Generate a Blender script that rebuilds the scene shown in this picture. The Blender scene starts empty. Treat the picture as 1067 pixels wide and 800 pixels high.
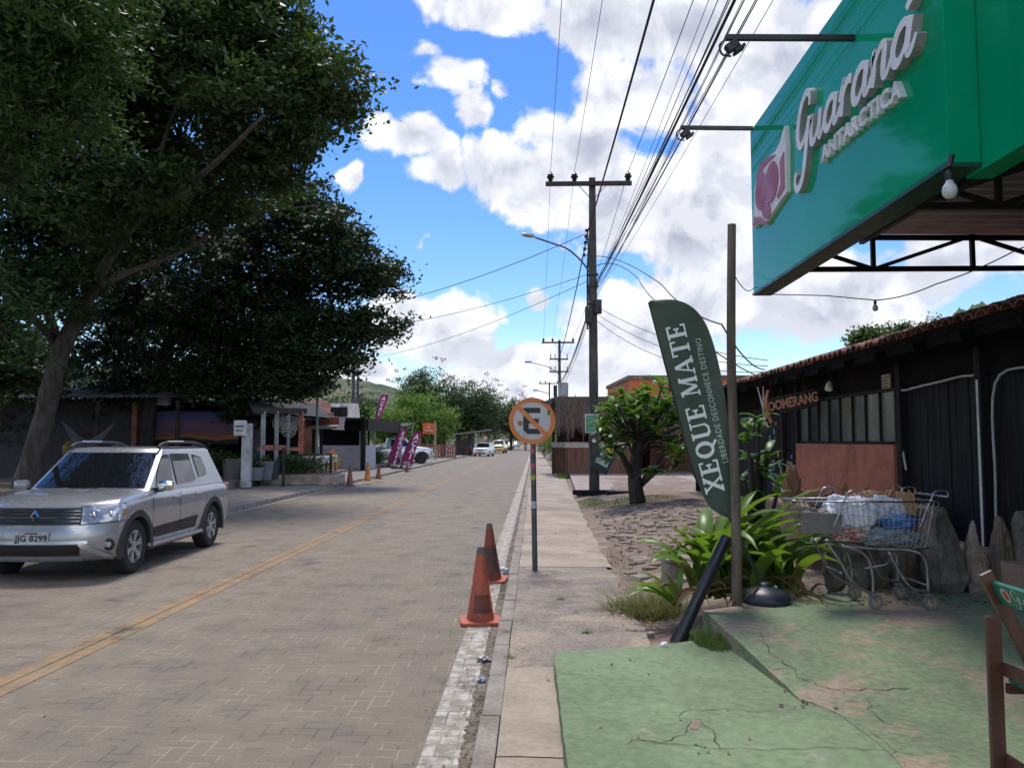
import bpy, bmesh, math, random
import numpy as np
from mathutils import Vector, Matrix, noise as mnoise
R = math.radians
PI = math.pi
scene = bpy.context.scene
col = scene.collection
rnd = random.Random(11)

# ------------------------------------------------------------------ camera
EYE = 1.72
FPX = 850.0
PITCH = math.atan(59 / FPX)
YAW = math.atan(23.5 / FPX)
cam_d = bpy.data.cameras.new('camera')
cam_d.sensor_width = 36.0
cam_d.lens = 36.0 * FPX / 1067.0
cam_d.clip_start = 0.05
cam_d.clip_end = 6000
cam = bpy.data.objects.new('camera', cam_d)
cam.location = (0, 0, EYE)
cam.rotation_euler = (PI / 2 + PITCH, 0, YAW)
col.objects.link(cam)
scene.camera = cam

def ray(px, py):
    cx, cy = (px - 533.5) / FPX, (400 - py) / FPX
    v = Vector((cx, math.cos(PITCH) - cy * math.sin(PITCH), math.sin(PITCH) + cy * math.cos(PITCH)))
    c, s = math.cos(YAW), math.sin(YAW)
    return Vector((v.x * c - v.y * s, v.x * s + v.y * c, v.z))
def P(px, py, Y):
    d = ray(px, py); t = Y / d.y
    return Vector((d.x * t, Y, EYE + d.z * t))
def G(px, py, z=0.0):
    d = ray(px, py); t = (z - EYE) / d.z
    return Vector((d.x * t, d.y * t, z))

# ------------------------------------------------------------------ exposure, sky, sun
scene.view_settings.view_transform = 'Standard'
scene.view_settings.look = 'None'
scene.view_settings.gamma = 1.0
scene.view_settings.use_curve_mapping = False
scene.view_settings.exposure = 0.9
scene.cycles.max_bounces = 6
scene.cycles.transparent_max_bounces = 6
scene.cycles.use_denoising = True
SUN_EL, SUN_AZ = R(66), R(-6)          # azimuth from +Y towards +X
SKY_STRENGTH = 0.115
sun_d = bpy.data.lights.new('sun', 'SUN')
sun_d.energy = 1.9
sun_d.angle = R(14)
sun_d.color = (1.0, 0.95, 0.87)
sun = bpy.data.objects.new('sun', sun_d)
sdir = Vector((math.sin(SUN_AZ) * math.cos(SUN_EL), math.cos(SUN_AZ) * math.cos(SUN_EL), math.sin(SUN_EL)))
sun.rotation_euler = sdir.to_track_quat('Z', 'Y').to_euler()
sun.location = (10, 40, 60)
col.objects.link(sun)

world = bpy.data.worlds.new('World')
scene.world = world
world.use_nodes = True
def build_world():
    nt = world.node_tree; N = nt.nodes; L = nt.links
    N.clear()
    def nd(t, **k):
        n = N.new(t)
        for a, b in k.items(): setattr(n, a, b)
        return n
    def math_(op, a, b=None, c=None, clamp=False):
        n = nd('ShaderNodeMath', operation=op, use_clamp=clamp)
        for i, v in enumerate((a, b, c)):
            if v is None: continue
            if isinstance(v, (int, float)): n.inputs[i].default_value = v
            else: L.new(v, n.inputs[i])
        return n.outputs[0]
    def vm(op, a, b=None):
        n = nd('ShaderNodeVectorMath', operation=op)
        for i, v in enumerate((a, b)):
            if v is None: continue
            if isinstance(v, (tuple, list)): n.inputs[i].default_value = v
            else: L.new(v, n.inputs[i])
        return n
    def mrange(v, a, b, c, d, smooth=False):
        n = nd('ShaderNodeMapRange'); n.clamp = True
        if smooth: n.interpolation_type = 'SMOOTHSTEP'
        L.new(v, n.inputs[0])
        for i, q in enumerate((a, b, c, d)): n.inputs[1 + i].default_value = q
        return n.outputs[0]
    def mixc(f, a, b):
        n = nd('ShaderNodeMix', data_type='RGBA')
        L.new(f, n.inputs[0])
        for i, v in ((6, a), (7, b)):
            if isinstance(v, tuple): n.inputs[i].default_value = v
            else: L.new(v, n.inputs[i])
        return n.outputs[2]
    sky = nd('ShaderNodeTexSky', sky_type='NISHITA')
    sky.sun_disc = False
    sky.sun_elevation = SUN_EL
    sky.sun_rotation = SUN_AZ
    sky.air_density = 1.0; sky.dust_density = 0.25; sky.ozone_density = 2.5
    hs = nd('ShaderNodeHueSaturation'); hs.inputs['Saturation'].default_value = 1.34; hs.inputs['Hue'].default_value = .512
    hs.inputs['Value'].default_value = .86
    L.new(sky.outputs[0], hs.inputs['Color'])
    tc = nd('ShaderNodeTexCoord')
    sep = nd('ShaderNodeSeparateXYZ'); L.new(tc.outputs['Generated'], sep.inputs[0])
    az = math_('ARCTAN2', sep.outputs[0], sep.outputs[1])
    el = math_('ARCSINE', sep.outputs[2])
    cmb = nd('ShaderNodeCombineXYZ'); L.new(az, cmb.inputs[0]); L.new(el, cmb.inputs[1])
    # domain warp so that the cloud outlines billow
    wn = nd('ShaderNodeTexNoise'); wn.inputs['Scale'].default_value = 7; wn.inputs['Detail'].default_value = 5
    L.new(tc.outputs['Generated'], wn.inputs['Vector'])
    w0 = vm('SUBTRACT', wn.outputs['Color'], (.5, .5, .5))
    w1 = vm('MULTIPLY', w0.outputs[0], (.11, .085, 0))
    ae = vm('ADD', cmb.outputs[0], w1.outputs[0]).outputs[0]
    def azel(px, py):
        d = ray(px, py).normalized()
        return math.atan2(d.x, d.y), math.asin(d.z)
    blobs = [(560,190,62,48,1),(612,160,72,58,1),(520,175,50,40,1),(655,215,105,62,1.25),(730,235,90,62,1.1),
        (640,90,55,50,.8),(690,100,80,60,1),(520,18,92,26,1),(620,20,70,36,1),(700,25,130,45,1.1),(810,50,110,60,1),(750,150,60,70,.9),(470,5,50,16,.8),(420,345,40,22,.9),(365,380,50,18,.8),(520,372,46,18,.75),
        (425,150,46,24,.9),(455,182,34,24,.8),(392,132,20,12,.6),(470,78,50,20,.75),(495,106,34,19,.8),(440,62,28,10,.6),(532,90,17,8,.5),
        (360,190,19,20,.75),(445,258,5,13,.4),(450,338,62,36,.9),(485,358,42,22,.8),(415,316,32,18,.7),(395,386,40,16,.8),(535,400,46,18,.8),(505,385,50,16,.7),
        (566,315,24,16,.7),(660,340,90,46,.95),(600,375,70,38,.9),(720,330,90,44,.9),(790,290,95,46,.95),(900,296,115,40,.95),(860,330,120,34,.9),(1000,268,80,22,.8),(700,385,110,26,.9),
        (640,260,60,26,.9),(1120,200,140,80,1)]
    dens = None
    for (px, py, rx, ry, s) in blobs:
        a, e = azel(px, py)
        v = vm('SUBTRACT', ae, (a, e, 0))
        v = vm('MULTIPLY', v.outputs[0], (FPX / rx * .82, FPX / ry * .82, 0))
        v = vm('LENGTH', v.outputs[0])
        f = math_('MULTIPLY_ADD', v.outputs['Value'], -s, s)
        dens = f if dens is None else math_('MAXIMUM', dens, f)
    dens = math_('MAXIMUM', dens, -1.0)
    # the rest of the sky has its own scattered cumulus
    gn = nd('ShaderNodeTexNoise'); gn.inputs['Scale'].default_value = 2.6; gn.inputs['Detail'].default_value = 3
    L.new(tc.outputs['Generated'], gn.inputs['Vector'])
    gd = mrange(gn.outputs['Fac'], .46, .70, -.5, 1.0)
    a0, e0 = azel(533, 250)
    off = vm('SUBTRACT', cmb.outputs[0], (a0, e0, 0))
    off = vm('MULTIPLY', off.outputs[0], (1 / .78, 1 / .46, 0))
    off = vm('LENGTH', off.outputs[0])
    away = mrange(off.outputs['Value'], .85, 1.15, 0, 1)
    mx = nd('ShaderNodeMix', data_type='FLOAT')
    L.new(away, mx.inputs[0]); L.new(dens, mx.inputs[2]); L.new(gd, mx.inputs[3])
    dens = mx.outputs[0]
    def fbm(offset):
        src = tc.outputs['Generated']
        if offset: src = vm('ADD', src, offset).outputs[0]
        n = nd('ShaderNodeTexNoise'); n.inputs['Scale'].default_value = 11; n.inputs['Detail'].default_value = 9
        n.inputs['Roughness'].default_value = .58; n.inputs['Distortion'].default_value = .35
        L.new(src, n.inputs['Vector']); return n.outputs['Fac']
    n1 = fbm(None); n2 = fbm(tuple(sdir * .022 + Vector((0, 0, .014))))
    d = math_('MULTIPLY_ADD', n1, 1.95, -1.13)
    d = math_('ADD', d, dens)
    alpha = mrange(d, -.03, .22, 0, 1, True)
    thick = mrange(d, .25, 1.0, 0, 1, True)
    relief = math_('SUBTRACT', n1, n2)
    relief = mrange(relief, -.075, .075, 0, 1)
    body = mixc(thick, (5.0, 5.1, 5.4, 1), (2.2, 2.35, 3.0, 1))
    cloud = mixc(relief, (2.2, 2.4, 3.05, 1), (5.5, 5.55, 5.7, 1))
    cl = nd('ShaderNodeMix', data_type='RGBA'); cl.inputs[0].default_value = .5
    L.new(body, cl.inputs[6]); L.new(cloud, cl.inputs[7])
    front = mrange(off.outputs['Value'], 1.1, 2.2, 1.0, 3.5)       # clouds out of view, opposite the sun, brightened further as fill light
    fc = nd('ShaderNodeCombineXYZ')
    for i in range(3): L.new(front, fc.inputs[i])
    clm = nd('ShaderNodeMix', data_type='RGBA', blend_type='MULTIPLY'); clm.inputs[0].default_value = 1
    L.new(cl.outputs[2], clm.inputs[6]); L.new(fc.outputs[0], clm.inputs[7]); cl = clm
    hz = mrange(sep.outputs[2], -.02, .0, 0, 1)
    alpha = math_('MULTIPLY', alpha, hz)
    fin = mixc(alpha, hs.outputs[0], cl.outputs[2])
    bg = nd('ShaderNodeBackground'); bg.inputs['Strength'].default_value = SKY_STRENGTH
    L.new(fin, bg.inputs['Color'])
    out = nd('ShaderNodeOutputWorld'); L.new(bg.outputs[0], out.inputs[0])
build_world()

# ------------------------------------------------------------------ object helpers
def link(o):
    col.objects.link(o); return o
def tag(o, label=None, cat=None, group=None, kind=None):
    if label: o['label'] = label
    if cat: o['category'] = cat
    if group: o['group'] = group
    if kind: o['kind'] = kind
    return o
def thing(name, label, cat, loc=(0, 0, 0), rz=0.0, group=None):
    o = bpy.data.objects.new(name, None)
    o.empty_display_size = .2
    o.location = loc; o.rotation_euler = (0, 0, rz)
    link(o); return tag(o, label, cat, group)
def dup(root, loc, rz=None, label=None, group=None, scale=None):
    r = root.copy(); link(r); r.location = loc
    if rz is not None: r.rotation_euler = (0, 0, rz)
    if label: r['label'] = label
    if group: r['group'] = group
    if scale: r.scale = (scale,) * 3 if isinstance(scale, (int, float)) else scale
    for ch in list(root.children):
        c = ch.copy(); link(c); c.parent = r
        for g in list(ch.children):
            d = g.copy(); link(d); d.parent = c
    return r

class MB:
    """collects primitives and becomes one mesh object"""
    def __init__(s): s.v = []; s.f = []; s.m = []; s.mi = 0
    def add(s, vs, fs):
        b = len(s.v); s.v += [tuple(v) for v in vs]
        s.f += [tuple(i + b for i in f) for f in fs]; s.m += [s.mi] * len(fs); return s
    def box(s, c, d, rot=None, taper=1.0, bev=0.0):
        x, y, z = d[0] / 2, d[1] / 2, d[2] / 2
        if bev > 0:
            b = min(bev, x * .9, y * .9, z * .9)
            bm = bmesh.new(); bmesh.ops.create_cube(bm, size=1)
            for v in bm.verts: v.co = Vector((v.co.x * 2 * x, v.co.y * 2 * y, v.co.z * 2 * z))
            bmesh.ops.bevel(bm, geom=list(bm.edges), offset=b, segments=2, affect='EDGES', profile=.6)
            vs = [v.co.copy() for v in bm.verts]
            for i, v in enumerate(bm.verts): v.index = i
            fs = [tuple(v.index for v in f.verts) for f in bm.faces]; bm.free()
        else:
            vs = [Vector((sx * x * (taper if sz > 0 else 1), sy * y * (taper if sz > 0 else 1), sz * z)) for sz in (-1, 1) for sy in (-1, 1) for sx in (-1, 1)]
            fs = [(0, 2, 3, 1), (4, 5, 7, 6), (0, 1, 5, 4), (2, 6, 7, 3), (0, 4, 6, 2), (1, 3, 7, 5)]
        M = Matrix.Identity(3) if rot is None else rot
        return s.add([M @ v + Vector(c) for v in vs], fs)
    def bar(s, a, b, w, h=None, bev=0):
        """a square bar from a to b"""
        a, b = Vector(a), Vector(b); d = b - a; h = h or w
        z = d.normalized(); up = Vector((0, 0, 1)) if abs(z.z) < .95 else Vector((0, 1, 0))
        x = up.cross(z).normalized(); y = z.cross(x)
        M = Matrix((x, y, z)).transposed()
        return s.box((a + b) / 2, (w, h, d.length), M, bev=bev)
    def tube(s, pts, r, n=8, cap=True):
        pts = [Vector(p) for p in pts]; k = len(pts)
        rr = [r] * k if isinstance(r, (int, float)) else list(r)
        vs = []; ref = None
        for i, p in enumerate(pts):
            t = (pts[min(i + 1, k - 1)] - pts[max(i - 1, 0)]).normalized()
            if ref is None:
                ref = Vector((0, 0, 1)) if abs(t.z) < .9 else Vector((1, 0, 0))
            x = ref.cross(t)
            if x.length < 1e-5: x = Vector((1, 0, 0)).cross(t)
            x.normalize(); y = t.cross(x); ref = y
            ref = y if abs(y.dot(t)) < .9 else ref
            # keep the frame: x = ref x t, so ref must stay roughly perpendicular
            for j in range(n):
                a = 2 * PI * j / n
                vs.append(p + (x * math.cos(a) + y * math.sin(a)) * rr[i])
        fs = [(i * n + j, i * n + (j + 1) % n, (i + 1) * n + (j + 1) % n, (i + 1) * n + j) for i in range(k - 1) for j in range(n)]
        if cap: fs += [tuple(range(n))[::-1], tuple((k - 1) * n + j for j in range(n))]
        return s.add(vs, fs)
    def lathe(s, prof, n=24, c=(0, 0, 0), axis='Z', cap=True, sq=None):
        c = Vector(c); vs = []
        for (r, h) in prof:
            for j in range(n):
                a = 2 * PI * j / n
                x, y = r * math.cos(a), r * math.sin(a)
                v = Vector((x, y, h)) if axis == 'Z' else (Vector((h, x, y)) if axis == 'X' else Vector((y, h, x)))
                vs.append(c + v)
        k = len(prof)
        fs = [(i * n + j, i * n + (j + 1) % n, (i + 1) * n + (j + 1) % n, (i + 1) * n + j) for i in range(k - 1) for j in range(n)]
        if cap: fs += [tuple(range(n))[::-1], tuple((k - 1) * n + j for j in range(n))]
        return s.add(vs, fs)
    def prism(s, poly, z0, z1):
        """poly: (x, y) points, counter-clockwise; z1 may be a function of (x, y)"""
        n = len(poly); zt = z1 if callable(z1) else (lambda x, y: z1); zb = z0 if callable(z0) else (lambda x, y: z0)
        vs = [(x, y, zb(x, y)) for x, y in poly] + [(x, y, zt(x, y)) for x, y in poly]
        fs = [tuple(range(n))[::-1], tuple(range(n, 2 * n))] + [(i, (i + 1) % n, n + (i + 1) % n, n + i) for i in range(n)]
        return s.add(vs, fs)
    def grid(s, fn, nu, nv):
        vs = [fn(i / nu, j / nv) for j in range(nv + 1) for i in range(nu + 1)]
        fs = [(j * (nu + 1) + i, j * (nu + 1) + i + 1, (j + 1) * (nu + 1) + i + 1, (j + 1) * (nu + 1) + i) for j in range(nv) for i in range(nu)]
        return s.add(vs, fs)
    def xf(s, M, start=0):
        s.v[start:] = [tuple(M @ Vector(v)) for v in s.v[start:]]; return s
    def build(s, name, mat, parent=None, smooth=False, loc=None, rot=None):
        me = bpy.data.meshes.new(name)
        me.from_pydata(s.v, [], s.f)
        mats = mat if isinstance(mat, (list, tuple)) else [mat]
        for m in mats: me.materials.append(m)
        if len(mats) > 1: me.polygons.foreach_set('material_index', s.m)
        if smooth is True: me.polygons.foreach_set('use_smooth', [True] * len(me.polygons))
        bm = bmesh.new(); bm.from_mesh(me); bmesh.ops.recalc_face_normals(bm, faces=bm.faces); bm.to_mesh(me); bm.free()
        if smooth not in (False, True):
            me.polygons.foreach_set('use_smooth', [True] * len(me.polygons))
            me.set_sharp_from_angle(angle=R(smooth))
        me.update()
        o = bpy.data.objects.new(name, me); link(o)
        if parent is not None: o.parent = parent
        if loc is not None: o.location = loc
        if rot is not None: o.rotation_euler = rot
        return o

def fast_mesh(name, V, F, mat, parent=None, smooth=False):
    """V n x 3 array, F m x 4 array (or m x 3)"""
    me = bpy.data.meshes.new(name)
    me.vertices.add(len(V)); me.vertices.foreach_set('co', np.asarray(V, dtype=np.float32).ravel())
    k = F.shape[1]
    me.loops.add(F.size); me.loops.foreach_set('vertex_index', np.asarray(F, dtype=np.int32).ravel())
    me.polygons.add(len(F)); me.polygons.foreach_set('loop_start', np.arange(0, F.size, k, dtype=np.int32))
    me.update(calc_edges=True)
    me.materials.append(mat)
    if smooth: me.polygons.foreach_set('use_smooth', [True] * len(F))
    o = bpy.data.objects.new(name, me); link(o)
    if parent is not None: o.parent = parent
    return o

def text_geo(txt, size, bold=0.0, spacing=1.0, shear=0.0):
    """flat letters as (verts, faces), baseline along +x, centred"""
    cu = bpy.data.curves.new('lettering', 'FONT'); cu.body = txt; cu.size = size; cu.offset = bold
    cu.align_x = 'CENTER'; cu.align_y = 'CENTER'; cu.space_character = spacing; cu.shear = shear; cu.resolution_u = 3
    o = bpy.data.objects.new('lettering', cu); link(o)
    dg = bpy.context.evaluated_depsgraph_get(); dg.update()
    me = bpy.data.meshes.new_from_object(o.evaluated_get(dg))
    vs = [v.co.copy() for v in me.vertices]; fs = [tuple(p.vertices) for p in me.polygons]
    bpy.data.objects.remove(o); bpy.data.curves.remove(cu); bpy.data.meshes.remove(me)
    return vs, fs
def text_part(name, txt, size, mat, parent, fn, bold=0.0, spacing=1.0, depth=0.0, shear=0.0):
    """letters mapped through fn(x, y, z) -> point; with depth they become solid"""
    vs, fs = text_geo(txt, size, bold, spacing, shear)
    m = MB()
    if depth == 0:
        m.add([fn(v.x, v.y, 0) for v in vs], fs)
        return m.build(name, mat, parent)
    bm = bmesh.new(); bv = [bm.verts.new(v) for v in vs]
    for f in fs:
        try: bm.faces.new([bv[i] for i in f])
        except ValueError: pass
    bmesh.ops.remove_doubles(bm, verts=bm.verts, dist=1e-5)
    r = bmesh.ops.extrude_face_region(bm, geom=list(bm.faces))
    for e in r['geom']:
        if isinstance(e, bmesh.types.BMVert): e.co.z += depth
    bm.verts.index_update()
    m.add([fn(*v.co) for v in bm.verts], [tuple(v.index for v in f.verts) for f in bm.faces]); bm.free()
    return m.build(name, mat, parent)

def ribbon2d(pts, w, closed=False):
    """a stroke of width w (number or list) along 2D points -> list of quads"""
    k = len(pts); ww = [w] * k if isinstance(w, (int, float)) else w
    L_, R_ = [], []
    for i in range(k):
        a = Vector(pts[i - 1] if (i > 0 or closed) else pts[i]); b = Vector(pts[(i + 1) % k] if (i < k - 1 or closed) else pts[i])
        t = (b - a); t = t.normalized() if t.length > 1e-9 else Vector((1, 0)); n = Vector((-t.y, t.x))
        p = Vector(pts[i]); L_.append(p + n * ww[i] / 2); R_.append(p - n * ww[i] / 2)
    return L_, R_
def spline(pts, n=8):
    """Catmull-Rom through 2D/3D points"""
    pts = [Vector(p) for p in pts]; out = []
    for i in range(len(pts) - 1):
        p0, p1, p2, p3 = pts[max(i - 1, 0)], pts[i], pts[i + 1], pts[min(i + 2, len(pts) - 1)]
        for k in range(n):
            t = k / n
            out.append(.5 * ((2 * p1) + (p2 - p0) * t + (2 * p0 - 5 * p1 + 4 * p2 - p3) * t * t + (3 * p1 - p0 - 3 * p2 + p3) * t ** 3))
    out.append(pts[-1]); return out

# ------------------------------------------------------------------ materials
def mat(name, c, rough=.65, c2=None, scale=4.0, lo=.4, hi=.62, bump=0.0, bscale=60.0, metal=0.0, spec=.5, coat=0.0,
        c3=None, scale3=1.2, lo3=.52, hi3=.62, fine=.25, stretch=(1, 1, 1), rvar=.12):
    m = bpy.data.materials.new(name); m.use_nodes = True
    nt = m.node_tree; N = nt.nodes; L = nt.links
    b = N['Principled BSDF']
    b.inputs['Roughness'].default_value = rough; b.inputs['Metallic'].default_value = metal
    b.inputs['Specular IOR Level'].default_value = spec; b.inputs['Coat Weight'].default_value = coat
    b.inputs['Coat Roughness'].default_value = .05
    tc = N.new('ShaderNodeTexCoord'); oi = N.new('ShaderNodeObjectInfo')
    ml = N.new('ShaderNodeMath'); ml.operation = 'MULTIPLY'; ml.inputs[1].default_value = 23.0
    L.new(oi.outputs['Random'], ml.inputs[0])
    mp = N.new('ShaderNodeMapping'); mp.inputs['Scale'].default_value = stretch
    ad = N.new('ShaderNodeVectorMath'); ad.operation = 'ADD'
    L.new(tc.outputs['Object'], ad.inputs[0]); L.new(ml.outputs[0], ad.inputs[1]); L.new(ad.outputs[0], mp.inputs['Vector'])
    vec = mp.outputs['Vector']
    def noise(sc, det=6, ro=.6):
        n = N.new('ShaderNodeTexNoise'); n.inputs['Scale'].default_value = sc; n.inputs['Detail'].default_value = det
        n.inputs['Roughness'].default_value = ro; L.new(vec, n.inputs['Vector']); return n.outputs['Fac']
    def mr(v, a, bb, c_, d):
        n = N.new('ShaderNodeMapRange'); L.new(v, n.inputs[0])
        for i, q in enumerate((a, bb, c_, d)): n.inputs[i + 1].default_value = q
        return n.outputs[0]
    def mix(f, a, bb, blend='MIX'):
        n = N.new('ShaderNodeMix'); n.data_type = 'RGBA'; n.blend_type = blend
        if isinstance(f, float): n.inputs[0].default_value = f
        else: L.new(f, n.inputs[0])
        for i, v in ((6, a), (7, bb)):
            if isinstance(v, tuple): n.inputs[i].default_value = v if len(v) == 4 else v + (1,)
            else: L.new(v, n.inputs[i])
        return n.outputs[2]
    if c2 is None: c2 = tuple(x * .78 for x in c)
    n1 = noise(scale)
    colr = mix(mr(n1, lo, hi, 0, 1), tuple(c), tuple(c2))
    if c3 is not None:
        colr = mix(mr(noise(scale3, 8, .65), lo3, hi3, 0, 1), colr, tuple(c3))
    if fine > 0:
        nf = noise(scale * 14, 4)
        g = mr(nf, .3, .7, 1 - fine, 1 + fine)
        cg = N.new('ShaderNodeCombineXYZ')
        for i in range(3): L.new(g, cg.inputs[i])
        colr = mix(1.0, colr, cg.outputs[0], 'MULTIPLY')
    L.new(colr, b.inputs['Base Color'])
    if rvar > 0:
        L.new(mr(n1, .3, .7, max(0, rough - rvar), min(1, rough + rvar)), b.inputs['Roughness'])
    if bump > 0:
        bp = N.new('ShaderNodeBump'); bp.inputs['Strength'].default_value = min(1, bump); bp.inputs['Distance'].default_value = .02
        L.new(noise(bscale, 6, .65), bp.inputs['Height']); L.new(bp.outputs[0], b.inputs['Normal'])
    return m
def glass_mat(name, c=(.02, .025, .03), rough=.03, alpha=1.0):
    m = bpy.data.materials.new(name); m.use_nodes = True
    b = m.node_tree.nodes['Principled BSDF']
    b.inputs['Base Color'].default_value = c + (1,); b.inputs['Roughness'].default_value = rough
    b.inputs['IOR'].default_value = 1.5; b.inputs['Specular IOR Level'].default_value = .7
    b.inputs['Coat Weight'].default_value = .5; b.inputs['Coat Roughness'].default_value = .02
    return m
def leaf_mat(name, dark, light, trans=.3, rough=.5, nscale=.35, tcol=None, yellow=0.0):
    m = bpy.data.materials.new(name); m.use_nodes = True
    nt = m.node_tree; N = nt.nodes; L = nt.links
    out = N['Material Output']; b = N['Principled BSDF']
    b.inputs['Roughness'].default_value = rough; b.inputs['Specular IOR Level'].default_value = .35
    g = N.new('ShaderNodeNewGeometry'); tc = N.new('ShaderNodeTexCoord')
    n = N.new('ShaderNodeTexNoise'); n.inputs['Scale'].default_value = nscale; n.inputs['Detail'].default_value = 3
    L.new(tc.outputs['Object'], n.inputs['Vector'])
    a = N.new('ShaderNodeMath'); a.operation = 'MULTIPLY_ADD'; a.inputs[1].default_value = .55
    L.new(g.outputs['Random Per Island'], a.inputs[0])
    s = N.new('ShaderNodeMapRange'); s.inputs[1].default_value = .3; s.inputs[2].default_value = .7; s.inputs[3].default_value = -.1; s.inputs[4].default_value = .55
    L.new(n.outputs['Fac'], s.inputs[0]); L.new(s.outputs[0], a.inputs[2])
    mx = N.new('ShaderNodeMix'); mx.data_type = 'RGBA'; mx.inputs[6].default_value = dark + (1,); mx.inputs[7].default_value = light + (1,)
    L.new(a.outputs[0], mx.inputs[0])
    colr = mx.outputs[2]
    if yellow > 0:
        gt = N.new('ShaderNodeMath'); gt.operation = 'GREATER_THAN'; gt.inputs[1].default_value = 1 - yellow
        L.new(g.outputs['Random Per Island'], gt.inputs[0])
        my = N.new('ShaderNodeMix'); my.data_type = 'RGBA'; my.inputs[7].default_value = (.55, .40, .02, 1)
        L.new(gt.outputs[0], my.inputs[0]); L.new(colr, my.inputs[6]); colr = my.outputs[2]
    L.new(colr, b.inputs['Base Color'])
    if trans > 0:
        t = N.new('ShaderNodeBsdfTranslucent'); ms = N.new('ShaderNodeMixShader'); ms.inputs[0].default_value = trans
        tm = N.new('ShaderNodeMix'); tm.data_type = 'RGBA'; tm.blend_type = 'MULTIPLY'; tm.inputs[0].default_value = 1
        L.new(colr, tm.inputs[6]); tm.inputs[7].default_value = (1.35, 1.5, .6, 1) if tcol is None else tcol + (1,)
        L.new(tm.outputs[2], t.inputs['Color'])
        L.new(b.outputs[0], ms.inputs[1]); L.new(t.outputs[0], ms.inputs[2]); L.new(ms.outputs[0], out.inputs['Surface'])
    return m

M = {}
M['dirt'] = mat('dirt', (.20, .145, .10), .95, (.13, .10, .075), 1.5, bump=.6, bscale=25, c3=(.27, .21, .15), scale3=.6)
M['earth'] = mat('red earth', (.22, .15, .11), .95, (.17, .125, .095), 3, bump=.8, bscale=30, c3=(.29, .235, .18), scale3=1.6)
M['asphalt_concrete'] = mat('beige concrete', (.36, .29, .22), .9, (.28, .225, .17), 1.3, bump=.25, bscale=90, c3=(.24, .20, .16), scale3=.8, fine=.12)
M['rough_concrete'] = mat('rough grey concrete', (.265, .22, .18), .95, (.175, .145, .12), 3.2, bump=1, bscale=26, c3=(.34, .27, .20), scale3=1.6, lo3=.5, hi3=.58, fine=.35)
M['smooth_slab'] = mat('smooth slab concrete', (.34, .275, .21), .9, (.28, .225, .17), 1.6, bump=.2, bscale=80, c3=(.22, .18, .15), scale3=2.6, lo3=.62, hi3=.72, fine=.15)
M['kerb'] = mat('kerb concrete', (.28, .245, .205), .9, (.20, .17, .14), 3, bump=.5, bscale=50)
M['stone'] = mat('grey field stone', (.36, .30, .235), .9, (.20, .17, .135), 4, bump=.9, bscale=18, c3=(.23, .17, .11), scale3=2.4)
M['stone_dark'] = mat('sooty field stone', (.21, .18, .145), .9, (.075, .066, .058), 3, bump=.9, bscale=18, c3=(.15, .12, .09), scale3=2.4)
M['flagstone'] = mat('flat paving stone', (.29, .25, .21), .9, (.22, .16, .12), 3, bump=.5, bscale=30)
M['green_paint'] = mat('worn green floor paint', (.168, .228, .116), .8, (.14, .188, .10), 1.3, bump=.45, bscale=55, c3=(.255, .235, .175), scale3=3.2, lo3=.64, hi3=.68, fine=.22)
M['green_worn'] = mat('badly worn green floor paint', (.168, .222, .116), .8, (.142, .18, .10), 1.4, bump=.5, bscale=55, c3=(.285, .22, .155), scale3=1.3, lo3=.505, hi3=.575, fine=.26)
M['crack'] = mat('crack', (.045, .05, .035), 1.0)
M['broken'] = mat('broken concrete', (.30, .23, .17), .95, (.2, .16, .12), 7, bump=.9, bscale=30)
M['black_steel'] = mat('black painted steel', (.012, .012, .014), .5, metal=.0)
M['grey_steel'] = mat('galvanised steel', (.33, .33, .34), .42, (.2, .19, .18), 9, metal=.85, fine=.1)
M['chrome'] = mat('dull zinc wire', (.42, .42, .42), .32, (.22, .2, .18), 14, metal=.9, fine=.1)
M['wood_pole'] = mat('weathered pole wood', (.17, .135, .10), .9, (.10, .08, .06), 3, bump=.6, bscale=30, stretch=(6, 6, .6))
M['pole_concrete'] = mat('dark weathered concrete', (.085, .075, .066), .9, (.05, .045, .04), 3, bump=.5, bscale=40, stretch=(3, 3, .5))
M['bark'] = mat('bark', (.075, .062, .05), .95, (.036, .03, .025), 3, bump=1, bscale=14, stretch=(2, 2, .5))
M['bark_dark'] = mat('dark bark', (.045, .038, .032), .95, (.02, .018, .016), 3, bump=1, bscale=14, stretch=(2, 2, .5))
M['black_wood'] = mat('black stained planks', (.011, .010, .0105), .65, (.006, .006, .007), 4, bump=.7, bscale=20, stretch=(5, 5, .4), c3=(.030, .025, .024), scale3=2.6, lo3=.54, hi3=.66, spec=.25)
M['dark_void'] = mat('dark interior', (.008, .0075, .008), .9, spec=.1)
M['red_plaster'] = mat('terracotta plaster', (.37, .135, .085), .85, (.28, .10, .066), 3, bump=.25, bscale=50, c3=(.16, .07, .05), scale3=1.5, lo3=.6, hi3=.75)
M['roof_tile'] = mat('clay roof tile', (.26, .10, .062), .9, (.15, .062, .045), 5, bump=.5, bscale=30, c3=(.05, .04, .036), scale3=1.6, lo3=.48, hi3=.62)
M['tile_bright'] = mat('bright clay tile', (.42, .16, .085), .85, (.33, .12, .07), 5, bump=.4, bscale=30)  # brighter copy of the tile colour, used towards the near end
M['cable'] = mat('cable', (.012, .012, .013), .6)
M['wire_grey'] = mat('bare wire', (.10, .10, .105), .6)
M['ceramic'] = mat('brown ceramic', (.03, .022, .02), .25)
M['white_paint'] = mat('white paint', (.72, .71, .68), .6, (.6, .58, .55), 4, fine=.08)
M['cone_orange'] = mat('dirty orange rubber', (.43, .095, .045), .7, (.28, .065, .035), 6, c3=(.07, .028, .02), scale3=3.2, lo3=.50, hi3=.66, bump=.15)
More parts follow.
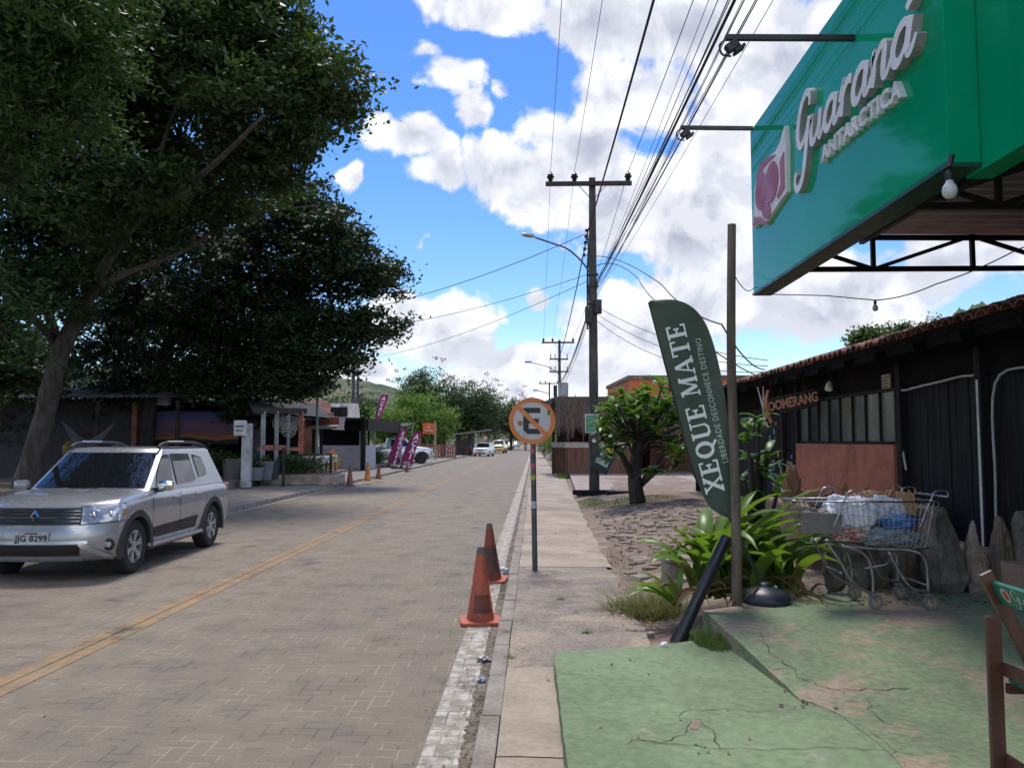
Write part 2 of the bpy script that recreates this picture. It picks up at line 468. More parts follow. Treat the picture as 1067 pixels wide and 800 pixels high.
M['cone_base'] = mat('orange rubber base', (.43, .10, .05), .65, (.32, .075, .04), 5)
M['cone_tip'] = mat('grey worn cone tip', (.14, .115, .10), .8)
M['cone_band'] = mat('sooty cone band', (.085, .032, .022), .7, (.16, .045, .028), 8)
M['cone_yellow'] = mat('faded yellow orange rubber', (.50, .22, .045), .7, (.38, .15, .04), 6)
M['cone_brown'] = mat('brown faded cone rubber', (.22, .085, .055), .7, (.13, .06, .045), 6)
# ================================================================== GROUND, ROAD, PAVEMENTS
def structure(o): o['kind'] = 'structure'; return o
def sheet(name, x0, x1, y0, y1, z, m, nx=1, ny=1, zf=None):
    b = MB()
    b.grid(lambda u, v: (x0 + (x1 - x0) * u, y0 + (y1 - y0) * v, z if zf is None else zf(x0 + (x1 - x0) * u, y0 + (y1 - y0) * v)), nx, ny)
    return structure(b.build(name, m, smooth=zf is not None))

def paver_mat(name, white=False, yellow=False):
    """herringbone of 20 x 10 cm concrete pavers, with sand in the joints"""
    m = bpy.data.materials.new(name); m.use_nodes = True
    nt = m.node_tree; N = nt.nodes; L = nt.links; b = N['Principled BSDF']
    def mth(op, a, b_=None, c=None):
        n = N.new('ShaderNodeMath'); n.operation = op
        for i, v in enumerate((a, b_, c)):
            if v is None: continue
            if isinstance(v, (int, float)): n.inputs[i].default_value = v
            else: L.new(v, n.inputs[i])
        return n.outputs[0]
    def mr(v, a, bb, c_, d):
        n = N.new('ShaderNodeMapRange'); L.new(v, n.inputs[0])
        for i, q in enumerate((a, bb, c_, d)): n.inputs[i + 1].default_value = q
        return n.outputs[0]
    def mix(f, a, bb, blend='MIX'):
        n = N.new('ShaderNodeMix'); n.data_type = 'RGBA'; n.blend_type = blend
        if isinstance(f, float): n.inputs[0].default_value = f
        else: L.new(f, n.inputs[0])
        for i, v in ((6, a), (7, bb)):
            if isinstance(v, tuple): n.inputs[i].default_value = v + (1,)
            else: L.new(v, n.inputs[i])
        return n.outputs[2]
    tc = N.new('ShaderNodeTexCoord')
    wob = N.new('ShaderNodeTexNoise'); wob.inputs['Scale'].default_value = 3; wob.inputs['Detail'].default_value = 2
    L.new(tc.outputs['Object'], wob.inputs['Vector'])
    wv = N.new('ShaderNodeVectorMath'); wv.operation = 'MULTIPLY_ADD'; wv.inputs[1].default_value = (.03, .03, 0)
    L.new(wob.outputs['Color'], wv.inputs[0]); L.new(tc.outputs['Object'], wv.inputs[2])
    sp = N.new('ShaderNodeSeparateXYZ'); L.new(wv.outputs[0], sp.inputs[0])
    x = mth('MULTIPLY', sp.outputs[0], 9.4); y = mth('MULTIPLY', sp.outputs[1], 9.4)
    i, j = mth('FLOOR', x), mth('FLOOR', y); fx, fy = mth('FRACT', x), mth('FRACT', y)
    mm = mth('FLOORED_MODULO', mth('ADD', mth('SUBTRACT', i, j), .01), 4)
    mm = mth('FLOOR', mm)
    e = [mth('COMPARE', mm, k, .1) for k in range(4)]
    dl = mth('ADD', fx, e[1]); dr = mth('ADD', mth('SUBTRACT', 1, fx), e[0])
    db = mth('ADD', fy, e[2]); dt = mth('ADD', mth('SUBTRACT', 1, fy), e[3])
    d = mth('MINIMUM', mth('MINIMUM', dl, dr), mth('MINIMUM', db, dt))
    cid = N.new('ShaderNodeCombineXYZ'); L.new(mth('SUBTRACT', i, e[1]), cid.inputs[0]); L.new(mth('SUBTRACT', j, e[2]), cid.inputs[1])
    wn = N.new('ShaderNodeTexWhiteNoise'); wn.noise_dimensions = '2D'; L.new(cid.outputs[0], wn.inputs['Vector'])
    def noise(sc, det=5, stretch=None):
        n = N.new('ShaderNodeTexNoise'); n.inputs['Scale'].default_value = sc; n.inputs['Detail'].default_value = det; n.inputs['Roughness'].default_value = .62
        if stretch:
            mp = N.new('ShaderNodeMapping'); mp.inputs['Scale'].default_value = stretch; L.new(tc.outputs['Object'], mp.inputs['Vector']); L.new(mp.outputs[0], n.inputs['Vector'])
        else: L.new(tc.outputs['Object'], n.inputs['Vector'])
        return n.outputs['Fac']
    big, mid, fin = noise(.45, 5), noise(2.3, 6), noise(70, 3)
    stain = noise(1.15, 7)
    tracks = noise(.9, 4, (1, .06, 1))
    colr = mix(mr(wn.outputs['Value'], 0, 1, 0, 1), (.160, .124, .086), (.200, .157, .110))
    colr = mix(mr(big, .38, .62, 0, .65), colr, (.205, .165, .117))
    colr = mix(mr(tracks, .45, .62, 0, .45), colr, (.148, .122, .096))
    colr = mix(mr(mid, .50, .66, 0, .45), colr, (.115, .097, .08))
    if white: colr = mix(mr(noise(9, 6), .36, .60, 1, .18), colr, (.47, .43, .375))
    if yellow: colr = mix(mr(noise(5, 7), .36, .60, .8, .12), colr, (.345, .185, .05))
    colr = mix(mr(stain, .62, .70, 0, .8), colr, (.045, .04, .036))
    g = mr(fin, .3, .7, .82, 1.18); cg = N.new('ShaderNodeCombineXYZ')
    for k in range(3): L.new(g, cg.inputs[k])
    colr = mix(1.0, colr, cg.outputs[0], 'MULTIPLY')
    joint = mr(d, .025, .075, 1, 0)
    sand = mix(mr(mid, .4, .58, 0, 1), (.35, .285, .215), (.07, .056, .045))
    colr = mix(mth('MULTIPLY', joint, .7), colr, sand)
    L.new(colr, b.inputs['Base Color'])
    b.inputs['Roughness'].default_value = .82
    bp = N.new('ShaderNodeBump'); bp.inputs['Strength'].default_value = .55; bp.inputs['Distance'].default_value = .006
    h = mth('ADD', mth('MULTIPLY', mr(d, .02, .10, 0, 1), .7), mth('MULTIPLY', fin, .35))
    h = mth('ADD', h, mth('MULTIPLY', wn.outputs['Value'], .35))
    L.new(h, bp.inputs['Height']); L.new(bp.outputs[0], b.inputs['Normal'])
    return m
M['paver'] = paver_mat('road pavers')
M['paver_white'] = paver_mat('white painted pavers', white=True)
M['paver_yellow'] = paver_mat('yellow painted pavers', yellow=True)
M['gutter'] = mat('gutter dirt', (.20, .165, .13), .95, (.11, .09, .07), 5, bump=.7, bscale=40, c3=(.07, .055, .04), scale3=4, lo3=.5, hi3=.62)

structure(MB().grid(lambda u, v: (-1500 + 3000 * u, -60 + 3000 * v, -.06), 8, 8).build('ground', M['dirt']))
RL, RR = -7.3, -.34
sheet('road', RL - .02, -.40, -8, 240, 0.0, M['paver'])
sheet('gutter', -.40, -.30, -8, 120, .003, M['gutter'])
sheet('edge_line', -.625, -.41, -8, 120, .004, M['paver_white'])
sheet('edge_line', RL + .05, RL + .16, 4, 120, .004, M['paver_white'])
sheet('centre_line', -3.875, -3.745, -8, 110, .004, M['paver_yellow'])
sheet('centre_line', -3.725, -3.595, -8, 110, .004, M['paver_yellow'])

def kerb_mesh(x0, x1, y0, y1, z, seg=.9, seed=1):
    r = random.Random(seed); b = MB(); y = y0
    while y < y1:
        l = seg * r.uniform(.92, 1.08); dz = r.uniform(-.008, .006)
        b.box(((x0 + x1) / 2 + r.uniform(-.006, .006), y + l / 2, z / 2 + dz / 2 - .03), (x1 - x0, l - .012, z + dz + .06), bev=.012)
        y += l
    return b
structure(kerb_mesh(-.325, -.205, -3, 130, .068).build('kerb', M['kerb']))
structure(kerb_mesh(RL - .14, RL, -3, 130, .13, seed=3).build('kerb', M['kerb']))

def nz(x, y, s=1.0): return mnoise.noise(Vector((x * s, y * s, 3.3)))
# right pavement: smooth slab in front, a rough stretch, then beige concrete
def pave_z(x, y): return .055 + .008 * nz(x, y, 1.3)
def pavement(name, y0, y1, xr, m, ny, z0=.0, nx=8):
    b = MB()
    b.grid(lambda u, v: ((lambda y: (-.205 + (xr(y) + .205) * u, y, pave_z(-.2 + 1.2 * u, y) + z0))(y0 + (y1 - y0) * v)), nx, ny)
    return structure(b.build(name, m, smooth=True))
pavement('pavement', -3, 4.42, lambda y: .30, M['smooth_slab'], 14, .004)
pavement('pavement', 4.435, 6.12, lambda y: .30, M['smooth_slab'], 4, .004)
pavement('pavement', 6.12, 10.9, lambda y: .98 + .10 * nz(0, y, 1.7), M['rough_concrete'], 40)
pavement('pavement', 10.9, 34, lambda y: 1.0 + .014 * max(0, y - 13) + .07 * nz(5, y, 1.2), M['asphalt_concrete'], 60, .004)
pavement('pavement', 34, 130, lambda y: 1.35 if y < 38 else 1.0, M['asphalt_concrete'], 30, .002)

# earth verge to the right of the pavement, littered with flat stones
def bank_z(x, y):
    t = min(1, max(0, (x - .85) / 2.4)); f = max(0, min(1, (y - 6.0) / 3))
    g = 1 - max(0, min(1, (y - 20) / 9)) * .5
    return .025 + (.30 * t * t * (3 - 2 * t) * f * g) + .02 * nz(x, y, 1.6) + .012 * nz(x, y, 5) * f
b = MB(); b.grid(lambda u, v: (.5 + 5.6 * u, 6.0 + 30 * v * (.35 + .65 * v), bank_z(.5 + 5.6 * u, 6.0 + 30 * v * (.35 + .65 * v))), 60, 160)
structure(b.build('verge', M['earth'], smooth=True))
# paved forecourt in front of the thatched kiosk
M['brick_pink'] = mat('pinkish forecourt paving', (.33, .26, .22), .9, (.27, .21, .175), 2, bump=.4, bscale=25)
b = MB(); b.grid(lambda u, v: (1.25 + .45 * v + 8 * u, 24.5 + 17 * v, .16 + .02 * v), 10, 10)
structure(b.build('forecourt', M['brick_pink']))
# left pavement and the raised ledge behind it
M['grey_walk'] = mat('old grey pavement', (.21, .18, .155), .95, (.155, .135, .115), 2, bump=.5, bscale=25, c3=(.26, .21, .165), scale3=.7)
sheet('pavement', -10.4, RL - .14, -2, 125, .115, M['grey_walk'], 6, 60, lambda x, y: .115 + .01 * nz(x, y, .8))
sheet('yard', -40, -10.4, 2, 60, .12, M['dirt'], 20, 30, lambda x, y: .14 + .03 * nz(x, y, .6))

# green painted terrace: a low slab by the road, a higher platform behind it
LOW = .18
def up_z(x, y):
    t = max(0, min(1, (y - 4.95) / 1.75)); return LOW + .004 + .150 * t
def crack_ribbon(bm_, pts, zf, w=.012, seed=0):
    r = random.Random(seed); pp = []
    for i in range(len(pts) - 1):
        a, c = Vector(pts[i]), Vector(pts[i + 1]); k = max(2, int((c - a).length / .05))
        n = (c - a).normalized(); n = Vector((-n.y, n.x))
        for q in range(k): pp.append(a + (c - a) * q / k + n * r.uniform(-.024, .024))
    pp.append(Vector(pts[-1]))
    ws = [w * r.uniform(.25, 1.2) for _ in pp]; ws[0] = ws[-1] = .002
    A, B = ribbon2d(pp, ws)
    vs = []
    for a, c in zip(A, B): vs += [(a.x, a.y, zf(a.x, a.y) + .004), (c.x, c.y, zf(c.x, c.y) + .004)]
    bm_.add(vs, [(2 * i, 2 * i + 1, 2 * i + 3, 2 * i + 2) for i in range(len(pp) - 1)])
lowz = lambda x, y: LOW
def gl(px, py, z=LOW): v = G(px, py, z); return (v.x, v.y)
b = MB()
lowpoly = [(.215, -3), (7.5, -3), (7.5, 5.2), (1.66, 5.2), (1.40, 6.55), (.9, 6.30), (.52, 6.18), (.135, 6.08)]
def insub(poly):
    out = []
    for i in range(len(poly)):
        a, c = Vector(poly[i]), Vector(poly[(i + 1) % len(poly)]); k = max(1, int((c - a).length / .12))
        for q in range(k):
            p = a + (c - a) * q / k
            if q and c.y < 6.7: p += Vector((.007 * nz(p.x, p.y, 6), .007 * nz(p.y, p.x, 6)))
            out.append((p.x, p.y))
    return out
b.prism(insub(lowpoly), -.05, LOW)
b.mi = 1
for k, c in enumerate([[(660, 771), (705, 775), (748, 780), (800, 781), (850, 780), (912, 781), (960, 788)], [(705, 745), (722, 740), (760, 739), (812, 742), (830, 735)],
          [(722, 750), (735, 752), (742, 764), (750, 780)], [(722, 750), (712, 765), (700, 773), (660, 772), (640, 776)], [(580, 700), (612, 703), (640, 705)], [(905, 762), (930, 783), (942, 800)]]):
    crack_ribbon(b, [gl(*q) for q in c], lowz, .0055, k)
b.mi = 2
cc = [gl(*q) for q in ((718, 752), (726, 748), (731, 752), (727, 760), (719, 759))]
b.add([(x, y, LOW + .003) for x, y in cc], [(0, 1, 2, 3, 4)])
structure(b.build('terrace', [M['green_paint'], M['crack'], M['broken']]))
b = MB()
uppoly = [(1.37, 6.83), (1.42, 6.4), (1.47, 6.0), (1.52, 5.5), (1.575, 4.97)] + [gl(*q, .185) for q in ((845, 731), (872, 742), (900, 762), (925, 782), (942, 800), (965, 840))] + [(7.5, 3.5), (7.5, 5.2), (7.5, 6.6), (7.5, 8.2), (4.4, 8.15), (3.2, 7.95), (2.45, 7.5), (2.1, 7.2), (1.75, 7.05)]
up = insub(uppoly); n0 = len(b.v)
# a fine top so that the slope is followed
b.prism(up, -.05, up_z)
b.f[1:2] = []; b.m[1:2] = []                       # the flat lid gives way to a finely divided one
from mathutils.geometry import delaunay_2d_cdt
pts2 = [Vector(p) for p in up]; ne = len(pts2)
for iy in range(36):
    for ix in range(40): pts2.append(Vector((1.3 + ix * .16, 3.3 + iy * .14)))
vv, ee, ff, _, _, _ = delaunay_2d_cdt(pts2, [], [list(range(ne))], 1, 1e-5)
b.add([(v.x, v.y, up_z(v.x, v.y)) for v in vv], [tuple(q) for q in ff])
b.mi = 1
for k, c in enumerate([[(790, 658, .3), (800, 672, .3), (822, 688, .27), (833, 700, .25), (852, 712, .22), (875, 718, .21), (880, 722, .2)],
                       [(800, 693, .26), (822, 692, .26)], [(875, 716, .21), (905, 717, .21), (950, 716, .21)], [(900, 727, .2), (915, 745, .2), (934, 755, .19)], [(935, 628, .33), (975, 624, .33), (985, 627, .33)], [(730, 648, .33), (742, 652, .32)]]):
    crack_ribbon(b, [gl(*q) for q in c], up_z, .008, k + 20)
structure(b.build('terrace', [M['green_worn'], M['crack']]))
# broken corner where the two levels run into each other
b = MB()
for k in range(9):
    px, py = rnd.uniform(808, 872), rnd.uniform(719, 738)
    x, y = gl(px, py, .19); s = rnd.uniform(.006, .022)
    b.box((x, y, .19 + s * .25), (s * 1.6, s * 1.2, s * .6), Matrix.Rotation(rnd.uniform(0, 3), 3, 'Z'), taper=.7)
o = b.build('rubble', M['broken']); tag(o, kind='stuff')

# distant hills
def hill(name, cx, cy, rx, ry, h, m, seed):
    b = MB()
    def f(u, v):
        x, y = (u * 2 - 1), (v * 2 - 1)
        r = min(1, math.sqrt(x * x + y * y)); z = h * (1 - r * r) ** 1.3
        z += (mnoise.fractal(Vector((x * 4 + seed, y * 4, 0)), .8, 2, 6) * .16 + .02 * mnoise.noise(Vector((x * 25, y * 25, seed)))) * h * (1 - r)
        return (cx + x * rx, cy + y * ry, z - 1)
    b.grid(f, 110, 110)
    o = b.build(name, m, smooth=True); return structure(o)
M['hill_far'] = mat('dry wooded hillside', (.07, .088, .032), 1, (.03, .05, .017), .09, lo=.42, hi=.58, c3=(.16, .13, .065), scale3=.016, fine=.9)
M['hill_near'] = mat('wooded hilltop', (.06, .10, .028), 1, (.03, .06, .018), .12, lo=.42, hi=.58, bump=1, bscale=.4, fine=.6)
hill('hill', -265, 620, 330, 260, 57, M['hill_far'], 1.0)
hill('hill', 300, 560, 88, 120, 90, M['hill_near'], 5.0)
# ================================================================== TREES AND PLANTS
def leaves(rng, C, L, W, up=.6, bend=0.0):
    """C: n x 3 leaf positions. Each leaf is a kite of four corners -> V, F"""
    n = len(C)
    nor = rng.normal(size=(n, 3)); nor[:, 2] = np.abs(nor[:, 2]) + up
    nor /= np.linalg.norm(nor, axis=1)[:, None]
    a = rng.normal(size=(n, 3)); a -= (a * nor).sum(1)[:, None] * nor; a /= np.linalg.norm(a, axis=1)[:, None]
    c = np.cross(nor, a)
    l = (L * rng.uniform(.6, 1.3, n))[:, None]; w = (W * rng.uniform(.6, 1.3, n))[:, None]
    V = np.empty((n, 4, 3))
    V[:, 0] = C - a * l * .5; V[:, 1] = C + c * w * .5 + a * l * .05 - nor * w * .12; V[:, 2] = C + a * l * .5; V[:, 3] = C - c * w * .5 + a * l * .05 - nor * w * .12
    return V.reshape(-1, 3), np.arange(n * 4).reshape(n, 4)
def crown_points(rng, clumps, sub_r, per, flat=.45, shell=.55):
    """clumps: (centre, (rx, ry, rz), number of twigs); twigs keep to the outside of a clump"""
    pts, tips = [], []
    for c, r, k in clumps:
        m_ = max(3, k // 5)                # sprays that stand out of the clump, so that its edge is ragged
        d = rng.normal(size=(m_, 3)); d /= np.linalg.norm(d, axis=1)[:, None]
        t = np.array(c) + d * rng.uniform(1.0, 1.38, m_)[:, None] * np.array(r)
        q = rng.normal(size=(m_, per // 2, 3)) * .5; q[:, :, 2] *= flat
        pts.append((t[:, None, :] + q * (sub_r * rng.uniform(.4, .8, m_))[:, None, None]).reshape(-1, 3))
    for c, r, k in clumps:
        d = rng.normal(size=(k, 3)); d /= np.linalg.norm(d, axis=1)[:, None]
        rad = (shell + (1 - shell) * rng.uniform(0, 1, k)) ** 1.0
        t = np.array(c) + d * rad[:, None] * np.array(r)
        s = sub_r * rng.uniform(.55, 1.35, k)
        tips.append(t)
        q = rng.normal(size=(k, per, 3)) * .5
        q[:, :, 2] *= flat
        pts.append((t[:, None, :] + q * s[:, None, None]).reshape(-1, 3))
    return np.concatenate(pts), np.concatenate(tips)
def limb_pts(a, b_, sag=.12, seed=0, k=6):
    r = random.Random(seed); a, b_ = Vector(a), Vector(b_); l = (b_ - a).length
    out = []
    for i in range(k + 1):
        t = i / k; p = a.lerp(b_, t) + Vector((0, 0, math.sin(t * PI) * l * sag))
        if 0 < i < k: p += Vector((r.uniform(-1, 1), r.uniform(-1, 1), r.uniform(-1, 1))) * l * .03
        out.append(p)
    return out
def tree(name, label, base, trunk, limbs, clumps, leafL, leafW, sub_r, per, lm, bm_, seed=1, group=None, flat=.45, twigs=60, up=.6, shell=.55, cat='tree'):
    """trunk: [(point, radius)], limbs: list of the same; all in world space"""
    rng = np.random.default_rng(seed); base = Vector(base)
    t = thing(name, label, cat, base, 0, group)
    b = MB()
    def loc(p): return Vector(p) - base
    pp = spline([loc(p) for p, r in trunk], 5); rr = np.interp(np.linspace(0, len(trunk) - 1, len(pp)), range(len(trunk)), [r for p, r in trunk])
    rr = [r * (1 + .08 * mnoise.noise(Vector((p.z * 1.7, seed, 0)))) for p, r in zip(pp, rr)]
    b.tube(pp, rr, 12)
    for lb in limbs:
        p2 = spline([loc(p) for p, r in lb], 4); r2 = np.interp(np.linspace(0, len(lb) - 1, len(p2)), range(len(lb)), [r for p, r in lb])
        b.tube(p2, list(r2), 8)
    C, T = crown_points(rng, clumps, sub_r, per, flat, shell)
    # twigs from each clump's heart to some of its tips
    i = 0
    for c, r, k in clumps:
        for j in rng.choice(k, min(k, twigs), replace=False):
            tip = Vector(T[i + j]); a = Vector(c) + (tip - Vector(c)) * .15 - Vector((0, 0, r[2] * .3))
            b.tube([loc(q) for q in limb_pts(a, tip, .08, int(j), 3)], [.035, .025, .016, .006], 4, False)
        i += k
    b.build('trunk', bm_, t, smooth=True)
    V, F = leaves(rng, C - np.array(base), leafL, leafW, up)
    fast_mesh('crown', V, F, lm, t)
    return t

M['leaf_dark'] = leaf_mat('dark rain tree leaves', (.022, .042, .015), (.062, .100, .030), .25, nscale=.25)
M['leaf_mid'] = leaf_mat('mid green leaves', (.028, .062, .018), (.07, .125, .03), .2, nscale=.3)
M['leaf_blue'] = leaf_mat('blackish evergreen leaves', (.014, .029, .013), (.040, .067, .025), .2, nscale=.3)
M['leaf_bright'] = leaf_mat('bright bamboo leaves', (.055, .115, .018), (.16, .25, .04), .35, nscale=.4)
M['leaf_olive'] = leaf_mat('olive tree leaves', (.035, .065, .018), (.085, .12, .035), .28, nscale=.25)

def pt(px, py, Y): return tuple(P(px, py, Y))
def ell(px, py, Y, rpx, rpy, ry, k):
    return (pt(px, py, Y), (rpx * Y / FPX, ry, rpy * Y / FPX), k)

# the big street tree on the left: a leaning trunk and a broad layered crown
Y0 = 27.0
base = G(30, 503, .13)
base = Vector((P(30, 459, Y0).x, Y0, .12))
trunkA = [((base.x - .05, Y0, .02), .52), ((base.x + .05, Y0, .7), .37), (pt(45, 440, Y0), .33), (pt(62, 370, Y0 - .3), .29), (pt(86, 322, Y0 - .8), .25)]
limbsA = [[(pt(86, 324, Y0 - .8), 0.216), (pt(118, 262, Y0 - 2), 0.158), (pt(160, 214, Y0 - 3.2), 0.122), (pt(215, 178, Y0 - 4.5), 0.086), (pt(275, 120, Y0 - 5.5), 0.043)],
          [(pt(100, 300, Y0 - 1), 0.173), (pt(130, 285, Y0 - .5), 0.115), (pt(190, 262, Y0 + 1), 0.086), (pt(250, 225, Y0 + 2), 0.058), (pt(330, 215, Y0 + 2), 0.029)],
          [(pt(64, 370, Y0 - .3), 0.187), (pt(40, 290, Y0 + .5), 0.144), (pt(20, 200, Y0 + 1), 0.108), (pt(10, 90, Y0 + 1.5), 0.072)],
          [(pt(62, 360, Y0), 0.144), (pt(22, 320, Y0 - 2), 0.108), (pt(-40, 260, Y0 - 4), 0.072)],
          [(pt(160, 214, Y0 - 3.2), 0.086), (pt(170, 150, Y0 - 3), 0.065), (pt(200, 70, Y0 - 3), 0.043)],
          [(pt(118, 262, Y0 - 2), 0.086), (pt(120, 180, Y0 - 1), 0.065), (pt(110, 80, Y0), 0.043)]]
clA = [ell(330, 95, 25, 62, 34, 2.5, 130), ell(290, 45, 25, 48, 42, 2.5, 110), ell(270, 125, 24, 70, 40, 3, 130), ell(290, 175, 25, 40, 22, 2, 46), ell(215, 60, 24, 70, 50, 3, 150),
       ell(140, 60, 24, 80, 60, 3, 170), ell(110, 150, 26, 80, 60, 3, 150), ell(190, 140, 27, 60, 45, 3, 80), ell(40, 70, 24, 90, 70, 3.5, 180), ell(20, 180, 25, 80, 60, 3, 150), ell(180, -10, 25, 130, 50, 3, 170),
       ell(-60, 100, 24, 110, 110, 4, 200), ell(20, -60, 24, 150, 60, 4, 180), ell(-150, 190, 26, 120, 120, 4, 160), ell(240, 15, 24, 45, 30, 2.5, 60), ell(50, 300, 25, 50, 40, 1.5, 60), ell(150, 190, 22.5, 50, 26, 1.2, 50), ell(110, 235, 23.5, 40, 26, 1.2, 30), ell(0, 270, 26, 60, 50, 2.5, 110), ell(-80, 300, 26, 70, 60, 3, 90), ell(100, 240, 28, 70, 55, 2.5, 150), ell(180, 215, 28, 60, 40, 2.5, 110), ell(30, 380, 30, 40, 40, 2, 60), ell(-30, 380, 29, 60, 60, 2, 80), ell(240, 190, 27, 60, 34, 2.5, 80)]
tree('rain_tree', 'huge dark spreading tree with a thick leaning trunk behind the silver car', base, trunkA, limbsA, [(c, r, int(k * 1.0)) for c, r, k in clA], .25, .125, .72, 42, M['leaf_dark'], M['bark'], 4, flat=.42)

# a second tree, farther, whose crown hangs over the shops
Y1 = 33.0
base = Vector((P(150, 459, Y1).x, Y1, .12))
trunkB = [((base.x, Y1, .02), .36), ((base.x + .1, Y1, 1.2), .28), (pt(160, 400, Y1), .25), (pt(180, 350, Y1), .22), (pt(210, 300, Y1), .18)]
limbsB = [[(pt(180, 350, Y1), .16), (pt(250, 315, Y1 - .5), .12), (pt(330, 290, Y1 - 1), .08), (pt(400, 285, Y1 - 1), .04)], [(pt(195, 325, Y1), .14), (pt(230, 260, Y1), .1), (pt(310, 240, Y1), .05)],
          [(pt(160, 400, Y1), .16), (pt(140, 340, Y1 + .5), .12), (pt(120, 290, Y1 + 1), .07)], [(pt(250, 315, Y1), .09), (pt(320, 335, Y1 - .5), .06), (pt(400, 340, Y1 - 1), .03)]]
clB = [ell(345, 280, 32, 66, 36, 2.5, 130), ell(395, 292, 32, 32, 20, 1.6, 40), ell(300, 230, 33, 52, 34, 2.5, 100), ell(340, 262, 33, 40, 22, 2, 40), ell(385, 340, 31.5, 38, 19, 1.6, 55), ell(330, 350, 32, 52, 36, 2.2, 110), ell(262, 280, 33, 56, 46, 3, 150),
       ell(352, 378, 31.5, 30, 14, 1.4, 34), ell(298, 388, 32, 38, 28, 1.8, 80), ell(215, 330, 33, 56, 46, 3, 150), ell(165, 300, 34, 50, 50, 3, 120), ell(232, 390, 33, 46, 34, 2.2, 110), ell(180, 390, 34, 40, 30, 2, 55), ell(120, 350, 35, 46, 46, 2.6, 80), ell(150, 240, 35, 60, 40, 3, 90), ell(225, 240, 35, 60, 40, 3, 110), ell(320, 215, 33.5, 34, 24, 2, 50), ell(352, 240, 31.5, 34, 20, 2, 45), ell(270, 330, 33, 60, 44, 2.5, 130), ell(120, 300, 35, 60, 60, 3, 120), ell(150, 410, 34.5, 40, 24, 2, 60), ell(290, 350, 32.5, 50, 36, 2.2, 90), ell(258, 425, 33, 24, 16, 1.6, 36), ell(312, 402, 32, 30, 12, 1.4, 30)]
tree('dense_tree', 'dense blackish tree whose low crown hangs over the restaurant roof', base, trunkB, limbsB, [(c, r, int(k * 1.05)) for c, r, k in clB], .23, .12, .64, 44, M['leaf_blue'], M['bark_dark'], 7, flat=.4)

# a nearer tree whose lighter sprays enter at the top left
Y2 = 17.5
base = Vector((-16.5, Y2, .12))
trunkC = [((base.x, Y2, .02), .32), ((base.x + .2, Y2, 2), .25), ((base.x + .3, Y2, 5), .2), ((base.x + 1, Y2, 7.5), .15)]
limbsC = [[((base.x + .3, Y2, 5), .13), (pt(-30, 150, Y2), .09), (pt(60, 110, Y2), .05), (pt(110, 90, Y2), .02)], [((base.x + 1, Y2, 7.5), .1), (pt(0, 40, Y2), .07), (pt(90, 20, Y2), .03)], [((base.x + 1, Y2, 7.5), .1), ((-13, 14, 9), .08), ((-10, 12, 10.4), .04)], [((base.x + .3, Y2, 4.5), .09), (pt(-40, 330, Y2), .06), (pt(10, 345, Y2), .03)]]
clC = [ell(60, 105, 17, 62, 46, 1.8, 70), ell(95, 55, 17, 40, 34, 1.5, 44), ell(10, 45, 17, 80, 50, 2, 80), ell(-10, 170, 17, 60, 50, 2, 60), ell(-90, 90, 17, 100, 80, 2.5, 110), ell(0, 335, 18, 34, 40, 1.2, 34), ell(-60, 270, 17, 50, 60, 2, 60), ell(0, -40, 17, 140, 50, 2, 90), ((-11, 13, 10), (3.2, 3, 1.5), 180), ((-8.5, 11, 11), (2.6, 3, 1.2), 120), ((-13, 9, 9.5), (3, 3, 1.6), 150), ((-10.5, 16, 11.5), (3, 2.5, 1.2), 110), ((-9.5, 9, 12), (3.5, 3, 1.2), 120), ((-14, 12, 12), (4, 4, 1.4), 140)]
tree('leafy_tree', 'slightly brighter green sprays of a nearer tree at the top left', base, trunkC, limbsC, clC, .20, .075, .62, 44, M['leaf_mid'], M['bark'], 9, flat=.5, shell=.3)
# more of the same greenery behind the car and out to the left
for k, (x, y, h, r, lab) in enumerate([(-24, 36, 7, 5.5, 'low dark thicket tree at the left edge behind the thick trunk'), (-30, 40, 9, 6, 'dark bushy tree in the gloom behind the thick leaning trunk'), (-24, 52, 11, 6, 'tall dark tree behind the shadowed house')]):
    tree('shade_tree', lab, (x, y, .1), [((x, y, 0), .3), ((x, y, h * .5), .2)], [], [((x, y, h * .62), (r, r * .8, h * .42), 260)], .30, .16, 1.1, 40, M['leaf_blue'], M['bark_dark'], 20 + k, flat=.5)
# trees on the far side of the street, beyond the frame: the sign mirrors them
for k, (x, y, h, r) in enumerate([(-14, 4, 10, 5.5), (-15, -8, 11, 6)]):
    tree('street_tree', ['dark street tree standing opposite the terrace, past the picture edge', 'dark street tree across the road behind the viewer'][k], (x, y, .1), [((x, y, 0), .3), ((x, y, h * .5), .2)], [], [((x, y, h * .64), (r, r, h * .38), 220)], .3, .16, 1.1, 34, M['leaf_dark'], M['bark_dark'], 30 + k, flat=.5)

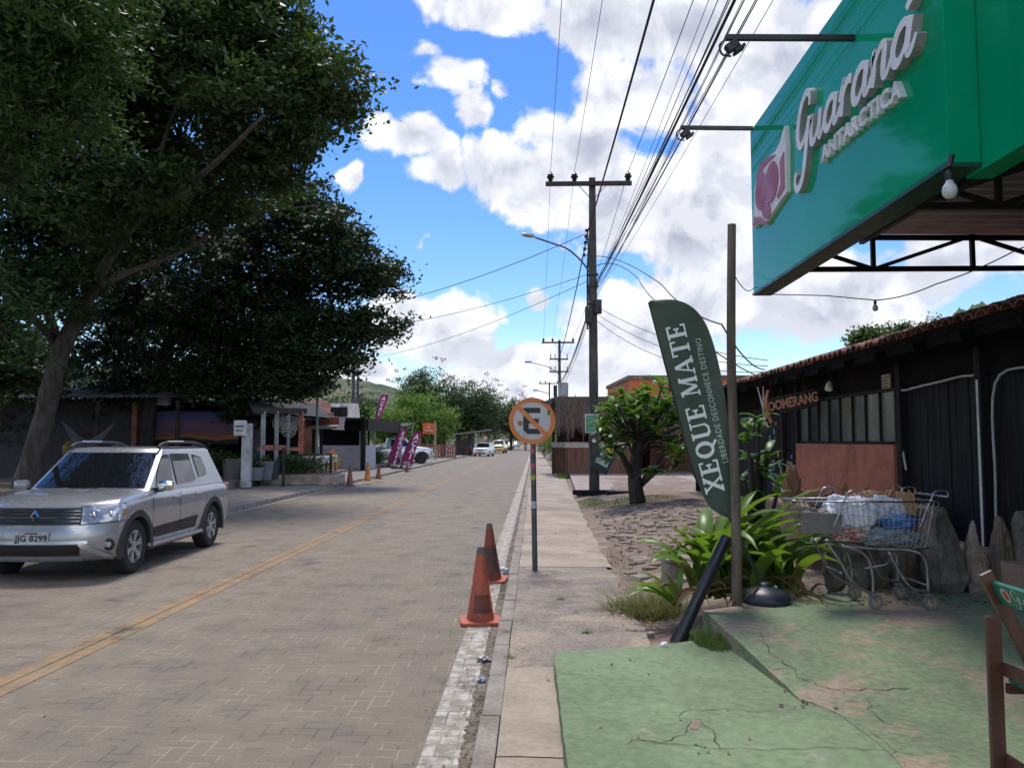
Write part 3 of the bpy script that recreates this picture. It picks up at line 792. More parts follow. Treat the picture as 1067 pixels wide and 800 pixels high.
# trees at the end of the street
far = [('bamboo_tree', 'pale green feathery tree behind the upright purple flag', 405, 78, 30, 452, 418, 'leaf_bright', 190, 10),
       ('bamboo_tree', 'bright green feathery tree behind the small orange flag', 441, 82, 34, 456, 402, 'leaf_bright', 240, 11),
       ('bamboo_tree', 'low bright green tree right of the wooden fence', 462, 84, 22, 460, 425, 'leaf_bright', 110, 12),
       ('broad_tree', 'tall dark broad tree rising behind the bright green ones', 448, 120, 46, 452, 378, 'leaf_dark', 420, 13),
       ('broad_tree', 'dark round tree over the parked cars at the end of the street', 492, 125, 42, 452, 392, 'leaf_dark', 400, 14),
       ('broad_tree', 'low dark tree right behind the far end of the road', 532, 150, 36, 455, 405, 'leaf_dark', 300, 15),
       ('broad_tree', 'dark tree filling the gap where the road vanishes', 515, 170, 40, 458, 418, 'leaf_blue', 220, 16),
       ('olive_tree', 'thin olive green tree beside the twin grey utility poles', 380, 95, 28, 450, 403, 'leaf_mid', 200, 17),
       ('olive_tree', 'olive green tree above the grey sheet roof', 350, 110, 34, 448, 402, 'leaf_olive', 230, 18),
       ('broad_tree', 'dark tree top showing over the thatched roof', 597, 70, 13, 452, 412, 'leaf_olive', 60, 19),
       ('broad_tree', 'tall tree seen over the thatch edge by the grey transformer', 583, 130, 26, 456, 428, 'leaf_dark', 110, 21)]
for nm, lab, px, Y, rpx, pyb, pyt, lm, k, sd in far:
    c = P(px, (pyb + pyt) / 2, Y); base = Vector((c.x, Y, 0)); top = P(px, pyt, Y).z; rx = rpx * Y / FPX
    zc = top * .56; rz = top * .47
    cls = [((c.x + rnd.uniform(-.5, .5) * rx, Y + rnd.uniform(-.4, .4) * rx, zc + rnd.uniform(-.5, .42) * rz), (rx * .52, rx * .5, rz * .46), k // 7) for _ in range(7)]
    cls.append(((c.x, Y, zc), (rx * .8, rx * .7, rz * .85), k // 3))
    tree(nm, lab, base, [((base.x, Y, 0), .28), ((base.x + .1, Y, zc * .6), .2), ((base.x, Y, zc), .12)], [], cls, .36 if Y > 100 else .30, .2 if Y > 100 else .12, 1.1 if Y > 100 else .9, 34, M[lm], M['bark_dark'], sd, flat=.55, twigs=6, shell=.35)
# the wooded hump glimpsed over the tiled roof
for k, (px, Y, top, r) in enumerate([(905, 60, 343, 12), (960, 90, 330, 20), (938, 92, 334, 18), (985, 95, 331, 22), (912, 85, 345, 10)]):
    z = P(px, top, Y).z; x = P(px, 400, Y).x; rr_ = r * Y / FPX
    tree('ridge_tree', ['feathery tree poking over the middle of the tiled roof', 'round green tree at the crest over the tiled roof', 'green tree left of the crest over the tiled roof', 'green tree on the right of the crest over the tiled roof', 'small bush at the left foot of the crest over the tiled roof'][k],
         (x, Y, 0), [((x, Y, 0), .25), ((x, Y, z - 1), .12)], [], [((x, Y, z - rr_ * .9), (rr_, rr_, rr_ * .8), 60)], .4, .22, .8, 30, M['leaf_olive'] if k == 0 else M['leaf_mid'], M['bark_dark'], 40 + k, flat=.6, twigs=5, shell=.3)

# ---- small plants
def strap_leaf(b, base, az, length, width, rise, droop, n=9, twist=0.0, fold=.25):
    """a long arching blade with a folded midrib"""
    base = Vector(base); d = Vector((math.cos(az), math.sin(az), 0)); s0 = Vector((-d.y, d.x, 0)); pts = []
    for i in range(n + 1):
        t = i / n
        ang = rise - droop * t ** 1.5
        pts.append(ang)
    p = base.copy(); vs = []
    for i in range(n + 1):
        t = i / n; ang = pts[i]
        tang = d * math.cos(ang) + Vector((0, 0, 1)) * math.sin(ang)
        nor = Vector((0, 0, 1)) * math.cos(ang) - d * math.sin(ang)
        w = width * (.45 + .55 * min(1, t * 3.2)) * (1 - max(0, (t - .45) / .55) ** 2.2) + .002
        s = (s0 * math.cos(twist * t) + nor * math.sin(twist * t))
        vs += [p + s * w / 2 + nor * w * fold, p.copy(), p - s * w / 2 + nor * w * fold]
        p = p + tang * (length / n)
    f = []
    for i in range(n): f += [(3 * i, 3 * i + 1, 3 * i + 4, 3 * i + 3), (3 * i + 1, 3 * i + 2, 3 * i + 5, 3 * i + 4)]
    b.add(vs, f)
M['lily'] = leaf_mat('broad lily blade', (.075, .15, .022), (.23, .33, .06), .4, .35, .9)
M['lily_dark'] = leaf_mat('shaded lily blade', (.025, .065, .018), (.075, .14, .03), .3, .38, .9)
M['grass'] = leaf_mat('dry grass', (.075, .095, .025), (.24, .22, .09), .3, .7, 2.0)
M['grass_green'] = leaf_mat('green grass', (.055, .10, .02), (.15, .20, .06), .3, .7, 2.0)
M['deadleaf'] = leaf_mat('fallen leaves', (.06, .035, .018), (.24, .16, .08), .1, .8, 3.0)
def lily(name, label, base, specs, m, cat='plant', group=None):
    t = thing(name, label, cat, base, 0, group)
    for s in specs:
        b = MB(); strap_leaf(b, (s[5] if len(s) > 5 else 0, s[6] if len(s) > 6 else 0, .02), *s[:5], twist=rnd.uniform(-.5, .5))
        b.build('leaf', m, t, smooth=True)
    return t
# big clump round the foot of the feather flag
cx, cy = 1.84, 7.75
sp = []
for k in range(62):
    az = rnd.uniform(0, 2 * PI); l = rnd.uniform(.75, 1.3) * (.72 if math.cos(az) < -.3 else 1)
    sp.append((az, l, rnd.uniform(.10, .165), rnd.uniform(1.1, 1.52), rnd.uniform(.9, 2.3), rnd.uniform(-.38, .32), rnd.uniform(-.15, .35)))
lily('lily_clump', 'large clump of broad arching green blades round the flag base', (cx, cy, .26), sp, M['lily'])
sp = []
for k in range(32):
    az = rnd.uniform(0, 2 * PI); l = rnd.uniform(.6, 1.15)
    sp.append((az, l, rnd.uniform(.09, .145), rnd.uniform(.95, 1.45), rnd.uniform(1.0, 2.3), rnd.uniform(-.3, .3), rnd.uniform(-.1, .25)))
lily('lily_clump', 'clump of arching blades between the wooden pole and the shopping cart', (2.22, 7.85, .3), sp, M['lily'])
dl = thing('dead_fronds', 'withered brown blades drooping round the foot of the lily clumps', 'plant', (1.9, 7.65, .27))
b = MB()
for k in range(34): strap_leaf(b, (rnd.uniform(-.6, .6), rnd.uniform(-.25, .2), .03), rnd.uniform(3.2, 6.2), rnd.uniform(.3, .75), rnd.uniform(.025, .06), rnd.uniform(.3, 1.0), rnd.uniform(1.0, 2.2), n=7, twist=rnd.uniform(-2, 2))
b.build('dry_foliage', M['deadleaf'], dl, smooth=True)
sp = []
for k in range(12):
    az = rnd.choice([rnd.uniform(2.4, 4.0), rnd.uniform(0, 2 * PI)]); l = rnd.uniform(.38, .62)
    sp.append((az, l, rnd.uniform(.05, .075), rnd.uniform(.6, 1.35), rnd.uniform(.6, 1.5), rnd.uniform(-.05, .05), 0))
lily('lily_clump', 'small low clump of green blades above the dry grass tuft', (1.28, 7.55, .20), sp, M['lily'])

def grass_mesh(n, area, h, rng, lean=.6):
    """blades of three vertices; area() -> (x, y, z)"""
    V = np.empty((n, 3, 3)); 
    for i in range(n):
        x, y, z, s = area(); hh = h * s * rng.uniform(.6, 1.1); a = rng.uniform(0, 2 * PI); l = rng.uniform(.1, lean) * hh; w = .003 + .0035 * rng.uniform()
        V[i, 0] = (x - w * math.sin(a), y + w * math.cos(a), z); V[i, 1] = (x + w * math.sin(a), y - w * math.cos(a), z)
        V[i, 2] = (x + l * math.cos(a), y + l * math.sin(a), z + hh)
    return V.reshape(-1, 3), np.arange(n * 3).reshape(n, 3)
def tuft(label, c, r, h, n, m, seed, lean=.9, zf=None):
    rng = np.random.default_rng(seed)
    def area():
        while True:
            x, y = rng.uniform(-1, 1, 2)
            if x * x + y * y < 1: break
        s = (1 - .55 * (x * x + y * y)) * rng.uniform(.35, 1.15)
        X, Yy = c[0] + x * r[0], c[1] + y * r[1]
        return X, Yy, (zf or bank_z)(X, Yy) - .01, s
    V, F = grass_mesh(n, area, h, rng, lean)
    o = fast_mesh('grass', V, F, m); tag(o, label, 'grass', kind='stuff'); return o
c = G(662, 640, .05)
tuft('dry grass tuft at the lower left of the lily clump', (c.x + .12, c.y + .15), (.40, .36), .34, 1100, M['grass'], 1, 3.2)
c = G(742, 665, .18)
tuft('green grass along the foot of the raised terrace', (1.36, 6.55), (.16, .42), .17, 1500, M['grass_green'], 2, 1.0, lambda x, y: LOW if y < 6.45 else .1)
tuft('grass round the foot of the frangipani', (2.4, 20.5), (1.3, 1.2), .16, 1800, M['grass_green'], 3, .9)
tuft('grass beside the concrete pole', (1.5, 22), (.35, 1.6), .14, 900, M['grass_green'], 4, .9)
tuft('weeds along the verge', (1.15, 11.5), (.22, 1.6), .07, 700, M['grass'], 5, 1.2)
tuft('grass at the corner of the kiosk', (1.25, 37.5), (.3, 2.2), .35, 700, M['grass_green'], 6, .9, lambda x, y: .06)
for k, (px, py) in enumerate([(528, 660), (530, 686), (612, 660), (600, 640), (585, 625)]):
    c = G(px, py, .05); tuft('small weed in a pavement crack', (c.x, c.y), (.05, .05), .05, 90, M['grass_green'], 50 + k, 1.2, lambda x, y: .055)

# fallen leaves and grit
def litter(name, n, fx, size, m, seed):
    rng = np.random.default_rng(seed); C = np.array([fx(rng) for _ in range(n)])
    V, F = leaves(rng, C, size, size * .55, 3.5)
    o = fast_mesh(name, V, F, m); o['kind'] = 'stuff'; return o
litter('fallen_leaves', 900, lambda g: (g.uniform(-.42, -.30) if g.uniform() < .8 else g.normal(-.36, .16), 3.5 + 14 * g.uniform() ** 1.6, .012), .030, M['deadleaf'], 3)
litter('fallen_leaves', 160, lambda g: (g.uniform(-.2, 1.0), g.uniform(5, 16), .074), .035, M['deadleaf'], 4)
litter('fallen_leaves', 30, lambda g: (g.uniform(.3, 1.3), g.uniform(3.6, 6.0), LOW + .008), .03, M['deadleaf'], 5)
litter('fallen_leaves', 160, lambda g: (g.uniform(2.0, 3.9), g.uniform(7.0, 7.7), .345), .05, M['deadleaf'], 6)
litter('fallen_leaves', 260, lambda g: (g.uniform(-6.8, -.7), g.uniform(4, 30), .006), .025, M['deadleaf'], 7)
litter('fallen_leaves', 300, lambda g: (lambda x, y: (x, y, bank_z(x, y) + .012))(g.uniform(1.0, 3.0), g.uniform(6.8, 17)), .04, M['deadleaf'], 8)

# flat stones bedded in the verge
def pebble(b, c, sx, sy, sz, seed, n=9):
    r = random.Random(seed); th = r.uniform(0, PI); ct_, st_ = math.cos(th), math.sin(th)
    raw = [(math.cos(a) * sx * r.uniform(.6, 1.15), math.sin(a) * sy * r.uniform(.6, 1.15)) for a in [2 * PI * i / n for i in range(n)]]
    top = [(c[0] + x * ct_ - y * st_, c[1] + x * st_ + y * ct_) for x, y in raw]
    k = len(b.v); vs = [(x, y, c[2] - .03) for x, y in top] + [(c[0] + (x - c[0]) * .86, c[1] + (y - c[1]) * .86, c[2] + sz * r.uniform(.8, 1.1)) for x, y in top]
    b.add(vs, [tuple(range(n, 2 * n))] + [(i, (i + 1) % n, n + (i + 1) % n, n + i) for i in range(n)])
b = MB()
for k in range(620):
    y = 7.2 + 11.5 * rnd.random() ** 1.1; x = rnd.uniform(.95 + .02 * y, 2.9 + .03 * y)
    if y < 9.2 and x > 1.35: continue
    if y < 8 and x > 1.1: continue
    s = rnd.uniform(.012, .05) if rnd.random() < .66 else (rnd.uniform(.05, .12) if rnd.random() < .8 else rnd.uniform(.12, .24)); b.mi = rnd.choice((0, 0, 1, 2))
    pebble(b, (x, y, bank_z(x, y)), s * 1.25, s * .85, rnd.uniform(.006, .04), k)
o = b.build('flat_stones', [M['flagstone'], M['earth'], M['stone']]); o['kind'] = 'stuff'
# two stones at the lower end of the grass tuft
for k, (px, py, s) in enumerate([(657, 658, .07), (678, 661, .075), (700, 608, .12)]):
    c = G(px, py, .045 if k < 2 else .22); b = MB(); pebble(b, c, s, s * .6, b_h if (b_h := .022) and k < 2 else .28, 900 + k)
    o = b.build('field_stone', M['flagstone'] if k < 2 else M['stone']); tag(o, ['pale flat stone at the left edge of the dry grass', 'pale flat stone by the end of the black pipe', 'brown upright stone behind the leaning black pipe'][k], 'stone')

# frangipani on the verge, with rosettes of long leaves
M['frangi'] = leaf_mat('frangipani leaves', (.06, .14, .028), (.17, .28, .06), .35, .35, .8, yellow=.02)
def frangipani(name, label, base, rods, leafL, leafW, sd, trunk_r, per=(11, 16)):
    r = random.Random(sd); base = Vector(base); t = thing(name, label, 'tree', base)
    b = MB(); lf = MB()
    for rod in rods:
        pp = [Vector(p) - base for p, rad in rod]; b.tube(spline(pp, 4), list(np.interp(np.linspace(0, len(rod) - 1, (len(rod) - 1) * 4 + 1), range(len(rod)), [q for p, q in rod])), 9)
        tip = pp[-1]
        for i in range(r.randint(*per)):
            strap_leaf(lf, tip + Vector((r.uniform(-.03, .03), r.uniform(-.03, .03), r.uniform(-.14, .05))), r.uniform(0, 2 * PI), leafL * r.uniform(.65, 1.15), leafW * r.uniform(.8, 1.15), r.uniform(-.25, .85), r.uniform(.4, 1.0), n=4, fold=.14)
    b.build('trunk', M['bark_dark'], t, smooth=True); lf.build('crown', M['frangi'], t, smooth=True)
    return t
Yf = 19.5
bs = Vector((P(664, 459, Yf).x, Yf, bank_z(P(664, 459, Yf).x, Yf) - .02))
fork = P(668, 455, Yf)
rods = [[(bs, .20), (P(661, 495, Yf), .16), (P(666, 465, Yf), .14), (P(674, 440, Yf), .07)]]
tips = [(628, 440), (640, 430), (655, 422), (668, 418), (685, 432), (700, 440), (696, 415), (645, 445), (672, 440), (690, 455), (710, 430), (715, 452), (634, 462), (655, 438), (706, 472), (683, 418), (722, 440), (665, 408), (648, 412), (632, 425), (700, 402), (640, 418), (660, 430), (678, 428), (712, 418), (690, 425), (650, 452), (700, 460), (716, 440), (676, 408), (626, 450), (690, 402), (708, 408), (642, 438), (662, 445), (684, 446), (702, 434), (634, 436), (650, 426), (672, 412), (694, 424), (718, 428), (704, 482), (712, 468), (646, 470), (636, 474)]
for k, (px, py) in enumerate(tips):
    yy = Yf + rnd.uniform(-.9, .9)
    rods.append([(P(667, 452, Yf) if k % 3 else P(662, 480, Yf), .032), (P(667 + (px - 667) * .45, 452 + (py - 440) * .3, (Yf + yy) / 2), .026), (P(px, py, yy), .018)])
rods.append([(P(662, 505, Yf), .09), (P(650, 478, Yf - .3), .07), (P(640, 466, Yf - .5), .04)])
rods.append([(P(668, 505, Yf), .08), (P(685, 480, Yf - .3), .06), (P(697, 468, Yf - .5), .035)])
rods.append([(P(668, 505, Yf), .07), (P(690, 485, Yf - .6), .05), (P(682, 490, Yf - .9), .03)])
frangipani('frangipani', 'thick dark trunked frangipani with rosettes of long green leaves', bs, rods, .40, .13, 3, .3, (13, 19))
# potted frangipani sprays behind the wooden pole
rods = []
bs2 = Vector((2.25, 8.6, .3))
for px, py in ((778, 448), (790, 440), (783, 478), (794, 486), (776, 500), (800, 470), (812, 505)):
    yy = 8.6 + rnd.uniform(-.15, .15); q = P(px, py, yy)
    rods.append([(bs2, .03), (bs2.lerp(q, .5) + Vector((.02, 0, .04)), .025), (q, .016)])
frangipani('frangipani', 'young leafy shoots behind the wooden pole in front of the black wall', bs2, rods, .26, .085, 5, .03, (7, 10))

# shrubs
def shrub(name, label, c, r, k, leafL, leafW, lm, sd, sub=.3, per=26, group=None, cat='shrub', zf=.55):
    c = Vector(c)
    return tree(name, label, c, [(c, .05), (c + Vector((0, 0, r[2] * .8)), .03)], [], [((c.x, c.y, c.z + r[2] * zf), (r[0], r[1], r[2] * .5), k)], leafL, leafW, sub, per, lm, M['bark_dark'], sd, group, .6, 8, .7, .25, cat)
c = P(562, 475, 56); shrub('hedge_shrub', 'green shrub against the pavement before the thatched kiosk', (1.3, 56, .05), (.9, 1.2, 2.6), 70, .14, .07, M['leaf_bright'], 60, .4)
shrub('hedge_shrub', 'dark hedge bush behind the no parking sign', (.9, 78, .05), (1.0, 3, 2.9), 80, .16, .09, M['leaf_dark'], 61, .5)
shrub('hedge_shrub', 'green bushes at the kiosk corner by the road', (1.5, 47, .05), (.5, 1.8, 1.5), 60, .12, .06, M['leaf_mid'], 62, .35)
for k, (px, Y, w, h, lab) in enumerate([(318, 30.5, 1.1, .95, 'leafy shrub in the stone planter before the restaurant'), (300, 30, .7, .8, 'dark shrub at the left end of the stone planter'), (222, 28.5, .6, 1.2, 'leafy potted shrub next to the white meter post'), (262, 29.5, .7, 1.0, 'shrub between the white meter post and the porch posts'),
                                       (391, 49, .95, .85, 'round shrub in front of the silver pickup'), (205, 28.5, .5, .9, 'small dark shrub left of the white meter post')]):
    x = P(px, 459, Y).x; shrub('garden_shrub', lab, (x, Y, .3), (w, w * .7, h), 60, .10, .05, M['leaf_mid'] if k in (0, 4) else M['leaf_dark'], 70 + k, .26)
# ================================================================== RIGHT SIDE
# ---- dark tavern with a clay tile roof
XW, XE = 4.75, 4.22           # wall plane, eave
EZ = 2.72 + .14
y_near, y_far = 1.5, 24.0
tav = thing('tavern', 'long low black wooden tavern under a clay tile roof on the right', 'building', (XW, 9, .1))
def L_(x, y, z): return (x - XW, y - 9, z - .1)
def eave_z(y): return EZ + .0 * y
# openings: planks | red parapet with glass | entrance
b = MB(); r = random.Random(3)
y = y_near
while y < 10.55:
    w = r.uniform(.13, .2)
    if 8.62 < y < 8.9: y += .05; continue
    b.box(L_(XW + .03 + r.uniform(-.006, .012), y + w / 2, 1.27), (.04, w - .012, 2.34), bev=.006); y += w
b.build('plank_wall', M['black_wood'], tav)
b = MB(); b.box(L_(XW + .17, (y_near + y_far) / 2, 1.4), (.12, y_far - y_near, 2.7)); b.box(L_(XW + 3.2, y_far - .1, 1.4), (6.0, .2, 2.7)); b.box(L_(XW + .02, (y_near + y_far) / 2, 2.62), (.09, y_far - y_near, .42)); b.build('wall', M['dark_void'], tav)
for yy in (2.2, 5.4, 8.72, 10.62, 14.72, 15.6, y_far - .1): b = MB(); b.box(L_(XW - .02, yy, 1.4), (.13, .12, 2.62), bev=.01); b.build('post', M['black_wood'], tav)
b = MB(); b.box(L_(XW - .03, 12.7, .86), (.16, 3.96, 1.62), bev=.01); b.build('parapet', M['red_plaster'], tav)
M['pane'] = glass_mat('opaque window pane', (.05, .065, .06), .12)
wn = MB()
for k in range(9):
    yy = 10.78 + k * .485; wn.box(L_(XW - .035, yy, 2.02), (.03, .03, .74))
wn.box(L_(XW - .035, 12.7, 1.69), (.06, 3.96, .04)); wn.box(L_(XW - .035, 12.7, 2.395), (.06, 3.96, .04))
wf = wn.build('window', M['black_wood'], tav)
pcs = [(.17, .17, .14), (.20, .20, .165), (.14, .145, .125), (.16, .16, .135), (.05, .055, .05), (.10, .12, .115), (.035, .04, .04), (.12, .15, .14)]  # pale and dark pane tones set by colour, paler at the near end
for k in range(8):
    b = MB(); b.box(L_(XW - .012, 10.78 + .2425 + k * .485, 2.03), (.012, .455, .71))
    pm_ = mat('opaque window pane', pcs[k], .25, tuple(q * .55 for q in pcs[k]), 2.2, stretch=(1, 3, .5), spec=.6, fine=.1); b.build('pane', pm_, wf)
b = MB()
for k in range(38): b.box(L_(XW + .02, 15.0 + k * .23, 1.25), (.03, .2, 2.3), bev=.008)
b.build('door', M['black_wood'], tav)
b = MB(); cols = []
stk = [((.5, .25, .05), 'orange'), ((.05, .15, .45), 'blue'), ((.45, .42, .36), 'cream'), ((.08, .3, .32), 'teal')]
for q, (c_, nm_) in enumerate(stk):
    mm_ = mat(nm_ + ' sticker', c_, .5, fine=.4)
    for k in range(7):
        yy = 14.9 + r.uniform(0, 1.9); zz = r.uniform(.9, 2.1); s = r.uniform(.05, .13)
        b = MB(); b.box(L_(XW - .004 - .001 * q - .0006 * k, yy, zz), (.006, s, s * r.uniform(.6, 1.6))); b.build('sticker', mm_, tav)
# roof: rows of half-round clay tiles
rf = MB(); sl = .30
def roofp(x, y): return EZ + (x - XE) * sl
rf.add([L_(XE + .02, y_near, EZ - .05), L_(XE + .02, y_far + .3, EZ - .05), L_(XE + 5, y_far + .3, EZ - .05 + 5 * sl), L_(XE + 5, y_near, EZ - .05 + 5 * sl)], [(0, 1, 2, 3)])
y = y_near; k = 0
cols_y = []
while y < y_far + .2: cols_y.append(y); y += .205
for ci, y in enumerate(cols_y):
    for row in range(9):
        x0 = XE - .06 + row * .34 + r.uniform(-.035, .02); x1 = x0 + .42; dz = r.uniform(-.008, .02) + .012 * row * 0
        yj = y + r.uniform(-.012, .012); seg = 6; vs = []
        rf.mi = 0 if (y > 5.4 or r.random() < .15) else 1
        for (xx, rr_, lift) in ((x0, .098, .035), (x1, .078, .0)):
            for s_ in range(seg + 1):
                a = PI * s_ / seg
                vs.append(L_(xx, yj + rr_ * math.cos(a), roofp(xx, y) + rr_ * .78 * math.sin(a) + lift + dz))
        for s_ in range(seg + 1):
            a = PI * s_ / seg
            vs.append(L_(x0, yj + .078 * math.cos(a), roofp(x0, y) + .055 * math.sin(a) + .035 + dz))
        m_ = seg + 1
        rf.add(vs, [(i, i + 1, m_ + i + 1, m_ + i) for i in range(seg)] + [(i + 1, i, 2 * m_ + i, 2 * m_ + i + 1) for i in range(seg)])
rf.build('roof', [M['roof_tile'], M['tile_bright']], tav)
b = MB()
for k in range(22):
    yy = 2 + k; b.box(L_(XE + .32, yy, EZ - .07 + .32 * sl - .03), (.86, .07, .09), Matrix.Rotation(-math.atan(sl), 3, 'Y'))
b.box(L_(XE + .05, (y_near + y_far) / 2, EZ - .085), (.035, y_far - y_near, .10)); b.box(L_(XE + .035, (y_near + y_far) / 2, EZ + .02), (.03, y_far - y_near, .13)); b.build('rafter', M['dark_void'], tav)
b = MB(); b.box(L_(XW - .03, 11.05, 2.50), (.02, .26, .21), bev=.004); b.build('notice', mat('yellowed notice', (.34, .32, .22), .7), tav)
pl = MB()
for k in range(4): pl.box(L_(XW - .043, 11.05 + (.02 if k % 2 else 0), 2.565 - .042 * k), (.003, .17 - .03 * (k % 2), .014))
pl.build('notice_text', M['crack'], tav)
b = MB()
b.tube(spline([L_(XW - .04, 8.75, .5), L_(XW - .06, 8.74, 1.4), L_(XW - .04, 8.77, 2.3), L_(XW - .05, 8.95, 2.42), L_(XW - .05, 9.6, 2.40), L_(XW - .05, 10.4, 2.36), L_(XW - .05, 10.62, 2.3), L_(XW - .05, 10.6, 1.7), L_(XW - .06, 10.48, 1.35)], 5), .014, 6)
b.build('conduit', mat('pale conduit', (.42, .42, .42), .5), tav)
b = MB()
b.tube([L_(XW - .07, 8.72, .42), L_(XW - .075, 8.715, 1.2), L_(XW - .07, 8.72, 2.36)], .026, 8)
b.build('conduit', mat('white plastic pipe', (.55, .56, .57), .45), tav)
b = MB(); b.tube(spline([L_(XW - .07, 8.5, .6), L_(XW - .07, 8.47, 1.3), L_(XW - .06, 8.42, 2.3), L_(XW - .06, 7.7, 2.42), L_(XW - .06, 6.6, 2.40), L_(XW - .06, 5, 2.44), L_(XW - .06, 3, 2.40)], 5), .013, 6)
b.build('conduit', mat('pale conduit line', (.42, .42, .42), .5), tav)
for k, (yy, zz) in enumerate(((15.6, 2.52), (12.9, 2.62))):
    lp = thing('flood_lamp', ['small white lamp under the eave by the tavern name board', 'white and black spot lamp under the eave above the tavern window'][k], 'lamp', (XW - .12, yy, zz))
    q = MB(); q.lathe([(.03, -.02), (.055, .03), (.06, .12), (.02, .14)], 12); q.xf(Matrix.Rotation(R(200), 4, 'Y') @ Matrix.Rotation(R(25), 4, 'X')); q.build('lamp_head', M['white_paint'], lp, smooth=40)
    q = MB(); q.tube([(.0, 0, .02), (.06, 0, .10), (.10, 0, .12)], .018, 6); q.build('bracket', M['black_steel'], lp)
# name board
nb = thing('name_board', 'dark wooden board with copper letters hanging under the tavern eave', 'sign', (P(823, 420, 13.6).x, 13.6, P(823, 420, 13.6).z), R(40)); nb.scale = (.62, .62, .78); nb.rotation_euler = (-R(9), 0, R(40))
b = MB(); b.box((0, 0, 0), (.07, 1.62, .36), bev=.01); b.build('board', M['black_wood'], nb)
b = MB(); b.tube([(0, .5, .18), (0, .5, .55)], .008, 5); b.tube([(0, -.5, .18), (0, -.5, .55)], .008, 5); b.build('hanger', M['black_steel'], nb)
M['copper'] = mat('copper coloured letters', (.33, .135, .065), .6, (.22, .085, .045), 8)
text_part('lettering', 'OOMERANG', .265, M['copper'], nb, lambda x, y, z: (-.038 - z, -x - .12, y * 1.05), bold=.008, depth=.025)
b = MB()   # the boomerang-shaped B at the left
for pts, w in (([(.60, -.34), (.66, -.1), (.66, .16), (.54, .36)], [.07, .10, .10, .05]),):
    A, B = ribbon2d(spline([(a, c) for a, c in pts], 6), list(np.interp(np.linspace(0, 3, 19), range(4), w)))
    for s_, (p, q) in enumerate(zip(A[:-1], A[1:])):
        i = s_; a, c, d, e = A[i], A[i + 1], B[i + 1], B[i]
        vs = [(-.10, v.x, v.y) for v in (a, c, d, e)] + [(-.05, v.x, v.y) for v in (a, c, d, e)]
        b.add(vs, [(0, 1, 2, 3), (7, 6, 5, 4), (0, 4, 5, 1), (1, 5, 6, 2), (2, 6, 7, 3), (3, 7, 4, 0)])
b.build('emblem', M['copper'], nb)
b = MB()
b.lathe([(.075, -.028), (.075, .0)], 18, (-.10, .66, -.16), 'X'); b.lathe([(.06, -.028), (.06, .0)], 18, (-.10, .67, .04), 'X'); b.build('emblem', M['copper'], nb)
b = MB(); b.tube([(-.06, .82, -.42), (-.06, .79, 0), (-.06, .87, .5)], [.02, .03, .012], 7); b.tube([(-.06, .79, .02), (-.06, .68, .48)], [.025, .012], 7); b.build('emblem', mat('bleached driftwood', (.42, .38, .33), .8), nb)

# ---- terracotta coloured building behind
ob = thing('orange_building', 'plain orange plastered building with flat dark coping behind the thatch', 'building', (8, 62, 0))
b = MB(); xl = P(656, 400, 62).x - 8; z1 = P(656, 395, 62).z
b.prism([(xl, 0), (xl + 14, 0), (xl + 14, 12), (xl - 0.6, 12)], 0, z1); 
b.build('wall', mat('orange plaster', (.47, .115, .045), .8, (.42, .10, .04), .6, fine=.08), ob)
b = MB(); b.prism([(xl - .12, -.12), (xl + 14, -.12), (xl + 14, 12), (xl - .75, 12.1)], z1 + .002, z1 + .28); b.build('coping', M['stone_dark'], ob)
b = MB(); b.lathe([(.12, 0), (.2, .18), (.05, .25)], 10, (xl + 1.9, -.3, z1 - .25), 'Y'); b.build('lamp_head', M['white_paint'], ob)

# ---- thatched kiosk
ky = 38.5; kx = 1.5
ks = thing('thatched_kiosk', 'open kiosk with shaggy brown thatch and wooden counter by the pavement', 'kiosk', (kx, ky, .06))
M['counter_wood'] = mat('reddish counter boards', (.20, .085, .05), .7, (.13, .055, .035), 3, stretch=(6, 6, .5), bump=.4)
M['thatch'] = mat('old thatch', (.17, .125, .095), 1.0, (.085, .062, .048), 6, stretch=(5, 5, .35), bump=1, bscale=40, fine=.4)
b = MB(); n_ = 26
for k in range(26): b.box((.10 + k * .125, 0, .66), (.115, .05, 1.32), bev=.006)
for k in range(24): b.box((-.0 - k * .022, .06 + k * .125, .66), (.05, .115, 1.32), bev=.006)
b.build('counter', M['counter_wood'], ks)
b = MB(); b.box((1.62, .12, 1.46), (3.42, .36, .26), bev=.02); b.box((-.18, 1.55, 1.46), (.42, 2.9, .26), Matrix.Rotation(R(10), 3, 'Z'), bev=.02)
b.build('counter_top', mat('pale stone counter top', (.50, .45, .40), .7, (.33, .28, .25), 9, scale3=5), ks)
b = MB()
for k in range(9): b.tube([(.05 - .02 * k, .25 + .28 * k, 1.5), (.05 - .02 * k, .25 + .28 * k, 2.6)], .03, 6)
b.build('slat_screen', M['bark'], ks)
for x_, y_ in ((-.55, 3.2), (.1, .1), (3.3, .1), (7, .1)): b = MB(); b.tube([(x_, y_, 0), (x_, y_, 3.0)], .07, 8); b.build('post', M['bark'], ks)
b = MB(); b.box((4.2, 3.2, 1.5), (.1, 3, 2.9)); b.box((3.4, 3.6, 1.5), (7.5, .1, 2.9)); b.build('back_wall', mat('dark red boards', (.13, .045, .032), .8), ks)
b = MB(); b.box((1.4, .9, 2.1), (.55, .35, .75)); b.box((1.33, .88, 2.7), (.3, .3, .3)); b.build('fridge', mat('pale fridge', (.5, .55, .62), .4), ks)
th = MB(); rr_ = random.Random(8)
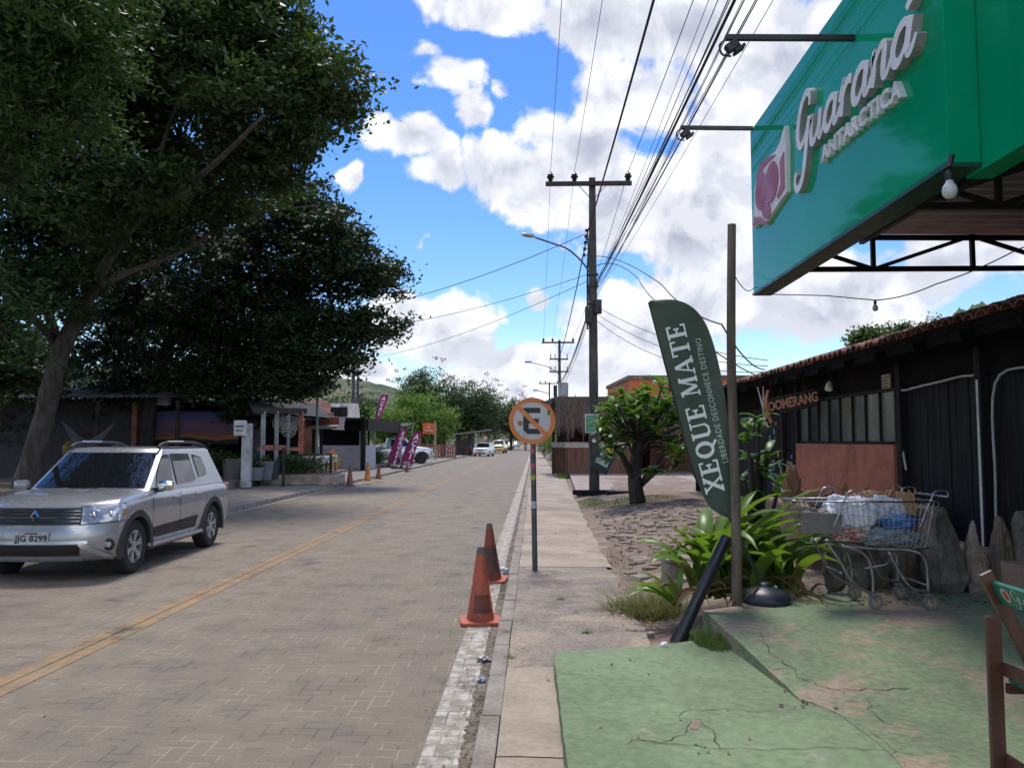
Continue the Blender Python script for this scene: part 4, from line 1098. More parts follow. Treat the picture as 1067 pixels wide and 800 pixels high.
def thatch_strands(a, b_, ztop, zbot, n, push):
    a, b_ = Vector(a), Vector(b_); d = (b_ - a).normalized(); nn = Vector((d.y, -d.x, 0))
    for k in range(n):
        t = rr_.random(); q = a.lerp(b_, t); zz0 = ztop - rr_.random() ** 1.4 * (ztop - zbot) * .8; l = rr_.uniform(.4, .95)
        f = (ztop - zz0) / (ztop - zbot); p0 = q + nn * (push * f + rr_.uniform(-.02, .08)); p0.z = zz0
        p1 = p0 + nn * rr_.uniform(-.04, .08) + d * rr_.uniform(-.06, .06); p1.z = zz0 - l; w = rr_.uniform(.015, .045)
        th.add([p0 - d * w, p0 + d * w, p1 + d * w * .3, p1 - d * w * .3], [(0, 1, 2, 3)])
zt, zb_ = 3.72, 2.3
thatch_strands((-.55, -.35, 0), (9, -.35, 0), zt, zb_, 2600, .35)
thatch_strands((-1.0, 4.6, 0), (-.55, -.35, 0), zt, zb_, 1300, .35)
th.prism([(-.5, -.3), (9, -.3), (9, 4.5), (-.95, 4.5)], zb_ + .35, zt)
th.build('thatch_roof', M['thatch'], ks)

# ---- utility poles
def insulator(b, c, s=1.0):
    b.lathe([(.02 * s, -.12 * s), (.06 * s, -.10 * s), (.085 * s, -.05 * s), (.05 * s, -.03 * s), (.11 * s, .0), (.12 * s, .03 * s), (.06 * s, .06 * s), (.10 * s, .09 * s), (.05 * s, .13 * s), (.03 * s, .17 * s)], 12, c)
def utility_pole(label, x, y, z0, ztop, full=True, group='utility poles along the pavement'):
    t = thing('utility_pole', label, 'utility pole', (x, y, z0), 0, group)
    b = MB(); H = ztop - z0; w0, w1 = .30, .19
    b.add([(sx * w0 / 2, sy * w0 * .42, -.1) for sx, sy in ((-1, -1), (1, -1), (1, 1), (-1, 1))] + [(sx * w1 / 2, sy * w1 * .42, H) for sx, sy in ((-1, -1), (1, -1), (1, 1), (-1, 1))],
          [(0, 3, 2, 1), (4, 5, 6, 7), (0, 1, 5, 4), (1, 2, 6, 5), (2, 3, 7, 6), (3, 0, 4, 7)])
    # raised edges leave shallow recesses up the face
    for k in range(11):
        zz = .35 + k * (H - .6) / 11; f = zz / H; w = w0 + (w1 - w0) * f
        for sx in (-1, 1): b.box((sx * (w / 2 - .025), -w * .42 - .008, zz + .29), (.045, .022, .56))
        b.box((0, -w * .42 - .006, zz), (w * .98, .018, .07))
    b.build('pole', M['pole_concrete'], t)
    c = MB(); zc = H - .22
    c.box((-.12, -.16, zc), (2.62, .10, .13), bev=.008); c.build('crossarm', mat('dark crossarm timber', (.035, .028, .024), .8), t)
    for sx in (-1, 1):
        c = MB(); c.bar((sx * .42 - .0, -.14, zc - .05), (sx * .08, -.10, zc - .42), .035, .012); c.build('brace', M['black_steel'], t)
    for xx in (-1.28, -.55, 1.08):
        c = MB(); insulator(c, (xx, -.16, zc + .19)); c.tube([(xx, -.16, zc), (xx, -.16, zc + .1)], .015, 5); c.build('insulator', M['ceramic'], t, smooth=40)
    return t, H
X1, Y1p = 1.78, 24.6
up1, H1 = utility_pole('tall dark concrete pole with crossarm standing by the frangipani', X1, Y1p, .1, 9.75)
# low-voltage rack, meter boxes and bands on the near pole
for k in range(5):
    b = MB(); zz = H1 - 1.65 - .19 * k; b.lathe([(.03, -.05), (.055, -.03), (.035, 0), (.055, .03), (.03, .05)], 10, (-.19 - .02 * k, -.1, zz)); b.bar((-.12, -.1, zz), (-.22, -.1, zz), .02); b.build('spool_insulator', M['ceramic'], up1, smooth=40)
for (x_, z_, w_, h_) in ((.14, H1 - 4.0, .22, .42), (-.15, H1 - 4.25, .20, .5)):
    b = MB(); b.box((x_, -.12, z_), (w_, .2, h_), bev=.02); b.build('junction_box', M['black_steel'], up1)
b = MB()
for z_ in (H1 - 3.0, H1 - 3.35, H1 - 3.9, 2.35, 1.55): b.box((0, 0, z_), (.30 + .02, .27, .05))
b.build('band', M['black_steel'], up1)
b = MB()
for k in range(5):
    q = [(-.16 - .02 * (k % 2), -.14, H1 - 1.7 - k * .1)]
    for s_ in range(6): q.append((-.15 + rnd.uniform(-.05, .04), -.15 + rnd.uniform(-.03, .03), H1 - 2.2 - .5 * s_))
    b.tube(spline(q, 3), .012, 5)
b.build('cable_run', M['cable'], up1)
b = MB(); arm = [(-.10, -.12, H1 - 2.95), (-.38, -.3, H1 - 2.62), (-.8, -.7, H1 - 2.36), (-1.2, -1.0, H1 - 2.28), (-1.75, -1.45, H1 - 2.2)]
b.tube(spline(arm, 5), .028, 8); la = b.build('lamp_arm', mat('grey lamp arm', (.10, .10, .105), .6), up1, smooth=True)
b = MB(); b.lathe([(.03, -.24), (.075, -.16), (.10, .0), (.085, .14), (.03, .22)], 14, (0, 0, 0), 'X'); b.v = [(v[0], v[1], v[2] * (.55 if v[2] < 0 else .8)) for v in b.v]
b.xf(Matrix.Translation((-1.95, -1.60, H1 - 2.18)) @ Matrix.Rotation(R(38), 4, 'Z')); b.build('lamp_head', mat('pale lamp housing', (.36, .36, .36), .4), up1, smooth=40)
# notices on the near pole
nt_ = thing('poster', 'small green and white framed notice on the near concrete pole', 'sign', (P(616.5, 441, 24.42).x, 24.44, P(616, 441, 24.4).z))
b = MB(); b.box((0, 0, 0), (.40, .03, .56), bev=.006); b.build('frame', mat('faded white frame', (.55, .56, .52), .6), nt_)
b = MB(); b.box((0, -.018, 0), (.33, .006, .49)); b.build('print', mat('green print', (.05, .20, .12), .5, (.10, .26, .22), 5, c3=(.42, .20, .08), scale3=6, lo3=.6, hi3=.66), nt_)
nt2 = thing('tilted_sign', 'crooked dark green plate hanging low on the concrete pole', 'sign', (P(628, 480, 24.3).x, 24.3, P(628, 480, 24.3).z))
nt2.rotation_euler = (0, R(27), 0)
b = MB(); b.box((0, 0, 0), (.56, .05, .66), bev=.01); b.build('plate', mat('dark green plate', (.012, .045, .035), .6), nt2)
b = MB(); b.box((-.0, -.028, -.05), (.40, .006, .16)); b.lathe([(.05, -.031), (.05, -.026)], 12, (-.12, 0, .16), 'Y'); b.build('print', mat('grey label', (.42, .46, .48), .6), nt2)
b = MB(); b.lathe([(.06, -.02), (.06, .0)], 14, (0, 0, 0), 'Y'); c = P(619, 459, 24.4)
o = b.build('badge', M['white_paint'], None, loc=(c.x, 24.42, c.z)); tag(o, 'tiny pale round badge on the concrete pole between two notices', 'sign')
tm = thing('sleeper_edging', 'black timber edging round the foot of the near concrete pole', 'timber', (1.9, 24.1, .16))
b = MB(); b.box((-.15, .2, .04), (1.25, .16, .14), bev=.015); b.build('beam', M['black_wood'], tm); b = MB(); b.box((.55, -.25, .02), (.75, .5, .18), bev=.02); b.build('beam', M['black_wood'], tm)
# the next poles down the street
up2, H2 = utility_pole('second concrete pole with three crossarms and a transformer, over the thatch', 2.0, 65, .05, 9.75)
for dz, wd in ((1.55, 1.5), (2.55, 1.55)):
    b = MB(); b.box((-.05, -.15, H2 - dz), (wd, .09, .11)); b.build('crossarm', M['black_steel'], up2)
    for xx in (-.7, -.35, .6):
        b = MB(); b.tube([(xx, -.15, H2 - dz), (xx, -.15, H2 - dz + .42)], .04, 6); b.build('insulator', M['ceramic'], up2)
b = MB(); b.lathe([(.38, -.55), (.40, -.5), (.40, .45), (.36, .55)], 16, (.28, -.45, H2 - 4.0)); b.box((.28, -.87, H2 - 4.0), (.3, .1, .8)); b.build('transformer', mat('grey transformer tank', (.30, .31, .33), .5), up2)
b = MB(); b.box((-.35, -.3, H2 - 4.1), (.3, .25, .9)); b.build('switch_box', M['black_steel'], up2)
b = MB(); b.tube([(-.1, -.1, H2 - 2.7), (-.9, -.5, H2 - 2.2), (-2.3, -1.2, H2 - 1.9)], .03, 6); b.box((-2.5, -1.25, H2 - 1.88), (.5, .2, .12)); b.build('lamp_arm', mat('grey street lamp', (.2, .2, .2), .5), up2)
up3, H3 = utility_pole('third and farthest concrete pole beyond the transformer pole', 2.05, 112, .05, 9.75)
b = MB(); b.tube([(-.1, -.1, H3 - 1.6), (-1.6, -.8, H3 - 1.2)], .05, 6); b.box((-1.9, -.9, H3 - 1.2), (.7, .25, .15)); b.build('lamp_arm', M['black_steel'], up3)
# the pole behind the viewer carries the other ends of the lines
up0, H0 = utility_pole('concrete pole behind the viewer', X1 + .05, -14, .1, 9.75)
# the grey poles across the street
for k, (px, Y, top, w, lab) in enumerate([(368.5, 70, 380, .3, 'taller of the twin grey poles beyond the restaurant roof'), (373, 84, 394, .28, 'shorter of the twin grey poles beyond the restaurant roof')]):
    c = P(px, top, Y); t = thing('utility_pole', lab, 'utility pole', (c.x, Y, .1), 0, 'twin poles across the street')
    b = MB(); b.tube([(0, 0, 0), (0, 0, c.z)], [w * .65, w * .45], 8); b.build('pole', M['pole_concrete'], t)
    b = MB()
    for q in range(4):
        b.tube([(-.38, 0, c.z - .3 - .75 * q), (.38, 0, c.z - .3 - .75 * q)], .05, 5)
        for s_ in (-1, 1): b.box((s_ * .4, 0, c.z - .3 - .75 * q), (.14, .14, .26))
    b.build('crossarm', M['black_steel'], t)
c = P(331, 402, 34); t = thing('flag_pole', 'thin grey pole rising in front of the tiled restaurant roof', 'pole', (c.x, 34, .12)); b = MB(); b.tube([(0, 0, 0), (0, 0, c.z + .4)], .055, 8); b.build('pole', mat('grey pole', (.16, .17, .17), .6), t)

# ---- overhead lines
def span(b, a, c, sag, r, n=22):
    a, c = Vector(a), Vector(c); b.tube([a.lerp(c, i / n) - Vector((0, 0, 4 * sag * (i / n) * (1 - i / n))) for i in range(n + 1)], r, 5, False)
def line(name, label, pts, sags, r, m='cable', group=None):
    b = MB()
    for i in range(len(pts) - 1): span(b, pts[i], pts[i + 1], sags[i], r)
    o = b.build(name, M[m]); return tag(o, label, 'cable', group)
zi = .1 + H1 - .22 + .34
for k, xx in enumerate((-1.28, -.55, 1.08)):
    line('power_line', ['thin bare wire over the left insulator of the street poles', 'thin bare wire over the middle insulator of the street poles', 'thin bare wire over the right insulator of the street poles'][k],
         [(X1 + xx, -14, zi), (X1 + xx, 24.45, zi), (2.0 + xx, 64.85, zi), (2.05 + xx, 111.8, zi)], [.35, .45, .5], .0065 if k < 2 else .009, 'wire_grey' if k < 2 else 'cable', 'bare top wires')
line('twisted_cable', 'thick twisted black cable climbing from the pole to the top edge', [(X1 - .02, -14, .1 + H1 - 1.35), (X1 - .15, 24.45, .1 + H1 - 1.7), (1.85, 64.85, .1 + H1 - 1.7)], [.35, .5], .021)
line('twisted_cable', 'thickest black cable crossing the wire bundle', [(X1 + .75, -14, .1 + H1 - 2.55), (X1 + .1, 24.45, .1 + H1 - 3.3), (2.05, 64.85, .1 + H1 - 3.4)], [.35, .5], .019)
for k in range(11):
    xo, zo = .12 + .11 * k, -2.9 - .11 * (k % 5)
    line('phone_line', 'thin dark wire in the bundle running up right from the concrete pole', [(X1 + xo * 1.05, -14, .1 + H1 + zo + .35), (X1 + .16 - .02 * (k % 3), 24.45, .1 + H1 + zo - .25), (2.0 - .06 * (k % 4), 64.85, .1 + H1 + zo - .45)],
         [.30 + .05 * (k % 4), .55 + .06 * (k % 3)], .004 + .0015 * (k % 3), 'cable' if k % 2 else 'wire_grey', 'bundle of thin wires')
pz = lambda d: .1 + H1 - d
c1 = (P(425, 302, 24)); 
line('drop_wire', 'service wire crossing the road from the lamp arm to the left', [(X1 - .2, 24.5, pz(1.75)), (-7.5, 31, 6.6), (-14, 33, 6.2)], [.3, .1], .012)
line('drop_wire', 'upper of two service wires crossing the road lower down', [(X1 - .15, 24.5, pz(3.0)), (-9, 36, 6.6), (-16, 40, 6.0)], [.35, .1], .010, 'wire_grey')
line('drop_wire', 'lower of two service wires crossing the road lower down', [(X1 - .15, 24.5, pz(3.2)), (-9, 44, 6.2), (-16, 50, 6.0)], [.35, .1], .010, 'wire_grey')
fx = P(655, 272, 15)
line('drop_wire', 'service wire looping from the pole towards the feather flag top', [(X1 + .1, 24.5, pz(2.45)), tuple(P(690, 297, 16)), tuple(P(752, 338, 11)), tuple(P(797, 385, 15.5))], [-.15, .12, .15], .012)
line('drop_wire', 'service wire from the pole that passes behind the feather flag', [(X1 + .1, 24.5, pz(2.75)), tuple(P(665, 290, 20)), tuple(P(690, 318, 17)), tuple(P(790, 392, 16.5))], [-.2, .1, .15], .013)
for k in range(3):
    line('drop_wire', ['top one of three thin wires sinking right behind the feather flag', 'middle one of three thin wires sinking right behind the feather flag', 'bottom one of three thin wires sinking right behind the feather flag'][k],
         [(X1 + .12, 24.5, pz(4.0 + .22 * k)), (4.9, 17.2, 3.4 - .12 * k)], [.25 + .1 * k], .009)

# ---- round no-parking sign
s0 = G(557.5, 594, .055)
ns = thing('no_parking_sign', 'round orange rimmed sign with barred letter E on a stickered pole', 'road sign', (s0.x, s0.y, .055))
zc = P(554.5, 438.5, s0.y).z - .055; xo = P(554.5, 438.5, s0.y).x - s0.x
b = MB(); b.tube([(0, 0, -.05), (xo * .9, 0, zc + .22)], .036, 14); b.build('pole', mat('dark green grey pole', (.075, .088, .085), .5, (.05, .055, .055), 5), ns, smooth=40)
b = MB(); b.lathe([(.30, -.046), (.30, -.038)], 48, (xo, 0, zc), 'Y'); b.build('plate', mat('grey white sign face', (.50, .49, .48), .45, (.44, .43, .42), 5, fine=.06), ns)
M['sign_orange'] = mat('faded red orange rim', (.62, .20, .045), .5, (.55, .16, .035), 6, fine=.12)
b = MB(); n_ = 56
vs = [];
for k in range(n_):
    a = 2 * PI * k / n_
    for rr_ in (.302, .243):
        vs.append((xo + rr_ * math.cos(a), -.0475, zc + rr_ * math.sin(a)))
b.add(vs, [(2 * k, 2 * k + 1, (2 * k + 3) % (2 * n_), (2 * k + 2) % (2 * n_)) for k in range(n_)]); b.build('rim', M['sign_orange'], ns)
b = MB()
for (x_, z_, w_, h_) in ((-.08, 0, .072, .34), (.032, .136, .152, .068), (.022, 0, .132, .062), (.032, -.136, .152, .068)): b.box((xo + x_, -.0465, zc + z_), (w_, .003, h_))
b.v = [(v[0], v[1] - (.0003 * (i // 8)), v[2]) for i, v in enumerate(b.v)]
b.build('letter', mat('black letter', (.018, .017, .017), .5), ns)
b = MB(); b.box((xo, -.0505, zc), (.50, .003, .055), Matrix.Rotation(R(45), 3, 'Y')); b.build('bar', M['sign_orange'], ns)
b = MB()
for k, (x_, z_, r_) in enumerate(((-.155, -.03, .034), (-.16, -.03, .02))): b.lathe([(r_, -.0485 - .001 * k), (r_, -.0475 - .001 * k)], 16, (xo + x_, 0, zc + z_), 'Y')
b.build('sticker', mat('brown sticker', (.28, .17, .05), .5), ns)
for (x_, z_, w_, h_, rot, c_) in ((.18, .24, .12, .03, 15, (.10, .045, .12)), (.215, .11, .03, .05, 5, (.05, .12, .05)), (.235, .09, .045, .03, -20, (.45, .5, .06)), (-.12, -.15, .10, .05, 40, (.40, .46, .52))):
    b = MB(); b.box((xo + x_, -.0525, zc + z_), (w_, .002, h_), Matrix.Rotation(R(rot), 3, 'Y')); b.build('sticker', mat('sticker', c_, .5), ns)
for (z_, h_, c_) in ((1.53, .05, (.5, .07, .10)), (1.34, .05, (.5, .07, .12)), (1.19, .06, (.42, .36, .05)), (.84, .09, (.42, .44, .46)), (1.46, .05, (.04, .05, .05))):
    b = MB(); xz = xo * .9 * z_ / zc
    b.lathe([(.0372, -h_ / 2), (.0372, h_ / 2)], 16, (xz, 0, z_), cap=False); b.build('sticker', mat('pole sticker', c_, .5, fine=.3), ns)

# ---- traffic cones
def cone(label, loc, h, mats, rz=0.0, tilt=(0, 0), group='traffic cones'):
    t = thing('traffic_cone', label, 'traffic cone', loc, rz, group); t.rotation_euler = (tilt[0], tilt[1], rz)
    k = h / .70; body, basem, tip = mats
    b = MB(); rb, rt = .135 * k, .034 * k
    def rad(z): return rb + (rt - rb) * z / (.70 * k)
    b.lathe([(rad(.03 * k), .03 * k), (rad(.27 * k), .27 * k), (rad(.27 * k) - .002, .272 * k), (rad(.45 * k), .45 * k), (rad(.455 * k) - .002, .452 * k), (rad(.63 * k), .63 * k)], 28); b.build('body', body, t, smooth=40)
    b = MB(); b.lathe([(rad(.63 * k) - .001, .63 * k), (rad(.68 * k), .68 * k), (rt * .9, .70 * k), (rt * .6, .70 * k), (rt * .6, .66 * k)], 20); b.build('tip', tip, t, smooth=40)
    b = MB(); s = .195 * k; poly = []
    for cx_, cy_, a0 in ((s - .05, s - .05, 0), (-s + .05, s - .05, 90), (-s + .05, -s + .05, 180), (s - .05, -s + .05, 270)):
        for q in range(5): a = R(a0 + 22.5 * q); poly.append((cx_ + .05 * math.cos(a), cy_ + .05 * math.sin(a)))
    b.prism(poly, .004, .028 * k); b.build('base', basem, t)
    return t
c = G(499.5, 651.5, .005); cone('nearer dirty orange cone on the white edge line', (c.x, c.y + .16, .006), .70, (M['cone_orange'], M['cone_base'], M['cone_tip']), R(8))
t_ = [o for o in scene.objects if o.get('category') == 'traffic cone'][0]
b = MB(); N_ = 10; vs = []
def rad_(z): return .135 + (.034 - .135) * z / .70 + .0012
for i in range(N_ + 1):
    a = R(232 + 8.6 * i)
    vs += [(rad_(.10) * math.cos(a), rad_(.10) * math.sin(a), .10), (rad_(.265) * math.cos(a), rad_(.265) * math.sin(a), .265)]
b.add(vs, [(2 * i, 2 * i + 2, 2 * i + 3, 2 * i + 1) for i in range(N_)]); b.build('soot_band', M['cone_band'], t_)
c = G(511, 607, .005); cone('farther sooty orange cone, half hidden by the nearer one', (c.x, c.y + .14, .006), .70, (mat('sooty orange rubber', (.25, .055, .032), .7, (.13, .035, .024), 5, c3=(.06, .026, .02), scale3=3, lo3=.46, hi3=.6), M['cone_base'], M['cone_tip']), R(-6), (R(2), R(-1.5)))
for k, (px, py, hpx, ms, lab) in enumerate([(364.5, 506, 20.5, 'cone_brown', 'dull brown cone nearest the restaurant, at the left kerb'), (383, 501, 19, 'cone_yellow', 'yellowish orange cone in the middle of the three at the left kerb'), (394.5, 499, 16, 'cone_brown', 'rusty cone at the right end of the three by the left kerb'), (424, 492, 10, 'cone_brown', 'small orange cone in front of the purple feather flags')]):
    c = G(px, py, .01 if k in (0,) else .125); cone(lab, (c.x, c.y, .006 if k == 0 else .125), min(.75, hpx * c.y / FPX), (M[ms], M[ms], M['cone_tip'] if k < 2 else M[ms]))

# ---- litter in the gutter
o = MB(); r = random.Random(4)
def crumpled(name, label, c, s, m, seed, cat='litter'):
    bm = bmesh.new(); bmesh.ops.create_icosphere(bm, subdivisions=3, radius=1)
    for v in bm.verts:
        n = mnoise.fractal(v.co * 1.8 + Vector((seed, 0, 0)), 1, 2, 4); k = 1 + .55 * n
        v.co = Vector((v.co.x * s[0] * k, v.co.y * s[1] * k, max(-s[2] * .6, v.co.z * s[2] * k)))
    me = bpy.data.meshes.new(name); bm.to_mesh(me); bm.free(); me.materials.append(m)
    o = bpy.data.objects.new(name, me); o.location = (c[0], c[1], c[2] + s[2] * .55); link(o); return tag(o, label, cat)
M['can_foil'] = mat('crushed tin', (.32, .31, .30), .4, (.10, .085, .08), 18, metal=.5)
M['plastic_clear'] = mat('pale clear plastic', (.52, .56, .6), .25, (.36, .40, .45), 14)
c = G(504, 688, .01); crumpled('crushed_can', 'upper of two crushed cans lying in the gutter', c, (.055, .035, .02), M['can_foil'], 1)
c = G(502, 709, .01); crumpled('crushed_can', 'lower bluish crushed can lying in the gutter', c, (.03, .03, .018), mat('bluish tin', (.18, .24, .36), .4, (.35, .35, .36), 15, metal=.4), 5)
c = G(526, 595, .03); crumpled('plastic_cup', 'clear plastic wrapper on the kerb beside the farther cone', c, (.07, .04, .035), M['plastic_clear'], 8)
c = G(692, 673, LOW); crumpled('bottle_cap', 'tiny crumpled white wrapper at the edge of the green slab', c, (.03, .025, .02), M['white_paint'], 12)

# ---- leaning black pipe
b = MB(); a, c = Vector((1.12, 6.62, .11)), Vector(P(757, 560, 7.0))
b.tube([a, a.lerp(c, .12), a.lerp(c, .125), c], [.062, .062, .05, .046], 16)
o = b.build('plastic_pipe', mat('black plastic pipe', (.016, .016, .018), .38), None, smooth=40); tag(o, 'black plastic pipe leaning across the lily leaves beside the terrace corner', 'pipe')

# ---- wooden pole
c = G(768, 629, .335); tp = P(762.5, 234, c.y)
b = MB(); b.tube(spline([(c.x, c.y, .3), (c.x + .005, c.y, 1.2), (c.x - .01, c.y, 2.4), (tp.x, tp.y, tp.z)], 6), [.046 - .0005 * i for i in range(19)], 12)
o = b.build('wooden_pole', M['wood_pole'], None, smooth=40); tag(o, 'slim weathered wooden pole standing at the back edge of the green terrace', 'pole')
line('string_wire', 'thin wire tied from the green canopy corner to the wooden pole', [(tp.x, tp.y, P(763, 283, c.y).z), (2.8, 10.35, P(786, 300, 10.4).z)], [.1], .005)

# ---- feather flag
fb = G(797, 627, .335)
ff = thing('feather_flag', 'tall dark green feather flag with white lettering leaning over the lilies', 'flag', (fb.x, fb.y, .335))
b = MB(); b.lathe([(.205, 0), (.215, .02), (.21, .06), (.17, .10), (.06, .135), (.05, .16), (.03, .17)], 32); b.build('base', mat('dark blue plastic', (.022, .028, .042), .45), ff, smooth=40)
def fl(px, py): v = P(px, py, fb.y - .02); return Vector((v.x - fb.x, 0, v.z - .335))
edge = [fl(763, 541), fl(749, 535), fl(737, 524), fl(725, 495), fl(716, 465), fl(708, 431), fl(697, 390), fl(686, 350), fl(677, 314)]
right = [fl(763, 541), fl(766, 525), fl(764, 485), fl(760, 448), fl(754, 402), fl(746, 363), fl(736, 336), fl(722, 320), fl(703, 312.5), fl(677, 313)]
b = MB(); b.tube(spline([Vector((0, 0, .1)), edge[0] * .55 + Vector((.02, .04, .0)), edge[0] + Vector((.01, .09, 0)), edge[0].lerp(edge[3], .6) + Vector((.03, .09, .02)), edge[3] + Vector((.006, .05, 0)), edge[5] + Vector((.004, .03, 0)), edge[-1] + Vector((.004, .02, 0))], 6), [.016] * 37, 8); b.build('pole', M['black_steel'], ff, smooth=True)
E, Rr = spline(edge, 8), spline(right, 6)
def samp(pl, t):
    k = t * (len(pl) - 1); i = min(int(k), len(pl) - 2); return pl[i].lerp(pl[i + 1], k - i)
def ffun(u, v):
    p = samp(E, v).lerp(samp(Rr, v), u)
    w = .03 * math.sin(u * 5 + v * 7) * u * (1.15 - u) + .02 * math.sin(v * 11 + 1) * u + .035 * math.sin(u * PI) * math.sin(v * 5)
    return Vector((p.x, w, p.z))
b = MB(); b.grid(ffun, 26, 90); 
M['flag_green'] = mat('dark green flag cloth', (.062, .086, .060), .8, (.054, .077, .054), 3, fine=.08)
b.build('cloth', M['flag_green'], ff, smooth=True)
M['flag_white'] = mat('white print', (.80, .82, .80), .8, (.76, .78, .76), 3, fine=.03)
# lettering runs along a line up the cloth; axes measured from the photograph
A0, A1 = fl(744, 504), fl(704.5, 345)          # centre line of the large word, bottom to top
axis = (A1 - A0); LEN = axis.length; axis = axis / LEN; across = Vector((axis.z, 0, -axis.x))
def cloth_y(p):
    best = None
    for v in np.linspace(0, 1, 46):
        a, c_ = samp(E, v), samp(Rr, v)
        if a.z <= p.z <= c_.z or c_.z <= p.z <= a.z or abs((a.z + c_.z) / 2 - p.z) < .03:
            u = (p.x - a.x) / max(1e-4, (c_.x - a.x)); d_ = abs(a.lerp(c_, min(1, max(0, u))).z - p.z) + max(0, -u) + max(0, u - 1)
            if best is None or d_ < best[0]: best = (d_, min(1, max(0, u)), v)
    return ffun(best[1], best[2]).y if best else 0
def on_flag(s, t, off=.006, origin=None, ax=axis, ac=across):
    q = (origin or A0) + ax * s - ac * t
    return Vector((q.x, cloth_y(q) - off, q.z))
SL = {  # slab-serif capitals in a unit box: bars as (x0, y0, x1, y1, width)
 'X': [(.12, .05, .72, .95, .2), (.72, .05, .12, .95, .11), (0, .05, .34, .05, .1), (.5, .05, .86, .05, .1), (0, .95, .34, .95, .1), (.5, .95, .84, .95, .1)],
 'E': [(.2, 0, .2, 1, .2), (0, .05, .7, .05, .1), (0, .95, .68, .95, .1), (.2, .5, .52, .5, .1), (.66, 0, .66, .26, .1), (.64, .76, .64, 1, .1), (.5, .36, .5, .64, .1)],
 'Q': 'Q', 'U': [(.19, .2, .19, .95, .2), (.72, .2, .72, .95, .1), (.12, .2, .35, .02, .16), (.3, .05, .6, .05, .12), (.55, .03, .75, .24, .12), (0, .95, .38, .95, .1), (.54, .95, .9, .95, .1)],
 'M': [(.14, 0, .2, 1, .09), (.2, 1, .5, .1, .2), (.5, .1, .84, 1, .09), (.86, 0, .86, 1, .2), (0, .05, .28, .05, .1), (.70, .05, 1.02, .05, .1), (.05, .95, .24, .95, .1), (.8, .95, 1.02, .95, .1)],
 'A': [(.14, 0, .42, 1, .09), (.44, 1, .76, 0, .2), (.22, .34, .62, .34, .09), (0, .05, .3, .05, .1), (.56, .05, .94, .05, .1)],
 'T': [(.4, 0, .4, 1, .2), (.2, .05, .6, .05, .1), (.02, .95, .78, .95, .1), (.05, .7, .05, 1, .1), (.75, .7, .75, 1, .1)]}
WID = {'X': .9, 'E': .82, 'Q': 1.0, 'U': .98, 'M': 1.1, 'A': 1.0, 'T': .88, ' ': .40}
word = 'XEQUE MATE'; tot = sum(WID[c] for c in word); HT = .172
k_ = LEN / (tot - .86); s_ = -.45 * k_; b = MB(); cnt = 0
def seg_on(x0, y0, x1, y1, w, s0_, sc, h):
    global cnt
    p, q = Vector((x0 * sc, y0 * h)), Vector((x1 * sc, y1 * h)); d = (q - p).normalized(); n = Vector((-d.y, d.x)); w *= sc * .92
    nn_ = 4; vs = []; cnt += 1
    for i in range(nn_ + 1):
        m_ = p.lerp(q, i / nn_)
        for sg in (-1, 1):
            a = m_ + n * sg * w / 2; vs.append(on_flag(s0_ + a.x, a.y - h / 2, .005 + .00012 * (cnt % 24)))
    b.add(vs, [(2 * i, 2 * i + 1, 2 * i + 3, 2 * i + 2) for i in range(nn_)])
for ch in word:
    if ch == 'Q':
        pts = [(.46 + .33 * math.cos(a), .5 + .43 * math.sin(a)) for a in np.linspace(0, 2 * PI, 19)]
        for i in range(18):
            seg_on(*pts[i], *pts[i + 1], .12 + .10 * abs(math.cos((i + .5) / 18 * 2 * PI)), s_, k_, HT)
        seg_on(.45, .15, .85, -.16, .13, s_, k_, HT)
    elif ch != ' ':
        for q in SL[ch]: seg_on(*q, s_, k_, HT)
    s_ += WID[ch] * k_
b.build('lettering', M['flag_white'], ff)
B0, B1 = fl(757, 482), fl(728, 352); ax2 = (B1 - B0); l2 = ax2.length; ax2 /= l2; ac2 = Vector((ax2.z, 0, -ax2.x))
mid = (B0 + B1) / 2
vs, fs = text_geo('LIBERDADE DESCONHECE DESTINO', .07, .0006, 1.15)
ext = max(v.x for v in vs) * 2; kk = l2 * 1.0 / ext; b = MB()
b.add([on_flag(v.x * kk, v.y * min(1.15, kk * 1.15), .006, mid, ax2, ac2) for v in vs], fs); b.build('lettering', mat('pale green print', (.52, .60, .52), .8, fine=.03), ff)

